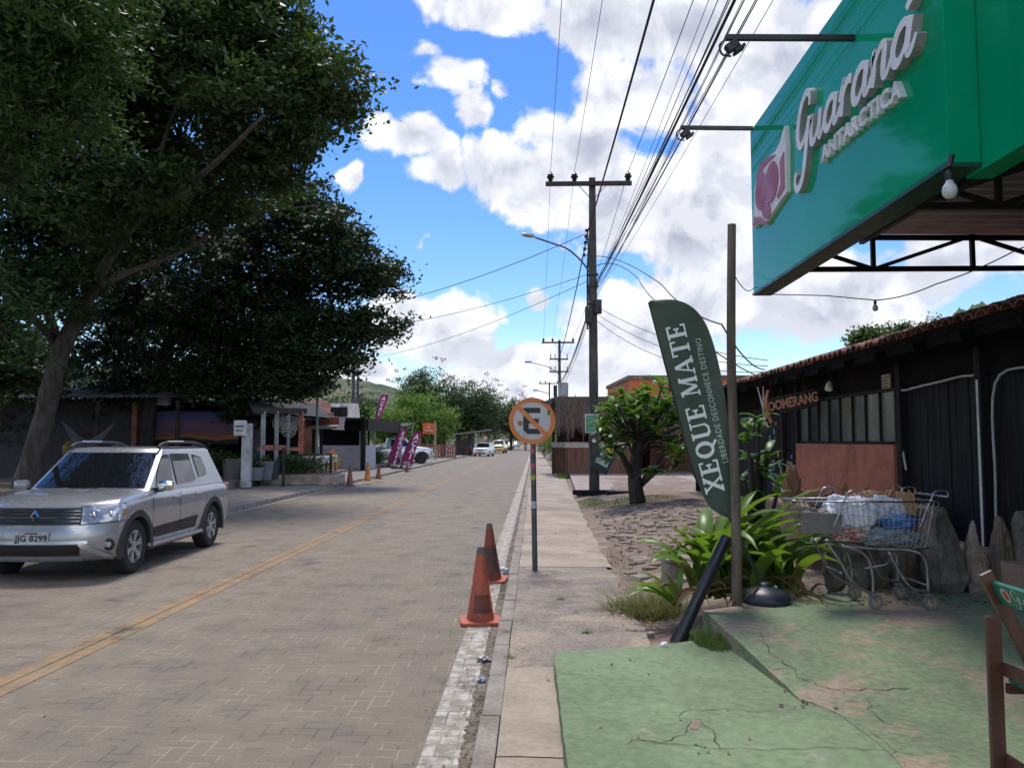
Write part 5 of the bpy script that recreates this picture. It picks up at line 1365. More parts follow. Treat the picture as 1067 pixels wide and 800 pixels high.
# ---- standing stones along the tavern
def standing_stone(label, px, py_top, py_bot, wpx, Y, m, sd, point=.5, depth=.3, cut=0):
    z0 = .33; top = P(px, py_top, Y).z; h = top - z0 + .06; w = wpx * Y / FPX; x = P(px, 560, Y).x
    bm = bmesh.new(); bmesh.ops.create_icosphere(bm, subdivisions=5, radius=1); r = random.Random(sd); lean = r.uniform(-.12, .12)
    for v in bm.verts:
        p = v.co.copy(); t = (p.z + 1) / 2
        # boxy lower part that narrows to the top
        e = .5; q = Vector((math.copysign(abs(p.x) ** e, p.x), math.copysign(abs(p.y) ** e, p.y), math.copysign(abs(p.z) ** .8, p.z)))
        t = (q.z + 1) / 2; taper = .80 - point * .92 * max(0, (t - .25) / .75) ** 1.25
        n1 = mnoise.fractal(p * 1.3 + Vector((sd * 3.1, 0, 0)), 1, 2, 5); n2 = mnoise.noise(p * 5 + Vector((0, sd, 0))); n3 = mnoise.noise(p * 13 + Vector((0, 0, sd)))
        k = 1 + .26 * n1 + .11 * n2 + .05 * n3
        v.co = Vector((q.x * w * .5 * taper * k + lean * t * w, q.y * depth * .5 * taper * k, t * h * (1 + .05 * n1) - .08))
    me = bpy.data.meshes.new('standing_stone'); bm.to_mesh(me); bm.free(); me.materials.append(m)
    for p in me.polygons: p.use_smooth = True
    o = bpy.data.objects.new('standing_stone', me); o.location = (x, Y, z0 - .0); o.rotation_euler = (0, 0, r.uniform(-.3, .3)); link(o)
    return tag(o, label, 'stone', 'row of upright stones')
M['stone_tan'] = mat('tan field stone', (.22, .155, .10), .9, (.14, .10, .07), 4, bump=.9, bscale=18, c3=(.10, .085, .07), scale3=2.4)
standing_stone('dark squat stone beneath the front of the shopping cart', 902, 560, 612, 44, 7.95, M['stone_dark'], 1, .3, .36)
standing_stone('broad brownish stone under the middle of the shopping cart', 937, 540, 614, 46, 8.05, M['stone_tan'], 2, .35, .36)
standing_stone('tall broad pointed stone with a blackened right side', 982, 523, 612, 50, 7.8, M['stone_dark'], 3, .62, .4)
standing_stone('grey narrow stone with a sharp tip', 1016, 540, 612, 29, 7.75, M['stone'], 4, .72, .3)
standing_stone('slim tan stone with a rounded tip', 1042, 535, 610, 22, 7.75, M['stone_tan'], 5, .45, .26)
standing_stone('dark upright slab at the right edge of the picture', 1066, 531, 612, 28, 7.7, M['stone_dark'], 6, .25, .3)
standing_stone('low dark stone behind the left legs of the cart', 868, 562, 606, 26, 8.2, M['stone_dark'], 7, .3, .3)
standing_stone('brown stone fragment leaning between two tall stones', 960, 548, 612, 14, 8.3, M['stone_tan'], 8, .5, .2)
pl_ = thing('plinth', 'low pinkish plastered plinth behind the standing stones', 'wall', (4.5, 9.2, .3))
b = MB(); b.box((-.05, -.3, .12), (.4, 7.0, .42)); b.build('block', mat('pinkish plaster', (.38, .24, .18), .9, (.3, .19, .14), 4), pl_)
fb_ = thing('flower_bed', 'raised masonry flower bed with dry plants under the red parapet', 'planter', (3.75, 9.6, .3))
b = MB(); b.box((.0, .4, .32), (1.5, 1.7, .74), bev=.04); b.build('wall', M['stone_tan'], fb_)
q = MB()
for k in range(40): strap_leaf(q, (rnd.uniform(-.7, .6), rnd.uniform(-.4, .9), .68), rnd.uniform(0, 6.28), rnd.uniform(.15, .34), .03, rnd.uniform(.7, 1.5), rnd.uniform(.5, 1.8), n=4)
q.build('dry_foliage', mat('dry leaves', (.26, .16, .085), .9, (.15, .10, .05), 6), fb_)
for k, (px, Y, s) in enumerate([(823, 9.3, (.12, .05, .22)), (853, 9.2, (.15, .10, .10)), (905, 9.3, (.15, .10, .08))]):
    c = P(px, 500, Y); q = thing('pottery_shard', ['upright terracotta shard at the left corner of the red parapet', 'rounded terracotta lump on the flower bed below the red parapet', 'flat terracotta lump behind the cart basket'][k], 'pottery', (c.x, Y, .98))
    bm = bmesh.new(); bmesh.ops.create_icosphere(bm, subdivisions=3, radius=1)
    for v in bm.verts:
        n = 1 + .4 * mnoise.noise(v.co * 2 + Vector((k, 0, 0)))
        v.co = Vector((v.co.x * s[0] * n, v.co.y * s[1] * n, (v.co.z + 1) * s[2] * n))
    me = bpy.data.meshes.new('shard'); bm.to_mesh(me); bm.free(); me.materials.append(mat('terracotta', (.36, .18, .10), .85, (.25, .13, .08), 5))
    o = bpy.data.objects.new('shard', me); o.parent = q; link(o)
# ================================================================== GREEN CANOPY WITH THE SIGN
XS = 2.8
Zb, Zt = EYE + .660 * XS, EYE + 1.425 * XS        # bottom and top of the sign box
YE, YC = 10.4, 5.48                                # far end, corner of the front box
cn = thing('canopy', 'green sheet metal canopy box with raised white lettering over the terrace', 'canopy', (XS, 8, 0))
def C_(x, y, z): return (x - XS, y - 8, z)
M['sign_green'] = mat('glossy green sheet', (.002, .33, .15), .05, (.002, .29, .132), .6, spec=.18, coat=.0, fine=.02, rvar=.0)
b = MB(); b.box(C_(XS + .11, (YE + YC) / 2, (Zb + Zt) / 2), (.22, YE - YC, Zt - Zb), bev=.006); b.build('sign_box', M['sign_green'], cn)
b = MB(); b.box(C_(XS + .31, (YC - 5) / 2 + .1, (Zb + Zt) / 2 + .0), (.174, YC + 5.2, Zt - Zb + .05), bev=.002); b.build('sign_box', M['sign_green'], cn)
b = MB(); b.box(C_(XS + .105, (YE + YC) / 2, Zb + .012), (.235, YE - YC + .01, .03)); b.box(C_(XS - .006, (YE + YC) / 2, Zb + .02), (.012, YE - YC + .02, .022)); b.build('underside_shade', mat('dark green trim', (.01, .08, .045), .3), cn)  # darker green puts the shade of the sign's underside into the colour
# white raised script
M['letter_white'] = mat('weathered white letters', (.80, .80, .78), .5, (.70, .70, .69), 3, fine=.05)
M['letter_side'] = mat('grey letter sides', (.36, .36, .35), .55)
def sgn(s, t, d=0): return Vector((-d, (YE - s) - 8, t))     # s runs from the far end towards the viewer
def solid_stroke(b, pts, w, d0, d1):
    A, B = ribbon2d(pts, w)
    n = len(A); base = len(b.v); vs = []
    for a, c in zip(A, B): vs += [sgn(a.x, a.y, d0), sgn(c.x, c.y, d0), sgn(a.x, a.y, d1), sgn(c.x, c.y, d1)]
    f0 = []; f1 = []
    for i in range(n - 1):
        q, e = 4 * i, 4 * i + 4
        f0.append((q + 2, q + 3, e + 3, e + 2)); f1 += [(q, q + 2, e + 2, e), (q + 1, e + 1, e + 3, q + 3)]
    f1 += [(0, 1, 3, 2), (4 * n - 4, 4 * n - 2, 4 * n - 1, 4 * n - 3)]
    b.mi = 0; b.add(vs, f0); b.m = b.m; off = base
    b.mi = 1; b.f += [tuple(i + off for i in f) for f in f1]; b.m += [1] * len(f1); b.mi = 0
# letter outlines as brush strokes in an em box (x-height 1), later slanted and scaled
SC = {
 'G': [([(1.15, 1.55), (1.10, 1.95), (.80, 2.12), (.42, 1.80), (.22, 1.15), (.28, .55), (.58, .28), (.92, .55), (1.10, 1.00)], [.16, .22, .22, .26, .32, .28, .20, .18, .16]),
       ([(1.16, 1.15), (1.06, .50), (.98, -.25), (.84, -.95), (.52, -1.28), (.22, -1.12), (.16, -.78), (.30, -.62)], [.20, .30, .30, .27, .24, .20, .18, .16])],
 'u': [([(.05, .62), (.20, .98), (.22, .45), (.30, .10), (.52, .04), (.74, .35), (.88, .80)], [.12, .26, .28, .28, .2, .15, .15]), ([(.92, 1.0), (.86, .40), (.92, .06), (1.10, .14), (1.22, .38)], [.27, .28, .24, .15, .12])],
 'a': [([(.88, .80), (.66, 1.00), (.36, .88), (.18, .50), (.24, .14), (.48, .03), (.72, .28), (.86, .62)], [.15, .2, .22, .27, .27, .2, .14, .14]), ([(.95, 1.0), (.86, .45), (.90, .08), (1.08, .10), (1.24, .38)], [.26, .28, .25, .16, .12])],
 'r': [([(.02, .55), (.20, .98), (.30, 1.08), (.32, .85)], [.12, .15, .2, .2]), ([(.30, .98), (.24, .5), (.20, .0)], [.24, .28, .27]), ([(.26, .50), (.42, .85), (.62, 1.0), (.80, .92)], [.12, .17, .22, .24])],
 'n': [([(.05, .62), (.18, .96), (.20, .45), (.14, .0)], [.12, .24, .28, .27]), ([(.18, .40), (.36, .82), (.58, 1.0), (.74, .86), (.72, .42), (.76, .08), (.94, .06), (1.10, .36)], [.12, .15, .2, .26, .28, .26, .16, .12])],
}
ADV = {'G': 1.18, 'u': 1.12, 'a': 1.16, 'r': .78, 'n': 1.02}
PXS = lambda px, py: (lambda t: (YE - ray(px, py).y * t, EYE + ray(px, py).z * t))((XS) / ray(px, py).x)
# baseline measured on the photograph: left foot of the u and right foot of the last a
p0, p1 = PXS(853, 150), PXS(964, 50)
p0 = PXS(850, 152)
em = 0.40
wtot = sum(ADV[c] for c in 'Guaraná'.replace('á', 'a'))
sx = (p1[0] - PXS(834, 150)[0]) / wtot; 
xh = .262
def script(word, s0, t0, sx, sy, slant, d0, d1, slope=0.0):
    b = MB(); x = 0; k = 0
    for ch in word:
        acute = ch == 'á'; c_ = 'a' if acute else ch
        for pts, ws in SC[c_]:
            P2 = spline([Vector(p) for p in pts], 7); W2 = np.interp(np.linspace(0, len(pts) - 1, len(P2)), range(len(pts)), ws)
            q = [(s0 + (x + p.x + slant * p.y) * sx, t0 + p.y * sy + slope * (x + p.x) * sx) for p in P2]
            k += 1; solid_stroke(b, q, [w * (sx * .5 + sy * .5) * 1.12 for w in W2], d0, d1 + .0009 * k)
        if acute:
            q = [(s0 + (x + p[0] + slant * p[1]) * sx, t0 + p[1] * sy + slope * (x + p[0]) * sx) for p in ((.72, 1.28), (.85, 1.42), (1.02, 1.66))]
            k += 1; solid_stroke(b, q, [.14 * sx, .22 * sx, .28 * sx], d0, d1 + .0009 * k)
        x += ADV[c_]
    return b
slope = (p1[1] - p0[1]) / (p1[0] - p0[0])
sG = PXS(834, 150)[0]
b = script('Guaraná', sG - .02, p0[1] - slope * (p0[0] - sG), sx, xh, .16, -.005, .062, slope)
b.build('script_lettering', [M['letter_white'], M['letter_side']], cn)
# small capitals below the script
a0, a1 = PXS(861, 163), PXS(945, 92); sl2 = (a1[1] - a0[1]) / (a1[0] - a0[0]); mid = ((a0[0] + a1[0]) / 2, (a0[1] + a1[1]) / 2)
vs, fs = text_geo('ANTARCTICA', .25, .006, 1.12); ext = max(v.x for v in vs) * 2; kx = (a1[0] - a0[0]) / ext
text_part('lettering', 'ANTARCTICA', .25, M['letter_white'], cn, lambda x, y, z: sgn(mid[0] + x * kx, mid[1] + y * .80 + sl2 * x * kx + .02 * (1 - (2 * x / ext) ** 2), z), bold=.008, spacing=1.12, depth=.05)
# emblem of two fruits
M['fruit'] = mat('faded pink red print', (.40, .115, .155), .45, (.36, .10, .14), 3, fine=.04)
def em_(px, py): return PXS(px, py)
def plate(b, pts, d0, d1):
    n = len(pts); vs = [sgn(s, t, d0) for s, t in pts] + [sgn(s, t, d1) for s, t in pts]
    b.add(vs, [tuple(range(n, 2 * n))] + [(i, (i + 1) % n, n + (i + 1) % n, n + i) for i in range(n)])
outl = [em_(*q) for q in ((822, 131), (823.5, 150), (823.5, 180), (824, 200), (812, 217), (806, 226), (800, 235), (795, 232), (789, 238), (787.5, 236), (789, 222), (790, 196), (795, 178), (803, 165), (812, 158), (817, 148), (820, 136))]
b = MB(); plate(b, outl, -.005, .045); e0 = b.build('emblem', M['letter_white'], cn)
def oval(px, py, rx, ry, d, tilt=0.0, n=28):
    out = []
    for k in range(n):
        a = 2 * PI * k / n; x, y = rx * math.cos(a), ry * math.sin(a)
        out.append(em_(px + x * math.cos(tilt) - y * math.sin(tilt), py + x * math.sin(tilt) + y * math.cos(tilt)))
    return out
b = MB(); plate(b, oval(808.5, 190, 6.6, 22, 0, .12), .043, .056); plate(b, oval(797.5, 199, 5.8, 20, 0, .08), .043, .0555); plate(b, oval(803, 219.5, 4.4, 8.5, 0), .043, .0562)
plate(b, [em_(*q) for q in ((790, 226), (797, 226), (803.5, 232), (799, 234.5), (795.5, 231), (789.2, 236), (788.4, 234))], .043, .0545)
plate(b, [em_(*q) for q in ((792, 186), (796, 172), (804, 164), (813, 161), (806, 168), (799, 176), (794, 188))], .043, .0545)
plate(b, [em_(*q) for q in ((817, 168), (821.5, 158), (822.2, 196), (815.5, 207), (814, 204), (818.5, 192))], .043, .0535)
b.build('fruit', M['fruit'], e0)
b = MB(); plate(b, oval(806.5, 180, 1.2, 5, 0, .2), .0525, .0535); plate(b, oval(796, 190, 1.1, 4.5, 0, .2), .0525, .0535); b.build('highlight', mat('pale pink print', (.62, .42, .44), .45), e0)
# lamp arms
for k, (pa, pb, zz) in enumerate((((786, 131.5), (711, 128), 0), ((890, 40), (749, 38), 0))):
    q = PXS(*pa); arm = thing('sign_lamp', ['black lamp arm reaching out from the far end of the green sign', 'black lamp arm reaching out higher up from the green sign'][k], 'lamp', (XS, YE - q[0] if k else YE - .12, q[1]))
    l = .92 if k == 0 else 1.12
    b = MB(); b.bar((0, 0, 0), (-l, 0, .02), .045, .045); b.build('arm', M['black_steel'], arm)
    b = MB(); b.box((-l + .06, 0, -.06), (.12, .075, .08), Matrix.Rotation(R(-35), 3, 'Y'), bev=.012); b.box((-l + .12, 0, -.09), (.10, .11, .025), Matrix.Rotation(R(-35), 3, 'Y')); b.tube(spline([(-l, 0, 0), (-l - .05, 0, -.05), (-l - .03, 0, -.13), (-l + .05, 0, -.15)], 4), .010, 5); b.build('lamp_head', M['black_steel'], arm)
# roof sheet, beams and trusses
ZR = Zb + .78
M['zinc'] = mat('corrugated zinc', (.40, .42, .45), .45, (.32, .33, .35), 3, metal=.35, fine=.06)
b = MB(); XR = 9.2
ny = 220
b.grid(lambda u, v: C_(XS + .24 + (XR - XS - .24) * u, -4 + (YE - .1 + 4) * v, ZR + .045 * math.sin(v * 2 * PI * 62) * .5 - .012 * u * 6), 6, 62 * 6); b.build('roof_sheet', M['zinc'], cn, smooth=True)
M['truss'] = mat('black truss steel', (.010, .010, .013), .55)
for k, yy in enumerate((YE - .25, 7.4, 4.3, 1.0)):
    b = MB(); zl, zh = Zb + .28, ZR - .09
    b.bar(C_(XS + .15, yy, zl), C_(XR, yy, zl), .06, .06); b.bar(C_(XS + .15, yy, zh), C_(XR, yy, zh - .06), .06, .06)
    n_ = 5; dx = (XR - XS - .3) / n_
    for i in range(n_ + 1):
        x = XS + .2 + i * dx; b.bar(C_(x, yy, zl), C_(x, yy, zh), .05, .05)
        if i < n_: b.bar(C_(x if i % 2 else x + dx, yy, zl), C_(x + dx if i % 2 else x, yy, zh), .045, .045)
    if k: b.v = [(v[0], v[1], v[2]) for v in b.v]
    b.build('truss', M['truss'], cn)
b = MB()
for x in (4.1, 6.2, 8.2): b.bar(C_(x, -4, ZR - .13), C_(x, YE - .2, ZR - .13), .06, .09)
b.bar(C_(XS + .5, -4, Zb + .12), C_(XS + .5, 6.6, Zb + .12), .08, .06); b.bar(C_(4.0, 2.2, ZR - .14), C_(6.3, 7.2, ZR - .2), .08, .08)
b.bar(C_(3.35, 7.9, Zb + .36), C_(5.2, 5.7, ZR - .12), .07, .07)
b.build('purlin', M['truss'], cn)
for x, y in ((3.3, -3.5), (8.9, -3.5), (8.9, 10.1), (8.9, 4.3)): b = MB(); b.tube([C_(x, y, 0), C_(x, y, ZR - .1)], .05, 10); b.build('post', M['black_steel'], cn)
# bulbs
def bulb(name, label, p, r, m):
    t = thing(name, label, 'light bulb', p)
    b = MB(); b.lathe([(.001, -r * 1.5), (r * .55, -r * 1.4), (r * .92, -r * .9), (r, -r * .4), (r * .85, r * .25), (r * .5, r * .75), (r * .42, r * 1.1)], 18); b.build('globe', m, t, smooth=True)
    b = MB(); b.lathe([(r * .45, r * 1.05), (r * .5, r * 1.3), (r * .5, r * 2.2), (r * .2, r * 2.6)], 12); b.build('socket', M['black_steel'], t, smooth=40)
    return t
M['opal'] = mat('opal bulb', (.62, .62, .60), .35, fine=0)
p = P(989.5, 196, 5.15); t = bulb('light_bulb', 'white bulb hanging under the edge of the green canopy', p, .046, M['opal'])
b = MB(); b.tube([(0, 0, .13), (.03, .02, .22)], .02, 6); b.build('bracket', M['black_steel'], t)
M['bulb_glass'] = mat('clear bulb glass', (.30, .33, .36), .08, fine=0, spec=1)
p = P(912, 320, 8.2); bulb('string_bulb', 'small clear bulb hanging from the string wire below the canopy', p, .028, M['bulb_glass'])
line('string_wire', 'thin sagging wire from the canopy corner that carries the small bulb', [(XS + .05, YE - .1, Zb + .0), tuple(P(860, 308, 9.4)), (p.x, p.y, p.z + .07), tuple(P(975, 296, 7.6)), tuple(P(1056, 262, 7.0)), (5.2, 6.2, Zb + .3)], [.0, .0, .03, .02, .02], .006)

# ================================================================== SHOPPING CART
cz = .335
ct = thing('shopping_cart', 'old zinc supermarket trolley loaded with bags on the terrace', 'shopping cart', (2.84, 7.12, cz), R(3))
def wire(b, pts, r=.0035): b.tube(pts, r, 5)
# basket: front is at -x (narrower, higher floor), back at +x
FT, BT = -.66, .48; ztop, zf0, zb0 = .88, .66, .50
def bx(t): return FT + (BT - FT) * t
def hw_top(t): return .17 + .10 * t
def hw_bot(t): return .15 + .075 * t
def zbot(t): return zf0 - (zf0 - zb0) * min(1, t * 1.25)
def ztp(t): return ztop + .0 * t
def bxb(t): return bx(.10 + .84 * t)
b = MB()
for sy in (-1, 1):
    for k in range(27):
        t = k / 26; wire(b, [(bxb(t), sy * hw_bot(t), zbot(t)), (bx(t), sy * hw_top(t), ztp(t))], .0028)
    for f in (.25, .62): wire(b, [(bxb(k / 10) * (1 - f) + bx(k / 10) * f, sy * (hw_bot(k / 10) * (1 - f) + hw_top(k / 10) * f), zbot(k / 10) * (1 - f) + ztp(k / 10) * f) for k in range(11)], .0034)
for k in range(9):
    s = -1 + 2 * k / 8; wire(b, [(bx(0), s * hw_top(0), ztop), (bxb(0), s * hw_bot(0), zbot(0)), *[(bxb(q / 6), s * hw_bot(q / 6), zbot(q / 6)) for q in range(1, 7)]], .0028)
    wire(b, [(bxb(1), s * hw_bot(1), zbot(1)), (bx(1), s * hw_top(1), ztop)], .0028)
for k in range(12): t = k / 11; wire(b, [(bxb(t), -hw_bot(t), zbot(t)), (bxb(t), hw_bot(t), zbot(t))], .0034)
b.build('basket', M['chrome'], ct)
b = MB()
rim = [(bx(0), -hw_top(0), ztop), (bx(1), -hw_top(1), ztop), (bx(1), hw_top(1), ztop), (bx(0), hw_top(0), ztop), (bx(0), -hw_top(0), ztop)]
for i in range(4): b.tube([rim[i], rim[i + 1]], .0075, 8)
for sy in (-1, 1): b.tube([(bxb(0), sy * hw_bot(0), zbot(0)), *[(bxb(q / 8), sy * hw_bot(q / 8), zbot(q / 8)) for q in range(1, 9)]], .006, 7)
b.build('rim', M['chrome'], ct, smooth=True)
for sy in (-1, 1):   # handle loops, front and back
    for x0, dirx in ((BT, 1), (-.24, 1)):
        q = [(x0 - .16, sy * .25, ztop - .22), (x0 - .06, sy * .26, ztop + .02), (x0 - .02, sy * .26, ztop + .085), (x0 + .07 * dirx, sy * .26, ztop + .09), (x0 + .085 * dirx, sy * .26, ztop + .04)]
        b = MB(); b.tube(spline(q, 5), .0085, 7); b.build('bracket', M['chrome'], ct, smooth=True)
b = MB(); b.tube([(BT + .085, -.26, ztop + .04), (BT + .085, .26, ztop + .04)], .011, 8)
b.build('handle', M['chrome'], ct, smooth=True)
b = MB(); b.box((FT + .20, 0, .71), (.012, .30, .22), Matrix.Rotation(R(-16), 3, 'Y')); b.box((FT + .20, -.175, .70), (.34, .006, .17), Matrix.Rotation(R(2), 3, 'Y')); b.build('panel', mat('grey plastic panel', (.20, .18, .165), .7), ct)
b = MB()
for sy in (-1, 1):
    wr, wf_ = .25, .20
    b.tube(spline([(-.30, sy * .17, .515), (-.20, sy * wf_, .49), (-.10, sy * wf_, .42), (-.06, sy * wf_, .28), (-.06, sy * wf_, .13)], 5), .0125, 9)
    b.tube(spline([(-.42, sy * .16, .54), (-.33, sy * .19, .40), (-.24, sy * wf_, .24), (-.12, sy * wf_, .15), (-.06, sy * wf_, .13)], 5), .0125, 9)
    b.tube(spline([(-.30, sy * .17, .515), (.0, sy * .2, .49), (.22, sy * .22, .485), (.33, sy * wr, .45), (.37, sy * wr, .36), (.375, sy * wr, .13)], 5), .0125, 9)
    b.tube(spline([(.08, sy * .2, .47), (.16, sy * .22, .30), (.24, sy * wr, .18), (.375, sy * wr, .155)], 5), .0105, 9)
b.tube([(-.30, -.17, .29), (-.30, .17, .29)], .010, 7); b.tube([(.375, -.25, .2), (.375, .25, .2)], .009, 7); b.tube([(-.12, -.19, .33), (.05, -.2, .36), (.12, -.2, .43)], .009, 7)
b.build('frame', M['grey_steel'], ct, smooth=True)
for k, (x, y, rz) in enumerate(((-.06, -.20, .3), (-.06, .20, -.2), (.375, -.25, .1), (.375, .25, 0))):
    w = MB(); w.box((x, y, .125), (.05, .05, .02)); w.bar((x, y - .022, .12), (x + .02, y - .022, .055), .006, .028); w.bar((x, y + .022, .12), (x + .02, y + .022, .055), .006, .028); wo = w.build('castor', M['grey_steel'], ct)
    w = MB(); w.lathe([(.02, -.014), (.058, -.014), (.062, -.008), (.062, .008), (.058, .014), (.02, .014)], 22, (x + .02, y, .062), 'Y'); w.build('tyre', mat('grey rubber', (.16, .15, .14), .8), wo, smooth=40)
    w = MB(); w.lathe([(.012, -.017), (.034, -.017), (.036, .0), (.034, .017), (.012, .017)], 16, (x + .02, y, .062), 'Y'); w.build('hub', mat('yellowed hub', (.35, .29, .18), .6), wo, smooth=40)
# load
def bag(name, label, p, s, m, seed, cat='bag', bump=.35):
    bm = bmesh.new(); bmesh.ops.create_icosphere(bm, subdivisions=5, radius=1)
    for v in bm.verts:
        q = v.co.copy(); n = mnoise.fractal(q * 1.6 + Vector((seed, seed * .3, 0)), 1, 2, 3); r2 = abs(mnoise.noise(q * 4.5 + Vector((0, seed, 0))))
        e = .7; q = Vector(tuple(math.copysign(abs(c) ** e, c) for c in q)); r3 = abs(mnoise.noise(q * 10 + Vector((seed, 0, 0)))); k = 1 + bump * n - .2 * r2 - .10 * r3
        v.co = Vector((q.x * s[0] * k, q.y * s[1] * k, q.z * s[2] * k))
    me = bpy.data.meshes.new(name); bm.to_mesh(me); bm.free(); me.materials.append(m)
    for f in me.polygons: f.use_smooth = True
    o = bpy.data.objects.new(name, me); w = ct.matrix_world if False else None
    c = Vector((2.84, 7.12, cz)); a = R(3); o.location = (c.x + p[0] * math.cos(a) - p[1] * math.sin(a), c.y + p[0] * math.sin(a) + p[1] * math.cos(a), c.z + p[2]); link(o)
    return tag(o, label, cat)
wb = mat('white plastic sacking', (.62, .64, .68), .55, (.52, .54, .60), 5, bump=.5, bscale=18)
bag('plastic_sack', 'big white plastic sack filling the left half of the cart', (-.14, .01, .76), (.20, .15, .165), wb, 2)
bag('plastic_sack', 'crumpled white sack in the right half of the cart, under the cardboard', (.14, .02, .80), (.15, .14, .12), mat('whitish sack', (.56, .57, .60), .6, (.42, .43, .46), 6, bump=.5, bscale=20), 5)
bag('plastic_sack', 'blue plastic bag among the white sacks in the cart', (.20, -.10, .70), (.17, .09, .065), mat('blue plastic', (.10, .27, .62), .4, (.03, .08, .25), 9, bump=.4), 9)
bag('plastic_sack', 'grey blue clear plastic sack at the bottom of the cart', (.13, -.07, .585), (.24, .12, .075), mat('grey blue plastic', (.16, .20, .27), .35, (.30, .33, .38), 10, bump=.6), 13)
bag('plastic_sack', 'red and white printed packet in the bottom of the cart basket', (-.20, -.08, .60), (.13, .07, .055), mat('red print packet', (.42, .06, .05), .5, (.55, .45, .42), 26, lo=.47, hi=.53), 17)
bag('plastic_sack', 'tan crumpled paper bag lying on top of the white sack', (.06, .06, .915), (.07, .06, .04), mat('tan paper', (.42, .24, .13), .8, (.32, .17, .09), 8), 21)
cb = MB(); cb.box((0, 0, 0), (.16, .02, .30)); cb.box((.07, .10, -.01), (.015, .20, .27)); c = Vector((2.84, 7.12, cz))
o = cb.build('cardboard', mat('brown cardboard', (.38, .22, .11), .85, (.33, .19, .095), 3), None, loc=(c.x + .30, c.y - .06, c.z + .80), rot=(R(-8), R(6), R(6))); tag(o, 'folded brown cardboard standing upright at the right end of the cart', 'box')
bag('paper_scrap', 'dull grey paper bundle at the front of the cart basket', (-.42, .0, .745), (.10, .10, .055), mat('grey paper', (.30, .28, .26), .8, (.2, .18, .17), 9), 23, 'litter')

# ================================================================== WOODEN FOLDING CHAIR
M['chair_wood'] = mat('varnished red brown wood', (.105, .038, .024), .42, (.07, .026, .018), 4, stretch=(4, 4, .8), spec=.5, fine=.15)
M['chair_green'] = mat('green lacquered slat', (.012, .15, .105), .4, (.01, .13, .09), 2, fine=.05)
kx0, ky0 = 2.08, 3.45
ch = thing('folding_chair', 'brown wooden folding chair with green printed back slat at the right edge', 'chair', (kx0, ky0, LOW))
def at_(px, py, Y): v = P(px, py, Y); return Vector((v.x - kx0, Y - ky0, v.z - LOW))
Yr = 3.75
for k, yy in enumerate((Yr, Yr - .46)):
    o_ = Vector((0, yy - Yr, 0)); top = at_(1026, 596, Yr) + o_; d = Vector((.42, 0, -.88)); bot = top + d * (top.z / .88)
    b = MB(); b.bar(top + Vector((0, 0, .0)), bot, .024, .062, bev=.006); b.build('upright', M['chair_wood'], ch)
    b = MB(); x = at_(1031, 640, Yr).x; b.bar((x, yy - ky0 - .035 + .01, at_(1031, 640, Yr).z), (x + .0, yy - ky0 - .035 + .01, 0), .062, .026, bev=.005); b.build('leg', M['chair_wood'], ch)
rail = lambda z, x, h=.055: MB().box((x, Yr - .25 - ky0, z), (.024, .50, h), bev=.004)
x = at_(1031, 640, Yr).x
rail(at_(1031, 694, Yr).z, x + .034).build('rail', M['chair_wood'], ch); rail(at_(1031, 789, Yr).z, x + .034).build('rail', M['chair_wood'], ch)
zs = at_(1031, 703, Yr).z - .01
for k in range(5):
    b = MB(); b.box((x + .085 + .078 * k, Yr - .26 - ky0, zs + .0), (.064, .46, .022), bev=.005); b.build('seat_slat', M['chair_green'], ch)
b = MB(); b.bar((x + .03, Yr - ky0 - .06, zs - .03), (x + .46, Yr - ky0 - .06, zs - .03), .025, .04); b.bar((x + .03, Yr - ky0 - .44, zs - .03), (x + .46, Yr - ky0 - .44, zs - .03), .025, .04); b.build('seat_rail', M['chair_wood'], ch)
topc = at_(1026, 596, Yr); rot = Matrix.Rotation(R(-25.5), 3, 'Y')
ctr = topc + Vector((.052, -.25, -.085))
b = MB(); b.box(ctr, (.022, .50, .105), rot, bev=.006); bs_ = b.build('back_slat', M['chair_green'], ch)
b = MB(); b.box(ctr + Vector((.16, 0, -.33)), (.022, .48, .075), rot, bev=.006); b.build('back_slat', M['chair_green'], ch)
def slat(x, y, z=0.0):   # x along the slat towards the viewer, y up its face
    q = rot @ Vector((-.0115 - z, 0, y)); return ctr + Vector((q.x, -x, q.z))
b = MB(); n_ = 20
b.add([slat(-.165 + .030 * math.cos(a) * (1.15 if math.cos(a) > 0 else 1), .006 + .034 * math.sin(a), .0008) for a in np.linspace(0, 2 * PI, 20, endpoint=False)], [tuple(range(20))]); b.build('emblem', mat('pale pink print', (.55, .42, .38), .6), bs_)
b = MB(); b.add([slat(-.160 + .018 * math.cos(a), .005 + .023 * math.sin(a), .0014) for a in np.linspace(0, 2 * PI, 20, endpoint=False)], [tuple(range(20))]); b.build('emblem', mat('red print', (.50, .055, .06), .6), bs_)
b = MB(); x_ = 0; kk = 0
for chh in 'Guaraná':
    c_ = 'a' if chh == 'á' else chh
    sets = list(SC[c_]) + ([([(.72, 1.28), (.85, 1.42), (1.02, 1.66)], [.1, .16, .2])] if chh == 'á' else [])
    for pts, ws in sets:
        P2 = spline([Vector(p) for p in pts], 6); W2 = [.6 * w for w in np.interp(np.linspace(0, len(pts) - 1, len(P2)), range(len(pts)), ws)]; A, B = ribbon2d([(p.x, p.y) for p in P2], W2); kk += 1
        vs = []
        for a, c in zip(A, B):
            for q in (a, c): vs.append(slat(-.118 + (x_ + q.x) * .043, -.012 + q.y * .026, .0008 + .00008 * kk))
        b.add(vs, [(2 * i, 2 * i + 1, 2 * i + 3, 2 * i + 2) for i in range(len(P2) - 1)])
    x_ += ADV[c_]
b.build('script_lettering', mat('faded white print', (.60, .64, .60), .6, fine=.05), bs_)
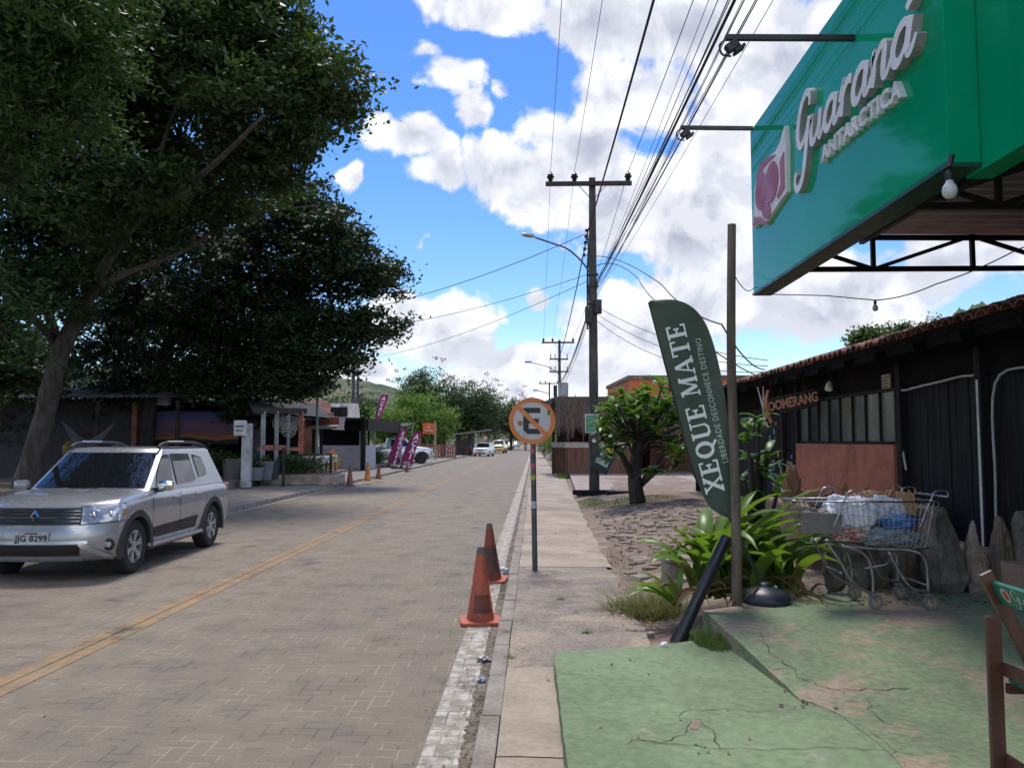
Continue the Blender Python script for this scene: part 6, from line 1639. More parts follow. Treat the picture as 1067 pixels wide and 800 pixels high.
# ================================================================== VEHICLES
def paint(name, c, metal=.55, rough=.32):
    m = mat(name, c, rough, tuple(x * .96 for x in c), 2, metal=metal, coat=.8, fine=.02, rvar=.03); return m
M['silver'] = paint('silver paint', (.345, .35, .37), .5, .28)
M['slat_chrome'] = mat('smoky chrome', (.12, .12, .125), .22, metal=1, fine=0)
M['plastic'] = mat('grey black plastic', (.024, .026, .029), .6, fine=.05)
M['black_plastic'] = mat('black plastic', (.010, .010, .011), .5, fine=.05)
M['car_glass'] = glass_mat('dark car glass', (.008, .009, .011), .015)
M['tyre'] = mat('tyre rubber', (.018, .018, .018), .85)
M['alloy'] = mat('alloy wheel', (.50, .51, .53), .32, (.42, .43, .45), 4, metal=.75, fine=.04)
M['lens'] = mat('headlamp lens', (.42, .45, .48), .08, (.24, .26, .29), 9, coat=1, metal=.3, fine=.05)
M['chrome_car'] = mat('bright chrome', (.65, .65, .67), .12, metal=1, fine=0)
M['tail'] = mat('tail lamp', (.35, .01, .01), .2, coat=1, fine=0)
M['amber'] = mat('amber lamp', (.6, .2, .02), .2, fine=0)
M['plate_grey'] = mat('licence plate grey', (.42, .43, .43), .5, fine=.03)

def car(name, label, cat, loc, rz, pm, S, detail=True):
    L, W = S['L'], S['W']; F = -L / 2; w = W / 2
    t = thing(name, label, cat, loc, rz)
    belt, hoodf = S['belt'], S['hood_f']; yc = F + S['cowl']; bow = S.get('bow', .30); bowr = .16
    def ztop(y):
        if y < yc:
            q = max(0, min(1, (y - F - .12) / (yc - F - .12))); return hoodf + (belt + .02 - hoodf) * q ** .55
        q = max(0, (y - (L / 2 - .35)) / .35); return belt + .02 * (1 - min(1, (y - yc) / 1.0)) - .04 * q
    zb = S['sill']
    lv = [(zb, .90, .12, .10, 0), (zb + .05, .945, .045, .04, 0), (zb + .19, .985, .0, .0, 0), (.60, 1.0, .02, .005, 0), (.74, 1.0, .045, .01, 0),
          (-.13, .99, .075, .02, 1), (-.05, .965, .10, .035, 1), (-.012, .93, .15, .06, 1), (0.0, .885, .22, .10, 1)]
    nF, nS, nR = 16, 46, 12
    def outline(ws, fo, ro):
        ww = w * ws; yf = F + fo; yr = L / 2 - ro; pts = []
        for i in range(-nF // 2, nF // 2 + 1):
            a = math.sin(i / (nF / 2) * PI / 2); pts.append((a * ww, yf + bow * abs(a) ** 3.0))
        y0, y1 = yf + bow, yr - bowr
        for i in range(1, nS): y = y0 + (y1 - y0) * i / nS; pts.append((ww, y))
        for i in range(-nR // 2, nR // 2 + 1):
            a = -math.sin(i / (nR / 2) * PI / 2); pts.append((a * ww, yr - bowr * abs(a) ** 3.0))
        for i in range(1, nS): y = y1 + (y0 - y1) * i / nS; pts.append((-ww, y))
        return pts
    b = MB(); rings = []
    for z, ws, fo, ro, rel in lv:
        rings.append([(x, y, ztop(y) + z if rel else z) for x, y in outline(ws, fo, ro)])
    last = rings[-1]
    for k in (.86, .6, .3):
        rings.append([(x * k, yc * 0 + y + (0 - y) * (1 - k) * .25, ztop(y + (0 - y) * (1 - k) * .25) + .035 * (1 - k * k)) for x, y, z in last])
    bot = [(x * .5, y * .96, zb) for x, y, z in rings[0]]
    rings = [bot] + rings
    n = len(last)
    for rg in rings: b.v += rg
    for j in range(len(rings) - 1):
        for i in range(n):
            b.f.append((j * n + i, j * n + (i + 1) % n, (j + 1) * n + (i + 1) % n, (j + 1) * n + i)); b.m.append(0)
    b.f += [tuple(range(n))[::-1], tuple((len(rings) - 1) * n + i for i in range(n))]; b.m += [0, 0]
    body = b.build('body', pm, t, smooth=50)
    # wheel arches
    axf, axr, rw = F + S['front_oh'], F + S['front_oh'] + S['wb'], S['rw']; ra = rw + .055
    for ya in (axf, axr):
        c = MB(); c.lathe([(ra, -W), (ra, -w + .34)], 40, (0, ya, rw), 'X'); c.lathe([(ra, w - .34), (ra, W)], 40, (0, ya, rw), 'X'); co = c.build('cutter', pm, t)
        md = body.modifiers.new('cut', 'BOOLEAN'); md.object = co; md.operation = 'DIFFERENCE'; md.solver = 'EXACT'
        bpy.context.view_layer.update(); dg = bpy.context.evaluated_depsgraph_get()
        me = bpy.data.meshes.new_from_object(body.evaluated_get(dg)); body.modifiers.clear(); body.data = me
        bpy.data.objects.remove(co)
    for p in body.data.polygons: p.use_smooth = True
    body.data.set_sharp_from_angle(angle=R(38))
    def lvl(z, y):
        zs = [(ztop(y) + q[0] if q[4] else q[0], q[1], q[2], q[3]) for q in lv]
        for a, c in zip(zs[:-1], zs[1:]):
            if z <= c[0]: k = max(0, min(1, (z - a[0]) / max(1e-5, c[0] - a[0]))); return [a[i] + (c[i] - a[i]) * k for i in (1, 2, 3)]
        return zs[-1][1:]
    def front(a, z):
        """a: -1..1 across the nose, beyond that along the side in metres"""
        yy = F + .2 if abs(a) <= 1 else F + bow + (abs(a) - 1)
        ws, fo, ro = lvl(z, yy); s = math.copysign(1, a)
        if abs(a) <= 1: return Vector((a * w * ws, F + fo + bow * abs(a) ** 3, z))
        return Vector((s * w * ws, F + fo + bow + abs(a) - 1, z))
    def fpatch(b, a0, a1, zl, zh, off, nu=16, nv=4):
        def f(u, v):
            a = a0 + (a1 - a0) * u; z = zl(u) + (zh(u) - zl(u)) * v
            p = front(a, z); e = .01; du = front(a + e, z) - front(a - e, z); dv = front(a, z + e) - front(a, z - e); nn = du.cross(dv).normalized()
            return p + nn * off
        b.grid(f, nu, nv)
    cst = lambda v: (lambda u: v)
    # greenhouse
    gb, gr, zr = S['g_base'], S['g_roof'], S['H']; wb_, wr_ = w * .925, w * S.get('roof_w', .74)
    def gpt(x, y, k): return Vector((x, y, k))
    def gout(k):
        yf = gb[0] + (gr[0] - gb[0]) * k; yr = gb[1] + (gr[1] - gb[1]) * k; ww = wb_ + (wr_ - wb_) * k; bw, br = .16, .08; pts = []
        for i in range(-8, 9): a = math.sin(i / 8 * PI / 2); pts.append((a * ww, yf + bw * abs(a) ** 2.5))
        for i in range(1, 20): pts.append((ww, yf + bw + (yr - br - yf - bw) * i / 20))
        for i in range(-6, 7): a = -math.sin(i / 6 * PI / 2); pts.append((a * ww, yr - br * abs(a) ** 2.5))
        for i in range(1, 20): pts.append((-ww, yr - br + (yf + bw - yr + br) * i / 20))
        return pts
    b = MB(); rings = []; z0 = belt - .03; zt = zr - .05
    for k in (0, .25, .5, .75, .93): rings.append([(x, y, z0 + (zt - z0) * k) for x, y in gout(k)])
    o1 = gout(1)
    for sc, dz in ((1, 0), (.965, .025), (.9, .038), (.6, .05), (.3, .053)):
        cy = (gr[0] + gr[1]) / 2; rings.append([(x * sc, cy + (y - cy) * (sc if sc > .85 else .9 - (.9 - sc) * .5), zt + dz) for x, y in o1])
    n = len(o1)
    for rg in rings: b.v += rg
    for j in range(len(rings) - 1):
        for i in range(n): b.f.append((j * n + i, j * n + (i + 1) % n, (j + 1) * n + (i + 1) % n, (j + 1) * n + i)); b.m.append(0)
    b.f += [tuple(range(n)), tuple((len(rings) - 1) * n + i for i in range(n))]; b.m += [0, 0]
    b.build('roof', pm, t, smooth=50)
    def gx(z): k = (z - z0) / (zt - z0); return wb_ + (wr_ - wb_) * k
    def gyf(z): k = (z - z0) / (zt - z0); return gb[0] + (gr[0] - gb[0]) * k
    def gyr(z): k = (z - z0) / (zt - z0); return gb[1] + (gr[1] - gb[1]) * k
    # windscreen and rear window
    b = MB()
    def ws_(u, v):
        z = belt + .045 + (zr - .085 - belt - .045) * v; x = (u * 2 - 1) * (gx(z) * .925); a = abs(x) / gx(z)
        return (x, gyf(z) + .16 * a ** 2.5 - .012, z + .006)
    b.grid(ws_, 20, 8); b.build('windscreen', M['car_glass'], t, smooth=True)
    b = MB()
    def wr2(u, v):
        z = belt + .12 + (zr - .12 - belt - .12) * v; x = (u * 2 - 1) * (gx(z) * .86); a = abs(x) / gx(z); return (x, gyr(z) - .08 * a ** 2.5 + .012, z)
    b.grid(wr2, 12, 4); b.build('rear_window', M['car_glass'], t, smooth=True)
    for sx in (-1, 1):
        for poly in S['win']:
            q = MB(); pp = [(sx * (gx(z) + .008), y + F, z) for y, z in poly]; q.add(pp, [tuple(range(len(pp)))]); q.build('side_window', M['car_glass'], t)
            q = MB(); cy_, cz_ = sum(p[0] for p in poly) / len(poly), sum(p[1] for p in poly) / len(poly)
            pp2 = [(sx * (gx(z) + .004), cy_ + (y - cy_) * 1.09 + F, cz_ + (z - cz_) * 1.11) for y, z in poly]
            q.add(pp2, [tuple(range(len(pp2)))])
            if detail: q.build('window_seal', M['black_plastic'], t)
    # wheels
    for ya in (axf, axr):
        for sx in (-1, 1):
            wx = sx * (w - .125); q = MB()
            q.lathe([(rw * .62, -.105), (rw * .90, -.11), (rw * .985, -.085), (rw, -.05), (rw, .05), (rw * .985, .085), (rw * .90, .11), (rw * .62, .105), (rw * .60, .06), (rw * .60, -.06)], 40, (wx, ya, rw), 'X'); wo = q.build('wheel', M['tyre'], t, smooth=35)
            q = MB(); q.lathe([(rw * .625, .02), (rw * .63, .098), (rw * .585, .104), (rw * .57, .03)], 36, (0, 0, 0), 'X', cap=False)
            for k in range(6 if detail else 5):
                a = 2 * PI * k / (6 if detail else 5) + .3; ca, sa = math.cos(a), math.sin(a)
                for da in (-.13, .13):
                    q.bar((.072, .055 * math.cos(a), .055 * math.sin(a)), (.085, rw * .59 * math.cos(a + da), rw * .59 * math.sin(a + da)), .028, .034)
            q.lathe([(.06, .05), (.066, .09), (.04, .098), (.01, .099)], 18, (0, 0, 0), 'X')
            if sx < 0: q.v = [(-v[0], v[1], v[2]) for v in q.v]
            q.xf(Matrix.Translation((wx, ya, rw))); q.build('rim', M['alloy'], wo, smooth=35)
            q = MB(); q.lathe([(rw * .575, -.02), (rw * .575, .02)], 30, (wx, ya, rw), 'X'); q.build('brake', M['black_plastic'], wo)
        for sx in (-1, 1):
            q = MB(); r0, r1 = ra - .012, ra + S.get('flare', .075); k = 22; vs = []
            for i in range(k + 1):
                a = R(-12) + R(204) * i / k; ca, sa = math.cos(a), math.sin(a)
                for rr_, xo in ((r0, w - .10), (r0, w + .016), (r1, w + .010), (r1 + .008, w - .03)): vs.append((sx * xo, ya + rr_ * ca, rw + rr_ * sa))
            q.add(vs, [(4 * i + j, 4 * i + j + 1, 4 * i + j + 5, 4 * i + j + 4) for i in range(k) for j in range(3)])
            q.build('arch_trim', M['plastic'] if S.get('flare', .075) > .03 else pm, t, smooth=40)
    # lamps
    hl = S.get('hl', (.60, .70, .895))
    for sx in (-1, 1):
        q = MB(); fpatch(q, sx * hl[0], sx * 1.13, lambda u: hl[1] + .03 * u, lambda u: hl[2] + .03 * u - .05 * max(0, u - .75), .010 * sx, 14, 4); h_ = q.build('headlight', M['lens'], t, smooth=True)
        if detail:
            q = MB(); fpatch(q, sx * (hl[0] - .02), sx * 1.145, lambda u: hl[1] - .012 + .03 * u, lambda u: hl[2] + .012 + .03 * u - .05 * max(0, u - .75), .006 * sx, 14, 4); q.build('headlight_seam', M['black_plastic'], t, smooth=True)
        if detail:
            for a_, z_, r_ in ((.72, .795, .05), (.90, .80, .042)):
                q = MB(); p = front(sx * a_, z_); q.lathe([(r_, -.012), (r_ * .8, -.016), (r_ * .3, -.017)], 18, (p.x, p.y - .004, p.z), 'Y'); q.build('reflector', M['chrome_car'], h_, smooth=True)
            q = MB(); fpatch(q, sx * 1.03, sx * 1.11, cst(.775), cst(.85), .014 * sx, 6, 2); q.build('indicator', M['amber'], h_)
        q = MB(); y_ = L / 2 - .02
        q.box((sx * w * .86, L / 2 - .07, .86), (.16, .14, .30), bev=.03); q.build('tail_light', M['tail'], t)
    # grille and bumper
    q = MB(); fpatch(q, -.60, .60, cst(hl[1] - .005), cst(hl[2] - .005), .008, 24, 3); gl_ = q.build('grille', M['black_plastic'], t, smooth=True)
    q = MB()
    for z_ in ((.735, .775, .815, .855) if detail else (.80,)): fpatch(q, -.585, .585, cst(z_ - .007), cst(z_ + .007), .016, 24, 1)
    q.build('slat', M['slat_chrome'] if detail else pm, gl_, smooth=True)
    q = MB(); fpatch(q, -.62, .62, cst(zb + .085), cst(zb + .215), .006, 24, 3); q.build('air_intake', M['black_plastic'], t, smooth=True)
    q = MB(); p = front(0, .55); q.box((0, p.y - .012, .545), (.42, .014, .135), bev=.004); pl = q.build('licence_plate', M['plate_grey'], t)
    if S.get('plate'):
        text_part('lettering', S['plate'], .105, M['black_plastic'], pl, lambda x, y, z: (x, p.y - .0205, .535 + y), bold=.003, spacing=1.05)
        q = MB(); q.box((0, p.y - .0195, .598), (.16, .001, .016)); q.build('plate_heading', M['plastic'], pl)
    for sx in (-1, 1): q = MB(); q.box((sx * (w * .985), 0 - .02, zb + .075), (.05, S['wb'] - 2 * ra + .02, .05), bev=.012); q.build('side_step', M['alloy'] if detail else M['plastic'], t)
    if not detail: return t
    # skid plate frame with raised wings
    q = MB(); fpatch(q, -.66, .66, cst(zb + .03), cst(zb + .075), .022, 24, 2)
    for sx in (-1, 1): 
        fpatch(q, sx * .60, sx * .98, lambda u: zb + .20 - .19 * u, lambda u: zb + .265 - .20 * u, .020 * sx, 10, 2)
    q.build('skid_plate', M['alloy'], t, smooth=True)
    q = MB(); fpatch(q, -.70, .70, cst(zb + .225), cst(zb + .262), .014, 24, 1); q.build('bumper_bar', M['alloy'], t, smooth=True)
    for sx in (-1, 1):
        p = front(sx * .93, .44); q = MB(); q.lathe([(.075, -.004), (.07, -.02), (.05, -.022), (.045, -.006)], 20, (p.x, p.y - .004, .44), 'Y'); fo = q.build('fog_lamp', M['black_plastic'], t, smooth=40)
        q = MB(); q.lathe([(.044, -.016), (.03, -.024), (.002, -.026)], 16, (p.x, p.y - .004, .44), 'Y'); q.build('fog_lens', M['lens'], fo, smooth=True)
    # diamond emblem
    p = front(0, .80); q = MB(); dm = [(0, .085), (.058, 0), (0, -.085), (-.058, 0)]; di = [(a * .42, c * .42) for a, c in dm]
    vs = [(a, p.y - .018, .80 + c) for a, c in dm] + [(a * .7, p.y - .042, .80 + c * .7) for a, c in dm] + [(a, p.y - .02, .80 + c) for a, c in di]
    q.add(vs, [(i, (i + 1) % 4, 4 + (i + 1) % 4, 4 + i) for i in range(4)] + [(4 + i, 4 + (i + 1) % 4, 8 + (i + 1) % 4, 8 + i) for i in range(4)]); q.build('emblem', M['chrome_car'], t)
    q = MB(); q.lathe([(.02, 0), (.022, .012), (.008, .02)], 12, (0, F + .33, ztop(F + .33) - .02)); q.build('bonnet_badge', M['chrome_car'], t)
    # doors: lower dark panels, handles, mirrors, rails, seams
    for sx in (-1, 1):
        for (y0, y1) in ((1.30, 2.16), (2.19, 2.86)):
            q = MB(); poly = [(y0 + .05, .40), (y1, .40), (y1, .555), (y0, .535)]
            if y0 > 2: poly = [(y0, .40), (y1 - .10, .40), (y1 - .02, .575), (y0, .555)]
            q.add([(sx * (w * 1.0 + (.012 if z > .45 else -.004)), y + F, z) for y, z in poly], [(0, 1, 2, 3)]); q.build('door_panel', M['plastic'], t)
        for yy in (2.02, 2.86):
            q = MB(); q.box((sx * (w + .016), yy + F, .90), (.03, .20, .035), bev=.012); q.build('door_handle', pm, t, smooth=40)
        q = MB()
        for yy in (1.27, 2.175):
            q.bar((sx * (w * .998 + .002), yy + F, .42), (sx * (w * .995 + .002), yy + F + .02, belt - .06), .004, .008)
        q.build('door_seam', M['black_plastic'], t)
        q = MB(); q.box((sx * (w + .10), 1.43 + F, belt + .07), (.20, .11, .15), Matrix.Rotation(R(8) * sx, 3, 'Z'), bev=.045); mo = q.build('mirror', M['chrome_car'] if sx > 0 else pm, t, smooth=40)
        q = MB(); q.bar((sx * (w - .08), 1.44 + F, belt + .0), (sx * (w + .06), 1.44 + F, belt + .02), .05, .07); q.build('mirror_arm', M['black_plastic'], mo)
        q = MB(); xr = wr_ - .045; ys = [gr[0] + .10, gr[0] + .28, gr[0] + .6, gr[1] - .75, gr[1] - .38, gr[1] - .12]
        q.tube(spline([(sx * xr, ys[0], zr - .005), (sx * xr, ys[1], zr + .05), (sx * xr, ys[2], zr + .065), (sx * xr, ys[3], zr + .06), (sx * xr, ys[4], zr + .045), (sx * xr, ys[5], zr - .01)], 4), [.022] * 21, 8)
        q.add([(sx * xr, y, z) for y, z in ((ys[0], zr), (ys[1], zr + .045), (ys[1] + .12, zr + .05), (ys[1] + .2, zr - .0))], [(0, 1, 2, 3)]); q.add([(sx * xr, y, z) for y, z in ((ys[5], zr - .01), (ys[4], zr + .04), (ys[4] - .15, zr + .045), (ys[4] - .28, zr - .0))], [(0, 1, 2, 3)])
        rl = q.build('roof_rail', M['plastic'], t, smooth=True)
        q = MB(); q.box((sx * xr, gr[0] + .70, zr + .078), (.046, .55, .028), bev=.012); q.build('rail_inlay', M['chrome_car'], rl)
    q = MB(); q.tube([(0, gr[0] + .12, zr), (0, gr[0] + .05, zr + .09)], .006, 5); q.build('antenna', M['black_plastic'], t)
    q = MB()
    for x0 in (-.55, .05):
        q.bar((x0, gyf(belt + .06) + .06 - .03, belt + .055), (x0 + .5, gyf(belt + .12) - .005, belt + .10), .012, .012)
    q.build('wiper', M['black_plastic'], t)
    q = MB(); q.box((.28, gyf(1.18) - .0, 1.14), (.22, .004, .07), Matrix.Rotation(R(-42), 3, 'X')); q.build('windscreen_sticker', mat('pale windscreen paper', (.35, .38, .36), .6), t)
    return t

SUV = dict(L=4.31, W=1.80, H=1.625, belt=1.03, hood_f=.90, sill=.24, cowl=1.12, front_oh=.82, wb=2.673, rw=.343, g_base=(-2.155 + 1.10, 2.155 - .12), g_roof=(-2.155 + 1.86, 2.155 - .50), roof_w=.76,
           plate='JJG 8299', win=[[(1.52, 1.075), (2.12, 1.075), (2.14, 1.49), (2.0, 1.50), (1.83, 1.42), (1.66, 1.26)], [(2.24, 1.075), (2.88, 1.09), (2.96, 1.14), (2.86, 1.49), (2.26, 1.50)], [(3.10, 1.14), (3.44, 1.19), (3.46, 1.27), (3.34, 1.44), (3.04, 1.485)]])
fw = G(139, 597, 0); rwp = G(217, 570, 0)
yaw = R(1.3)
cx_, cy_ = -6.12, 10.6 + 1.335
car('silver_suv', 'silver sport utility car with roof rails and dark wheel arches on the road', 'car', (cx_, cy_ + .0, .004), yaw, M['silver'], SUV)

HATCH = dict(L=4.1, W=1.76, H=1.50, belt=.96, hood_f=.84, sill=.2, cowl=1.15, front_oh=.85, wb=2.5, rw=.31, g_base=(-2.05 + 1.05, 2.05 - .1), g_roof=(-2.05 + 1.95, 2.05 - .5), flare=.02, hl=(.55, .66, .80),
             win=[[(1.5, 1.0), (2.1, 1.0), (2.1, 1.37), (1.9, 1.36)], [(2.2, 1.0), (2.9, 1.02), (2.85, 1.37), (2.2, 1.38)]])
PICK = dict(L=5.2, W=1.85, H=1.80, belt=1.14, hood_f=1.0, sill=.34, cowl=1.3, front_oh=.95, wb=3.1, rw=.38, g_base=(-2.6 + 1.2, .95), g_roof=(-2.6 + 2.0, .75), flare=.05, hl=(.6, .78, .96),
            win=[[(1.75, 1.2), (2.3, 1.2), (2.3, 1.66), (2.1, 1.65)], [(2.4, 1.2), (3.1, 1.2), (3.05, 1.66), (2.4, 1.67)]])
white = paint('white car paint', (.72, .72, .72), 0, .35); grey = paint('grey car paint', (.10, .105, .11), .4); pale = paint('pale silver car paint', (.5, .52, .55), .5); dk = paint('dark car paint', (.03, .035, .045), .3); yel = paint('yellow van paint', (.62, .36, .02), 0, .4)
def carat(nm, lab, cat, px, py, pm, S, rz=0.0):
    c = G(px, py, 0); car(nm, lab, cat, (c.x, c.y + S['L'] / 2, .004), rz, pm, S, False)
carat('white_car', 'white hatchback facing the viewer at the far left kerb', 'car', 503, 475.5, white, HATCH, R(-8))
carat('yellow_pickup', 'yellow and white pickup parked behind the white hatchback', 'pickup', 519, 472.5, yel, PICK, R(-4))
carat('white_pickup', 'white pickup in the row beyond the yellow one', 'pickup', 524.5, 469.2, white, PICK, R(-4))
carat('parked_car', 'dark car parked beyond the white pickup', 'car', 530.5, 467.4, dk, HATCH, R(-4))
carat('parked_car', 'pale silver car at the far end of the parked row', 'car', 537, 466, pale, HATCH, R(-4))
c = P(432, 470, 57); car('silver_pickup', 'silver double cab pickup parked behind the purple flags', 'pickup', (-9.7, 57.5, .12), R(90 + 14), pale, PICK, False)
c = P(445, 470, 60); car('parked_car', 'dark grey car half hidden by the taller purple flag', 'car', (-9.6, 62, .12), R(10), grey, HATCH, False)

# ================================================================== PEOPLE
def skin_person(parent_name, joints, bones, radii, m, loc, rz, label):
    me = bpy.data.meshes.new('person'); me.from_pydata([Vector(j) for j in joints], bones, [])
    o = bpy.data.objects.new('person', me); link(o); o.location = loc; o.rotation_euler = (0, 0, rz); me.materials.append(m)
    sk = o.modifiers.new('skin', 'SKIN'); ss = o.modifiers.new('sub', 'SUBSURF'); ss.levels = ss.render_levels = 2
    for i, r_ in enumerate(radii): me.skin_vertices[0].data[i].radius = (r_, r_ * .9)
    me.skin_vertices[0].data[0].use_root = True
    bpy.context.view_layer.update(); dg = bpy.context.evaluated_depsgraph_get(); m2 = bpy.data.meshes.new_from_object(o.evaluated_get(dg)); o.modifiers.clear(); o.data = m2
    for p in m2.polygons: p.use_smooth = True
    tag(o, label, 'person'); return o
def motorcycle(label, loc, rz):
    t = thing('motorcycle', label, 'motorcycle', loc, rz)
    for y in (-.63, .63):
        b = MB(); b.lathe([(.20, -.04), (.28, -.045), (.30, -.02), (.30, .02), (.28, .045), (.20, .04)], 24, (0, y, .30), 'X', cap=False); w_ = b.build('wheel', M['tyre'], t, smooth=40)
        b = MB(); b.lathe([(.20, -.03), (.20, .03), (.18, .03), (.18, -.03)], 20, (0, y, .30), 'X', cap=False)
        for k in range(5): a = 2 * PI * k / 5; b.bar((0, y, .30), (0, y + .19 * math.cos(a), .30 + .19 * math.sin(a)), .02)
        b.build('rim', M['alloy'], w_)
    b = MB(); b.tube([(0, -.63, .30), (0, -.42, .95)], .04, 8); b.tube([(-.32, -.34, 1.02), (-.1, -.42, .98), (.1, -.42, .98), (.32, -.34, 1.02)], .018, 6); b.build('fork', M['black_steel'], t)
    b = MB(); b.box((0, -.05, .52), (.26, .6, .34), bev=.06); b.box((0, .35, .62), (.2, .75, .16), bev=.05); b.build('body', white, t, smooth=40)
    b = MB(); b.box((0, .28, .80), (.26, .72, .10), bev=.04); b.build('seat', M['black_plastic'], t, smooth=40)
    b = MB(); b.box((0, -.50, .84), (.26, .12, .24), bev=.05); b.build('fairing', white, t, smooth=40)
    b = MB(); b.lathe([(.08, -.02), (.06, -.05), (.01, -.06)], 14, (0, -.57, .86), 'Y'); b.build('headlight', M['lens'], t)
    b = MB(); b.box((0, -.70, .52), (.10, .3, .02)); b.box((0, .8, .62), (.12, .22, .04)); b.build('mudguard', M['black_plastic'], t)
    return t
mc = G(547.5, 470, 0)
motorcycle('white motorcycle riding up the right lane in the distance', (mc.x, mc.y + .9, .004), R(3))
J = [(0, .18, .90), (0, .14, 1.12), (0, .08, 1.36), (0, .05, 1.48), (0, .02, 1.62), (0, -.01, 1.72), (.19, .07, 1.38), (.27, -.12, 1.16), (.29, -.32, 1.05), (-.19, .07, 1.38), (-.27, -.12, 1.16), (-.29, -.32, 1.05),
     (.11, .14, .88), (.19, -.22, .80), (.18, -.08, .38), (.19, -.22, .30), (-.11, .14, .88), (-.19, -.22, .80), (-.18, -.08, .38), (-.19, -.22, .30)]
B_ = [(0, 1), (1, 2), (2, 3), (3, 4), (4, 5), (2, 6), (6, 7), (7, 8), (2, 9), (9, 10), (10, 11), (0, 12), (12, 13), (13, 14), (14, 15), (0, 16), (16, 17), (17, 18), (18, 19)]
Rd = [.15, .15, .16, .07, .11, .09, .075, .055, .045, .075, .055, .045, .10, .085, .06, .05, .10, .085, .06, .05]
rider = skin_person('person', J, B_, Rd, mat('dark riding clothes', (.05, .055, .07), .8), (mc.x, mc.y + .9, .004), R(3), 'rider in dark clothes and white helmet on the distant motorcycle')
b = MB(); b.lathe([(.02, -.13), (.12, -.10), (.155, 0), (.14, .08), (.08, .14), (.01, .16)], 18, (0, -.01, 1.69)); b.build('helmet', M['white_paint'], rider, smooth=True)
# bicycle leaning by the hut
bk = thing('bicycle', 'small red framed bicycle by the wooden hut beyond the pavement', 'bicycle', (P(488, 470, 84).x, 84, .12), R(60))
for y in (-.5, .5):
    b = MB(); b.lathe([(.31, -.015), (.34, -.015), (.345, 0), (.34, .015), (.31, .015)], 24, (0, y, .34), 'X', cap=False)
    for k in range(8): a = PI * k / 4; b.tube([(0, y, .34), (0, y + .32 * math.cos(a), .34 + .32 * math.sin(a))], .003, 4)
    b.build('wheel', M['tyre'], bk)
b = MB()
for p, q in (((0, .5, .34), (0, .1, .36)), ((0, .1, .36), (0, .18, .85)), ((0, .18, .80), (0, -.36, .84)), ((0, .1, .36), (0, -.36, .80)), ((0, .5, .34), (0, .18, .80)), ((0, -.5, .34), (0, -.34, .98))): b.tube([p, q], .02, 6)
b.build('frame', mat('red cycle frame', (.35, .02, .02), .4), bk)
b = MB(); b.box((0, .19, .90), (.14, .26, .06), bev=.02); b.build('saddle', M['black_plastic'], bk)
b = MB(); b.tube([(-.28, -.28, 1.03), (0, -.35, 1.0), (.28, -.28, 1.03)], .013, 6); b.build('handlebar', M['chrome_car'], bk)
# ================================================================== LEFT SIDE OF THE STREET
def X(px, Y): return P(px, 459, Y).x
def Z(py, Y): return P(557, py, Y).z
# ---- house in the shade of the big tree, with a painted wall
Yh = 33.5
hs = thing('shaded_house', 'low dark house under the trees with a sunset painted on its wall', 'house', (X(160, Yh), Yh, .12))
hx = X(160, Yh)
x0, x1 = X(-60, Yh) - hx, X(258, Yh) - hx
zt = Z(414, Yh) - .12
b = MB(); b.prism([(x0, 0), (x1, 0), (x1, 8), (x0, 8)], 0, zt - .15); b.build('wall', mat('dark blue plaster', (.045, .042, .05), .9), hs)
M['sheet_old'] = mat('old grey roof sheet', (.26, .25, .24), .8, (.16, .15, .145), 3, bump=.4)
b = MB(); zr_ = Z(394, Yh + 4) - .12
b.grid(lambda u, v: (x0 - .5 + (x1 - x0 + 1.0) * u, -1.6 + 6 * v, zt - .05 + (zr_ - zt) * v + .03 * math.sin(u * 2 * PI * 70)), 560, 4); b.build('roof', M['sheet_old'], hs, smooth=True)
# the painting: bands of dusk colours over black hills
mx0, mx1 = X(150, Yh - .05) - hx, X(248, Yh - .05) - hx
mz0, mz1 = Z(463, Yh) - .12, Z(428, Yh) - .12
def mural():
    m = bpy.data.materials.new('sunset mural'); m.use_nodes = True; nt = m.node_tree; N = nt.nodes; L = nt.links; p = N['Principled BSDF']
    tc = N.new('ShaderNodeTexCoord'); mp = N.new('ShaderNodeMapping'); mp.inputs['Scale'].default_value = (.22, 1, 1.1); L.new(tc.outputs['Object'], mp.inputs['Vector'])
    ns_ = N.new('ShaderNodeTexNoise'); ns_.inputs['Scale'].default_value = 2.2; ns_.inputs['Detail'].default_value = 6; L.new(mp.outputs[0], ns_.inputs['Vector'])
    sp = N.new('ShaderNodeSeparateXYZ'); L.new(tc.outputs['Object'], sp.inputs[0])
    mr = N.new('ShaderNodeMapRange'); mr.inputs[1].default_value = mz0; mr.inputs[2].default_value = mz1; L.new(sp.outputs[2], mr.inputs[0])
    ad = N.new('ShaderNodeMath'); ad.operation = 'MULTIPLY_ADD'; ad.inputs[1].default_value = .5; L.new(ns_.outputs['Fac'], ad.inputs[0]); L.new(mr.outputs[0], ad.inputs[2])
    sb = N.new('ShaderNodeMath'); sb.operation = 'SUBTRACT'; sb.inputs[1].default_value = .25; L.new(ad.outputs[0], sb.inputs[0])
    cr = N.new('ShaderNodeValToRGB'); L.new(sb.outputs[0], cr.inputs[0]); e = cr.color_ramp.elements
    e[0].position = 0; e[0].color = (.006, .006, .007, 1); e[1].position = 1; e[1].color = (.04, .05, .12, 1)
    for pos, c_ in ((.14, (.01, .009, .01, 1)), (.17, (.26, .115, .04, 1)), (.3, (.17, .058, .048, 1)), (.45, (.10, .07, .13, 1)), (.62, (.16, .075, .10, 1)), (.8, (.06, .07, .17, 1))):
        q = e.new(pos); q.color = c_
    L.new(cr.outputs[0], p.inputs['Base Color']); p.inputs['Roughness'].default_value = .85; return m
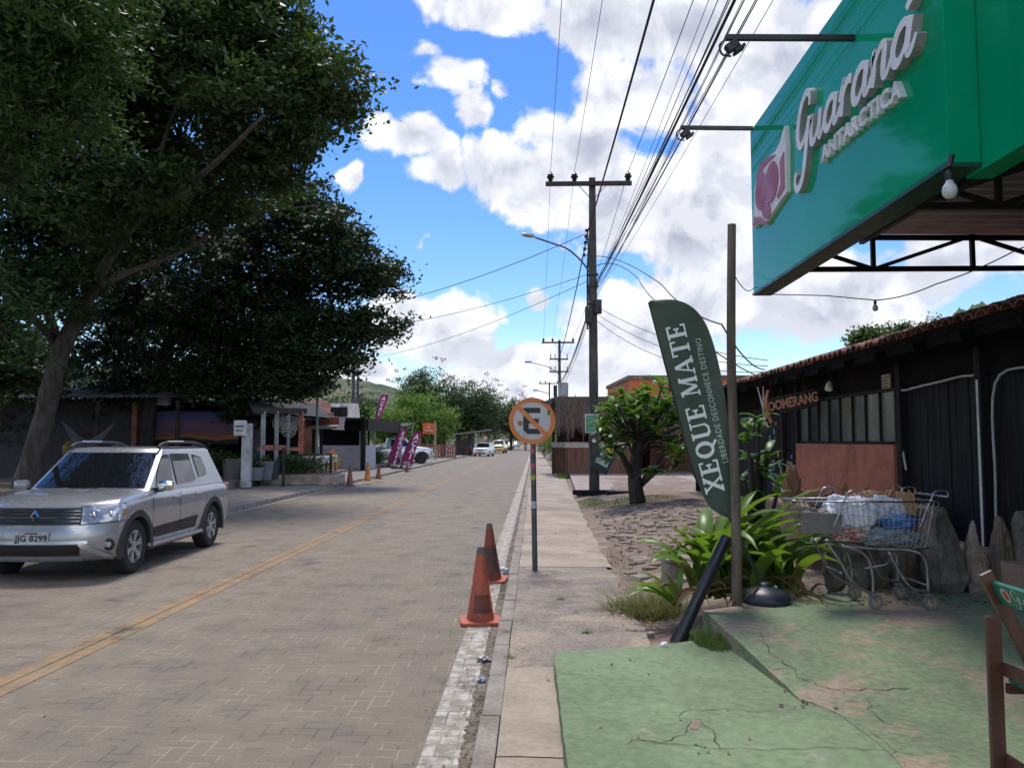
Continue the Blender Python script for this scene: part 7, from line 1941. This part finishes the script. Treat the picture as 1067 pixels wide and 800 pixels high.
b = MB(); b.box(((mx0 + mx1) / 2, -.03, (mz0 + mz1) / 2), (mx1 - mx0, .05, mz1 - mz0)); b.build('mural', mural(), hs)
b = MB(); b.box((X(173, Yh) - hx, -.3, Z(417, Yh) - .12), (.55, .3, .42)); b.box((X(168, Yh) - hx, -.3, Z(410, Yh) - .12), (1.3, .5, .12)); b.build('beam_end', mat('pale concrete', (.26, .27, .30), .8), hs)
for px in (60, 120, 200): 
    b = MB(); b.box((X(px, Yh) - hx, -1.4, zt / 2 - .1), (.14, .14, zt - .2)); b.build('post', M['bark_dark'], hs)
b = MB(); b.box((X(95, Yh) - hx, -.02, .95), (1.0, .06, 1.9)); b.build('door', M['bark_dark'], hs)
# hammock and small yellow things in the yard
hm = thing('hammock', 'dim greyish hammock slung behind the silver car', 'hammock', (X(92, 31), 31, .8))
def hmf(u, v):
    a = X(62, 31) - X(92, 31); c = X(120, 31) - X(92, 31); x = a + (c - a) * u
    return (x, (v - .5) * .9 * math.sin(u * PI), 1.75 - 1.15 * math.sin(u * PI) + .35 * (v * 2 - 1) ** 2 * math.sin(u * PI) - .1 * u)
b = MB(); b.grid(hmf, 24, 8); b.build('cloth', mat('grey hammock cloth', (.14, .13, .14), .9), hm, smooth=True)
b = MB(); b.tube([hmf(0, .5), (hmf(0, .5)[0] - .5, 0, 2.1)], .015, 5); b.tube([hmf(1, .5), (hmf(1, .5)[0] + .5, 0, 2.0)], .015, 5); b.build('rope', M['cable'], hm)
yb = P(75, 470, 31.5); o = MB().lathe([(.2, -.25), (.32, -.1), (.34, .2), (.2, .38), (.08, .42)], 16).build('clay_pot', mat('ochre pot', (.22, .14, .03), .7), None, smooth=40, loc=(yb.x, 31.5, yb.z)); tag(o, 'dim ochre pot under the trees left of the silver car', 'pot')
kd = thing('pot_stand', 'dark stand carrying the ochre pot', 'stand', (yb.x, 31.5, .12)); b = MB(); b.box((0, 0, (yb.z - .37) / 2), (.6, .5, yb.z - .37)); b.build('stand', M['bark_dark'], kd)
# ---- white meter post
Ym = 27.6; mp_ = thing('meter_post', 'white post with an electricity meter box next to the painted wall', 'post', (X(256, Ym), Ym, .14))
zt2 = Z(441, Ym) - .14
b = MB(); b.box((.05, 0, zt2 / 2), (.30, .26, zt2), bev=.015); b.build('post', mat('stained white post', (.40, .40, .40), .8, (.25, .25, .245), 3), mp_)
b = MB(); b.box((-.12, -.2, zt2 - .16), (.40, .16, .52), bev=.02); bxx = b.build('meter_box', mat('pale meter box', (.50, .50, .49), .6), mp_)
b = MB(); b.box((-.12, -.284, zt2 - .10), (.30, .006, .05)); b.box((-.12, -.284, zt2 - .24), (.26, .006, .04)); b.build('slot', M['plastic'], bxx)
# bins, pots and crates along the ledge
for k, (px, Y, w, h, c_, lab) in enumerate([(243, 28.6, .75, .75, (.10, .095, .09), 'grey concrete block planter left of the white meter post'), (268, 28.4, .5, .45, (.17, .18, .21), 'pale bluish pot right of the white meter post'), (277, 28.8, .6, .65, (.14, .15, .17), 'larger grey bucket between the meter post and the planter'), (285, 29.2, .45, .6, (.03, .03, .035), 'black bin left of the stone planter')]):
    t = thing('garden_pot', lab, 'pot', (X(px, Y), Y, .34)); b = MB(); b.lathe([(w * .36, 0), (w * .42, h * .3), (w * .5, h * .9), (w * .52, h), (w * .45, h), (w * .42, h * .85)], 18, cap=False); b.add([(w * .44 * math.cos(a), w * .44 * math.sin(a), h * .85) for a in np.linspace(0, 2 * PI, 18, endpoint=False)], [tuple(range(18))]); b.build('pot', mat('pot', c_, .75), t, smooth=40)
    if k < 3:
        b = MB()
        for q in range(14): strap_leaf(b, (0, 0, h * .8), rnd.uniform(0, 6.28), rnd.uniform(.3, .6), .07, rnd.uniform(.7, 1.4), rnd.uniform(.5, 1.6), n=5)
        b.build('leaf', M['lily_dark'], t, smooth=True)
# raised ledge and stone planter
lg = MB(); lg.box((-11.6, 27.3, .21), (3.0, 7.4, .30), bev=.03); o = lg.build('ledge', mat('mossy ledge concrete', (.17, .145, .12), .95, (.10, .09, .07), 2, bump=.7, bscale=18)); tag(o, 'low rough concrete ledge beside the pavement behind the silver car', 'wall')
pn = thing('stone_planter', 'low stone walled flower bed in front of the restaurant terrace', 'planter', (X(318, 30.2), 30.2, .12))
b = MB(); b.box((0, 0, .17), (2.7, 1.5, .36), bev=.05); b.build('wall', M['stone'], pn)
b = MB(); b.box((0, 0, .36), (2.4, 1.2, .04)); b.build('soil', M['dirt'], pn)
# ---- restaurant: porch towards the street, tiled and sheet roofs, a fascia board
rs = thing('restaurant', 'open fronted restaurant with tiled roof and low pale porch wall', 'restaurant', (-11, 36, .12))
def r_(x, y, z): return (x + 11, y - 36, z - .12)
b = MB(); b.box(r_(-14.9, 46.9, 1.5), (4.4, .2, 2.8)); b.box(r_(-16.4, 40, 1.7), (.2, 14, 3.2)); b.box(r_(-14.2, 33.6, 1.7), (4.4, .2, 3.2)); b.build('wall', mat('dull terracotta wall', (.24, .10, .065), .85, (.16, .07, .05), 2), rs)
b = MB(); b.box(r_(-13.6, 40, .18), (5.6, 13.6, .16)); b.box(r_(-11.2, 38, .16), (3.0, 16, .12)); b.build('floor_slab', M['grey_walk'], rs)
# low wall across the far end of the porch
xa, xb = X(328, 45), X(381, 45)
b = MB(); b.box(r_((xa + xb) / 2, 45, (Z(464, 45) + .12) / 2), (xb - xa, .22, Z(464, 45) - .12), bev=.02); b.box(r_(xb - .12, 46.5, (Z(464, 45) + .12) / 2), (.2, 3.0, Z(464, 45) - .14)); b.build('low_wall', mat('pale grey plaster', (.45, .43, .45), .85, (.36, .34, .35), 2, fine=.06), rs)
# posts
pw = mat('whitewashed post', (.30, .30, .31), .85, (.18, .18, .18), 3)
for px, Y, m_, w_ in ((274, 29.6, pw, .13), (288, 30.6, pw, .12), (300.5, 31.6, pw, .09), (313.5, 32.6, M['red_plaster'], .16), (327, 39, M['black_wood'], .14), (335, 44, M['black_wood'], .14), (378.5, 44.2, M['black_wood'], .24), (365, 50, M['black_wood'], .28), (384, 52, M['black_wood'], .12)):
    b = MB(); zt3 = Z(428, Y) if px < 320 else Z(434, Y); b.box(r_(X(px, Y), Y, zt3 / 2), (w_, w_, zt3)); b.build('post', m_, rs)
b = MB()
for Y in (30.1, 31.1): b.box(r_(X(280 + (Y - 30.1) * 13, Y), Y, Z(466, Y)), (.08, 1.2, .16))
b.bar(r_(X(262, 29.8), 30.5, Z(468, 30)), r_(X(313, 32.6), 32.6, Z(468, 32)), .08, .14); b.build('rail', M['red_plaster'], rs)
b = MB(); b.bar(r_(X(262, 28.8), 28.9, Z(427, 28.8)), r_(X(318, 33), 33, Z(428, 33)), .12, .22); b.build('beam', M['bark_dark'], rs)
# porch roof, tiled roof and grey sheet roof
def roof_quad(pts, m, name, waves=0, nu=60, nv=8, amp=.04, thick=.06):
    A, B, C, D = [Vector(p) for p in pts]
    def f(u, v):
        p = A.lerp(B, u).lerp(D.lerp(C, u), v); return r_(p.x, p.y, p.z + amp * math.sin(u * 2 * PI * waves))
    b = MB(); b.grid(f, max(nu, waves * 6), nv); n0 = len(b.v); b.grid(lambda u, v: Vector(f(u, v)) - Vector((0, 0, thick)), max(2, nu // 4), 2); return b.build(name, m, rs, smooth=True)
zE = lambda py, Y: Z(py, Y)
roof_quad([(X(262, 29.4), 29.4, zE(427, 29.4)), (X(352, 40), 40, zE(436, 40)), (X(330, 42), 42, zE(420, 42)), (X(255, 33), 33, zE(414, 33))], M['bark_dark'], 'porch_roof', 0, thick=.16)
roof_quad([(X(308, 36), 36, zE(432, 36)), (X(352, 41), 41, zE(431, 41)), (X(340, 45), 45, zE(417, 45)), (X(310, 41), 41, zE(416.5, 41))], M['roof_tile'], 'tile_roof', 16, amp=.05)
roof_quad([(X(345, 44), 44, zE(437, 44)), (X(375, 52), 52, zE(435, 52)), (X(373, 55), 55, zE(420, 55)), (X(340, 47), 47, zE(420, 47))], M['sheet_old'], 'sheet_roof', 22, amp=.04)
roof_quad([(X(345, 43), 43, zE(436, 43)), (X(383, 44), 44, zE(439, 44)), (X(404, 56), 56, zE(446, 56)), (X(362, 56), 56, zE(432, 56))], M['black_wood'], 'porch_roof', 0, thick=.22)
b = MB(); b.box(r_((X(356, 45) + X(385, 45)) / 2, 50, (Z(448, 44.5) + Z(435, 44.5)) / 2), (X(385, 45) - X(356, 45), 11, Z(435, 44.5) - Z(448, 44.5)), Matrix.Rotation(R(2.5), 3, 'Y')); b.build('eave', M['black_wood'], rs)
b = MB(); b.prism([(X(345, 41) + 11, 4.8), (X(362, 41) + 11, 4.8), (X(362, 41) + 11, 5.0), (X(345, 41) + 11, 5.0)], Z(434, 41) - .12, Z(424, 41) - .12); b.build('gable', M['bark_dark'], rs)
b = MB(); b.box(r_((X(318, 39) + X(353, 39)) / 2, 39, Z(440, 39)), (X(353, 39) - X(318, 39), .12, .52)); b.build('fascia', mat('brick red fascia', (.30, .085, .05), .8, (.24, .07, .045), 2), rs)
b = MB(); b.lathe([(.13, -.08), (.13, -.07)], 14, r_(X(338, 38.9), 39, Z(437, 39)), 'Y'); b.build('crest', mat('dull gold crest', (.30, .22, .10), .6), rs)
b = MB(); b.box(r_((X(322, 38.6) + X(352, 38.6)) / 2, 38.6, Z(444.5, 38.6)), (X(352, 38.6) - X(322, 38.6), .5, .13), Matrix.Rotation(R(8), 3, 'X')); b.build('awning', mat('grey awning', (.24, .25, .28), .6), rs)
b = MB(); b.box(r_((X(330, 46) + X(372, 46)) / 2, 46.6, Z(452, 46)), (X(372, 46) - X(330, 46), .06, 1.4)); b.build('window', M['dark_void'], rs)  # near-black sheet paints in the unlit depth of the open porch
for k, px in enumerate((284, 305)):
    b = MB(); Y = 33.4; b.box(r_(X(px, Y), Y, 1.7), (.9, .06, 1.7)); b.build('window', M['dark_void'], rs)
# furniture on the porch
def plastic_chair(label, x, y, rz, m):
    t = thing('plastic_chair', label, 'chair', (x, y, .32), rz)
    b = MB(); b.box((0, 0, .44), (.46, .44, .03), bev=.012); b.build('seat', m, t)
    b = MB(); b.box((0, .23, .70), (.46, .03, .46), Matrix.Rotation(R(-10), 3, 'X'), bev=.012); b.build('backrest', m, t)
    for sx in (-1, 1):
        for sy in (-1, 1): b = MB(); b.bar((sx * .24, sy * .23, 0), (sx * .20, sy * .19, .44), .04); b.build('leg', m, t)
    return t
M['orange_plastic'] = mat('red orange plastic', (.55, .10, .035), .5)
plastic_chair('red orange plastic chair against the low pale porch wall', X(351, 41), 41, R(70), M['orange_plastic'])
plastic_chair('red orange plastic chair nearer the porch tables', X(345.5, 38.5), 38.5, R(100), M['orange_plastic'])
for k, (px, Y, c_, lab) in enumerate([(322, 34, (.34, .35, .28), 'porch table under a greenish pale cloth'), (331, 36, (.42, .46, .47), 'porch table under a pale bluish cloth'), (340, 38, (.40, .36, .20), 'porch table under a yellowish cloth'), (309, 33, (.18, .19, .22), 'porch table under a dark grey cloth')]):
    t = thing('table', lab, 'table', (X(px, Y), Y, .3)); b = MB(); b.box((0, 0, .74), (.8, .8, .04), bev=.01); b.build('table_top', M['counter_wood'], t)
    for sx in (-1, 1):
        for sy in (-1, 1): q = MB(); q.bar((sx * .34, sy * .34, 0), (sx * .34, sy * .34, .73), .05); q.build('leg', M['counter_wood'], t)
    b = MB(); 
    def cl(u, v):
        x, y = (u - .5) * 1.5, (v - .5) * 1.5; ex = max(abs(x), abs(y)) - .42
        z = .768 if ex < 0 else .768 - ex; s = .42 / max(.42, max(abs(x), abs(y))); return (x * s * (1 + .05 * math.sin(9 * (x + y)) * (ex > 0)), y * s * (1 + .05 * math.sin(8 * (x - y)) * (ex > 0)), z)
    b.grid(cl, 24, 24); o = b.build('tablecloth', mat('cloth', c_, .9), None, smooth=True, loc=(X(px, Y), Y, .3)); tag(o, lab.replace('porch table under a', 'cloth hanging over a porch table,'), 'tablecloth')
fe = thing('railing', 'dark low railing between the stone planter and the porch tables', 'railing', (X(300, 31), 31, .2))
b = MB(); a = (X(290, 31) - X(300, 31), 0, .95); c = (X(345, 33.5) - X(300, 31), 2.5, .95); b.bar(a, c, .07, .07); b.bar((a[0], a[1], .55), (c[0], c[1], .55), .05, .05); b.build('rail', M['black_wood'], fe)
for k in range(4):
    f = k / 3; b = MB(); p = Vector(a).lerp(Vector(c), f); b.bar((p.x, p.y, 0), (p.x, p.y, .98), .08); b.build('post', M['black_wood'], fe)
b = MB(); b.tube([(0, 0, 0), (0, 0, 1.35)], .055, 8); o = b.build('post', M['bark_dark'], None, loc=(X(296, 28.4), 28.4, .12)); o.name = 'wooden_post'; tag(o, 'short dark wooden post at the pavement edge by the planter', 'post')
for k, (px, py, Y, r_0) in enumerate(((293, 441, 31.5, .34), (301, 448, 32, .30), (308, 440, 32.6, .3))):
    c = P(px, py, Y); t = thing('hanging_ornament', ['pale round woven ornament hanging by the left porch post', 'pale woven ornament hanging lowest between the porch posts', 'pale woven ornament hanging beside the terracotta porch post'][k], 'ornament', tuple(c))
    b = MB()
    for q in range(3): b.lathe([(r_0 * (1 - .28 * q) - .03, -.01), (r_0 * (1 - .28 * q), 0), (r_0 * (1 - .28 * q) - .03, .01)], 20, (0, 0, 0), 'Y', cap=False)
    for q in range(9): a = 2 * PI * q / 9; b.tube([(0, 0, 0), (r_0 * math.cos(a), 0, r_0 * math.sin(a))], .012, 4)
    b.build('hoop', mat('pale cane', (.36, .35, .33), .9), t); b = MB(); b.tube([(0, 0, r_0), (0, 0, Z(427, Y) - c.z)], .008, 4); b.build('string', M['cable'], t)
for k, (px, Y, c_) in enumerate(((313, 33.6, (.35, .33, .28)), (347, 40.5, (.5, .42, .10)), (325, 35.2, (.4, .05, .04)))):
    t = thing('menu_board', ['pale menu board leaning on the terracotta porch post', 'yellowish board leaning on the low pale porch wall', 'small red board standing among the porch tables'][k], 'sign', (X(px, Y), Y, .3)); t.rotation_euler = (R(-10), 0, R(12 * (k - 1)))
    b = MB(); b.box((0, 0, .42), (.5, .03, .8), bev=.01); b.build('board', mat('board', c_, .7, fine=.3), t)
    b = MB(); b.box((-.22, .12, .36), (.03, .22, .72), Matrix.Rotation(R(18), 3, 'X')); b.build('stand', M['bark_dark'], t)
# banner hanging askew and the small white board on the roof
bn = thing('banner', 'white cloth banner hanging askew from the restaurant roof edge', 'banner', (X(356, 42), 42, Z(434, 42)))
pts = [(354.5, 421), (362, 422.5), (358, 448), (349.5, 446.5)]
q = [P(px, py, 42) - Vector((X(356, 42), 42, Z(434, 42))) for px, py in pts]
b = MB(); b.grid(lambda u, v: (q[0].lerp(q[1], u).lerp(q[3].lerp(q[2], u), v)) + Vector((0, .05 * math.sin(v * 5 + u * 2), 0)), 10, 16); b.build('cloth', mat('white cloth', (.66, .66, .68), .8, fine=.04), bn, smooth=True)
b = MB(); a = P(346, 447, 42.05) - Vector((X(356, 42), 42, Z(434, 42))); b.tube([a, q[2] + Vector((.05, .05, .02))], .02, 6); b.tube([q[0] + Vector((0, .05, 0)), q[0] + Vector((0, .05, .4))], .02, 6); b.build('rod', M['white_paint'], bn)
sb = thing('roof_board', 'small white board standing on the roof by the tree crown', 'sign', (X(309, 40), 40, Z(412, 40)))
b = MB(); b.box((0, 0, .35), (.36, .05, .9)); b.build('board', M['white_paint'], sb); b = MB(); b.box((.36, .0, .4), (.26, .08, .9)); b.box((0, .2, -.3), (.06, .06, .8)); b.build('frame', M['black_steel'], sb)
# ---- carport beyond the restaurant
cpt = thing('carport', 'flimsy carport roof on thin poles over the silver pickup', 'carport', (-11.5, 56, .12))
b = MB(); b.box((1.0, 2, Z(444, 56)), (3.2, 6, .07), Matrix.Rotation(R(3), 3, 'X')); b.build('roof', M['bark'], cpt)
for x, y in ((-.4, -.6), (2.4, -.6), (2.4, 4.6), (-.4, 4.6)): b = MB(); b.tube([(x, y, 0), (x, y, 2.7)], .06, 8); b.build('post', M['grey_steel'], cpt)
# ---- feather flags for the açaí stand
M['purple'] = mat('magenta purple cloth', (.30, .022, .145), .75, (.25, .018, .12), 2, fine=.06)
def small_flag(label, Y, left, right, txt, txtl, size, base=True, basepx=None):
    """left and right: pixel outlines at depth Y from bottom to top"""
    o0 = P(*(basepx or left[0]), Y); t = thing('feather_flag', label, 'flag', (o0.x, Y, .125))
    f = lambda q: P(q[0], q[1], Y) - Vector((o0.x, Y, .125))
    A, B = spline([f(q) for q in left], 8), spline([f(q) for q in right], 8)
    b = MB(); b.grid(lambda u, v: samp(A, v).lerp(samp(B, v), u) + Vector((0, .06 * math.sin(v * 7 + u * 3), 0)), 8, 30); b.build('cloth', M['purple'], t, smooth=True)
    b = MB(); b.tube([Vector((0, .02, .02)), *A], .025, 6); b.build('pole', M['black_steel'], t)
    b = MB(); b.box((0, 0, .04), (1.1, .5, .06)); b.box((0, 0, .1), (.2, .2, .1)); b.build('base', M['black_steel'], t)
    p0, p1 = f(txtl[0]), f(txtl[1]); n = len(txt)
    m = MB(); ax = (p1 - p0).normalized()
    for i, chh in enumerate(txt):
        c = p0.lerp(p1, i / max(1, n - 1)); vs, fs = text_geo(chh, size, .012)
        ca = Vector((ax.z, 0, -ax.x))
        # letters stand upright across the flag, one above another
        m.add([c + Vector((v.x, -.09, v.y)) + Vector((v.y * .35, 0, 0)) for v in vs], fs)
    m.build('lettering', M['flag_white'], t); return t
# three flags
small_flag('left purple feather flag leaning right, lettered downwards', 49, [(404, 483), (410, 462), (418, 449), (424, 444)], [(415, 484), (417, 470), (422, 456), (424, 444)], 'SORVETE', [(420, 452), (411.5, 482)], .30, basepx=(405, 488))
small_flag('right purple feather flag lettered in white capitals in front of the pickup', 46.5, [(417.5, 485), (424, 464), (432, 452), (439.5, 448.5)], [(429, 486), (433, 470), (438, 457), (439.5, 448.5)], 'AÇAÍ', [(434, 455.5), (427.5, 476)], .40, basepx=(418, 490))
up_ = small_flag('purple feather flag flying high against the green trees', 62, [(391.5, 437), (393.5, 424), (397, 413), (400, 411)], [(395, 437), (400, 426), (404, 415), (404.5, 411)], 'AÇAÍ', [(400, 415.5), (395, 431.5)], .38, basepx=(391, 470))
for fl_ in (up_,): pass
b = MB()
for k in range(3): 
    c = P(424 + .3 * k, 481.5 + 1.4 * k, 46.4)
    b.box((c.x, c.y, c.z), (.36, .004, .03))
o = b.build('flag_print', M['flag_white']); 
o.parent = [q for q in scene.objects if q.get('label', '').startswith('right purple')][0]; o.location = -o.parent.location
# orange flag
of = thing('banner_flag', 'small square orange flag on a post before the bright green trees', 'flag', (X(453.5, 70), 70, .12))
b = MB(); b.tube([(0, 0, 0), (0, 0, Z(440, 70))], .09, 8); b.build('pole', mat('pale wood pole', (.30, .24, .15), .8), of)
w_ = X(453, 70) - X(440, 70); zt_, zb2 = Z(441, 70) - .12, Z(452, 70) - .12
b = MB(); b.grid(lambda u, v: (-w_ * (1 - u), .06 * math.sin(u * 5), zb2 + (zt_ - zb2) * v + .04 * math.sin(u * 4)), 10, 6); b.build('cloth', mat('orange cloth', (.62, .12, .035), .8, fine=.05), of, smooth=True)
b = MB(); b.box((-w_ * .5, -.09, zb2 + .28), (w_ * .62, .004, .12)); b.box((-w_ * .52, -.09, zb2 + .60), (w_ * .2, .004, .22)); b.build('print', mat('dull pale print', (.60, .36, .26), .8), of)
# wooden fence and hut at the bend
fc = thing('wooden_fence', 'low reddish wooden fence at the back of the left pavement', 'fence', (X(445, 75), 75, .12))
b = MB()
for k in range(18): b.box((-1.2 + k * .22, .04 * k, .6), (.17, .04, 1.35))
b.build('board_panel', M['counter_wood'], fc)
for k in (0, 9, 17): b = MB(); b.box((-1.2 + k * .22, .04 * k + .06, .75), (.14, .1, 1.7)); b.build('post', M['bark_dark'], fc)
ht = thing('wooden_hut', 'dark wooden roadside hut with a lean-to roof near the white hatchback', 'hut', (X(487, 92), 92, .12))
b = MB(); b.box((-.3, 0, 1.15), (1.8, 1.6, 2.3)); b.build('wall', M['bark_dark'], ht)
b = MB(); b.box((.6, -.2, 2.55), (4.2, 2.6, .10), Matrix.Rotation(R(-7), 3, 'Y')); b.build('roof', M['sheet_old'], ht)
b = MB(); b.tube([(2.4, -.8, 0), (2.4, -.8, 2.5)], .05, 6); b.build('post', M['bark'], ht); b = MB(); b.tube([(-1.2, -.9, 0), (-1.2, -.9, 2.5)], .05, 6); b.build('post', M['bark'], ht)
rp = thing('round_sign', 'tiny round red edged sign beside the dark hut', 'road sign', (X(505.5, 98), 98, .1))
b = MB(); b.tube([(0, 0, 0), (0, 0, 2.0)], .05, 6); b.build('pole', M['grey_steel'], rp)
b = MB(); b.lathe([(.34, -.07), (.34, -.04)], 20, (0, 0, Z(457.5, 98)), 'Y'); b.build('rim', mat('dull red rim', (.45, .10, .06), .6), rp); b = MB(); b.lathe([(.22, -.078), (.22, -.072)], 20, (0, 0, Z(457.5, 98)), 'Y'); b.build('face', mat('pale face', (.5, .42, .38), .6), rp)
for k, (px, Y, h) in enumerate(((491, 96, 446), (494, 100, 449))):
    c = P(px, h, Y); b = MB(); b.tube([(0, 0, 0), (0, 0, c.z)], .08, 6); o = b.build('wooden_post', M['bark'], None, loc=(c.x, Y, .1)); tag(o, ['taller grey post behind the dark hut', 'shorter grey post behind the dark hut'][k], 'post')
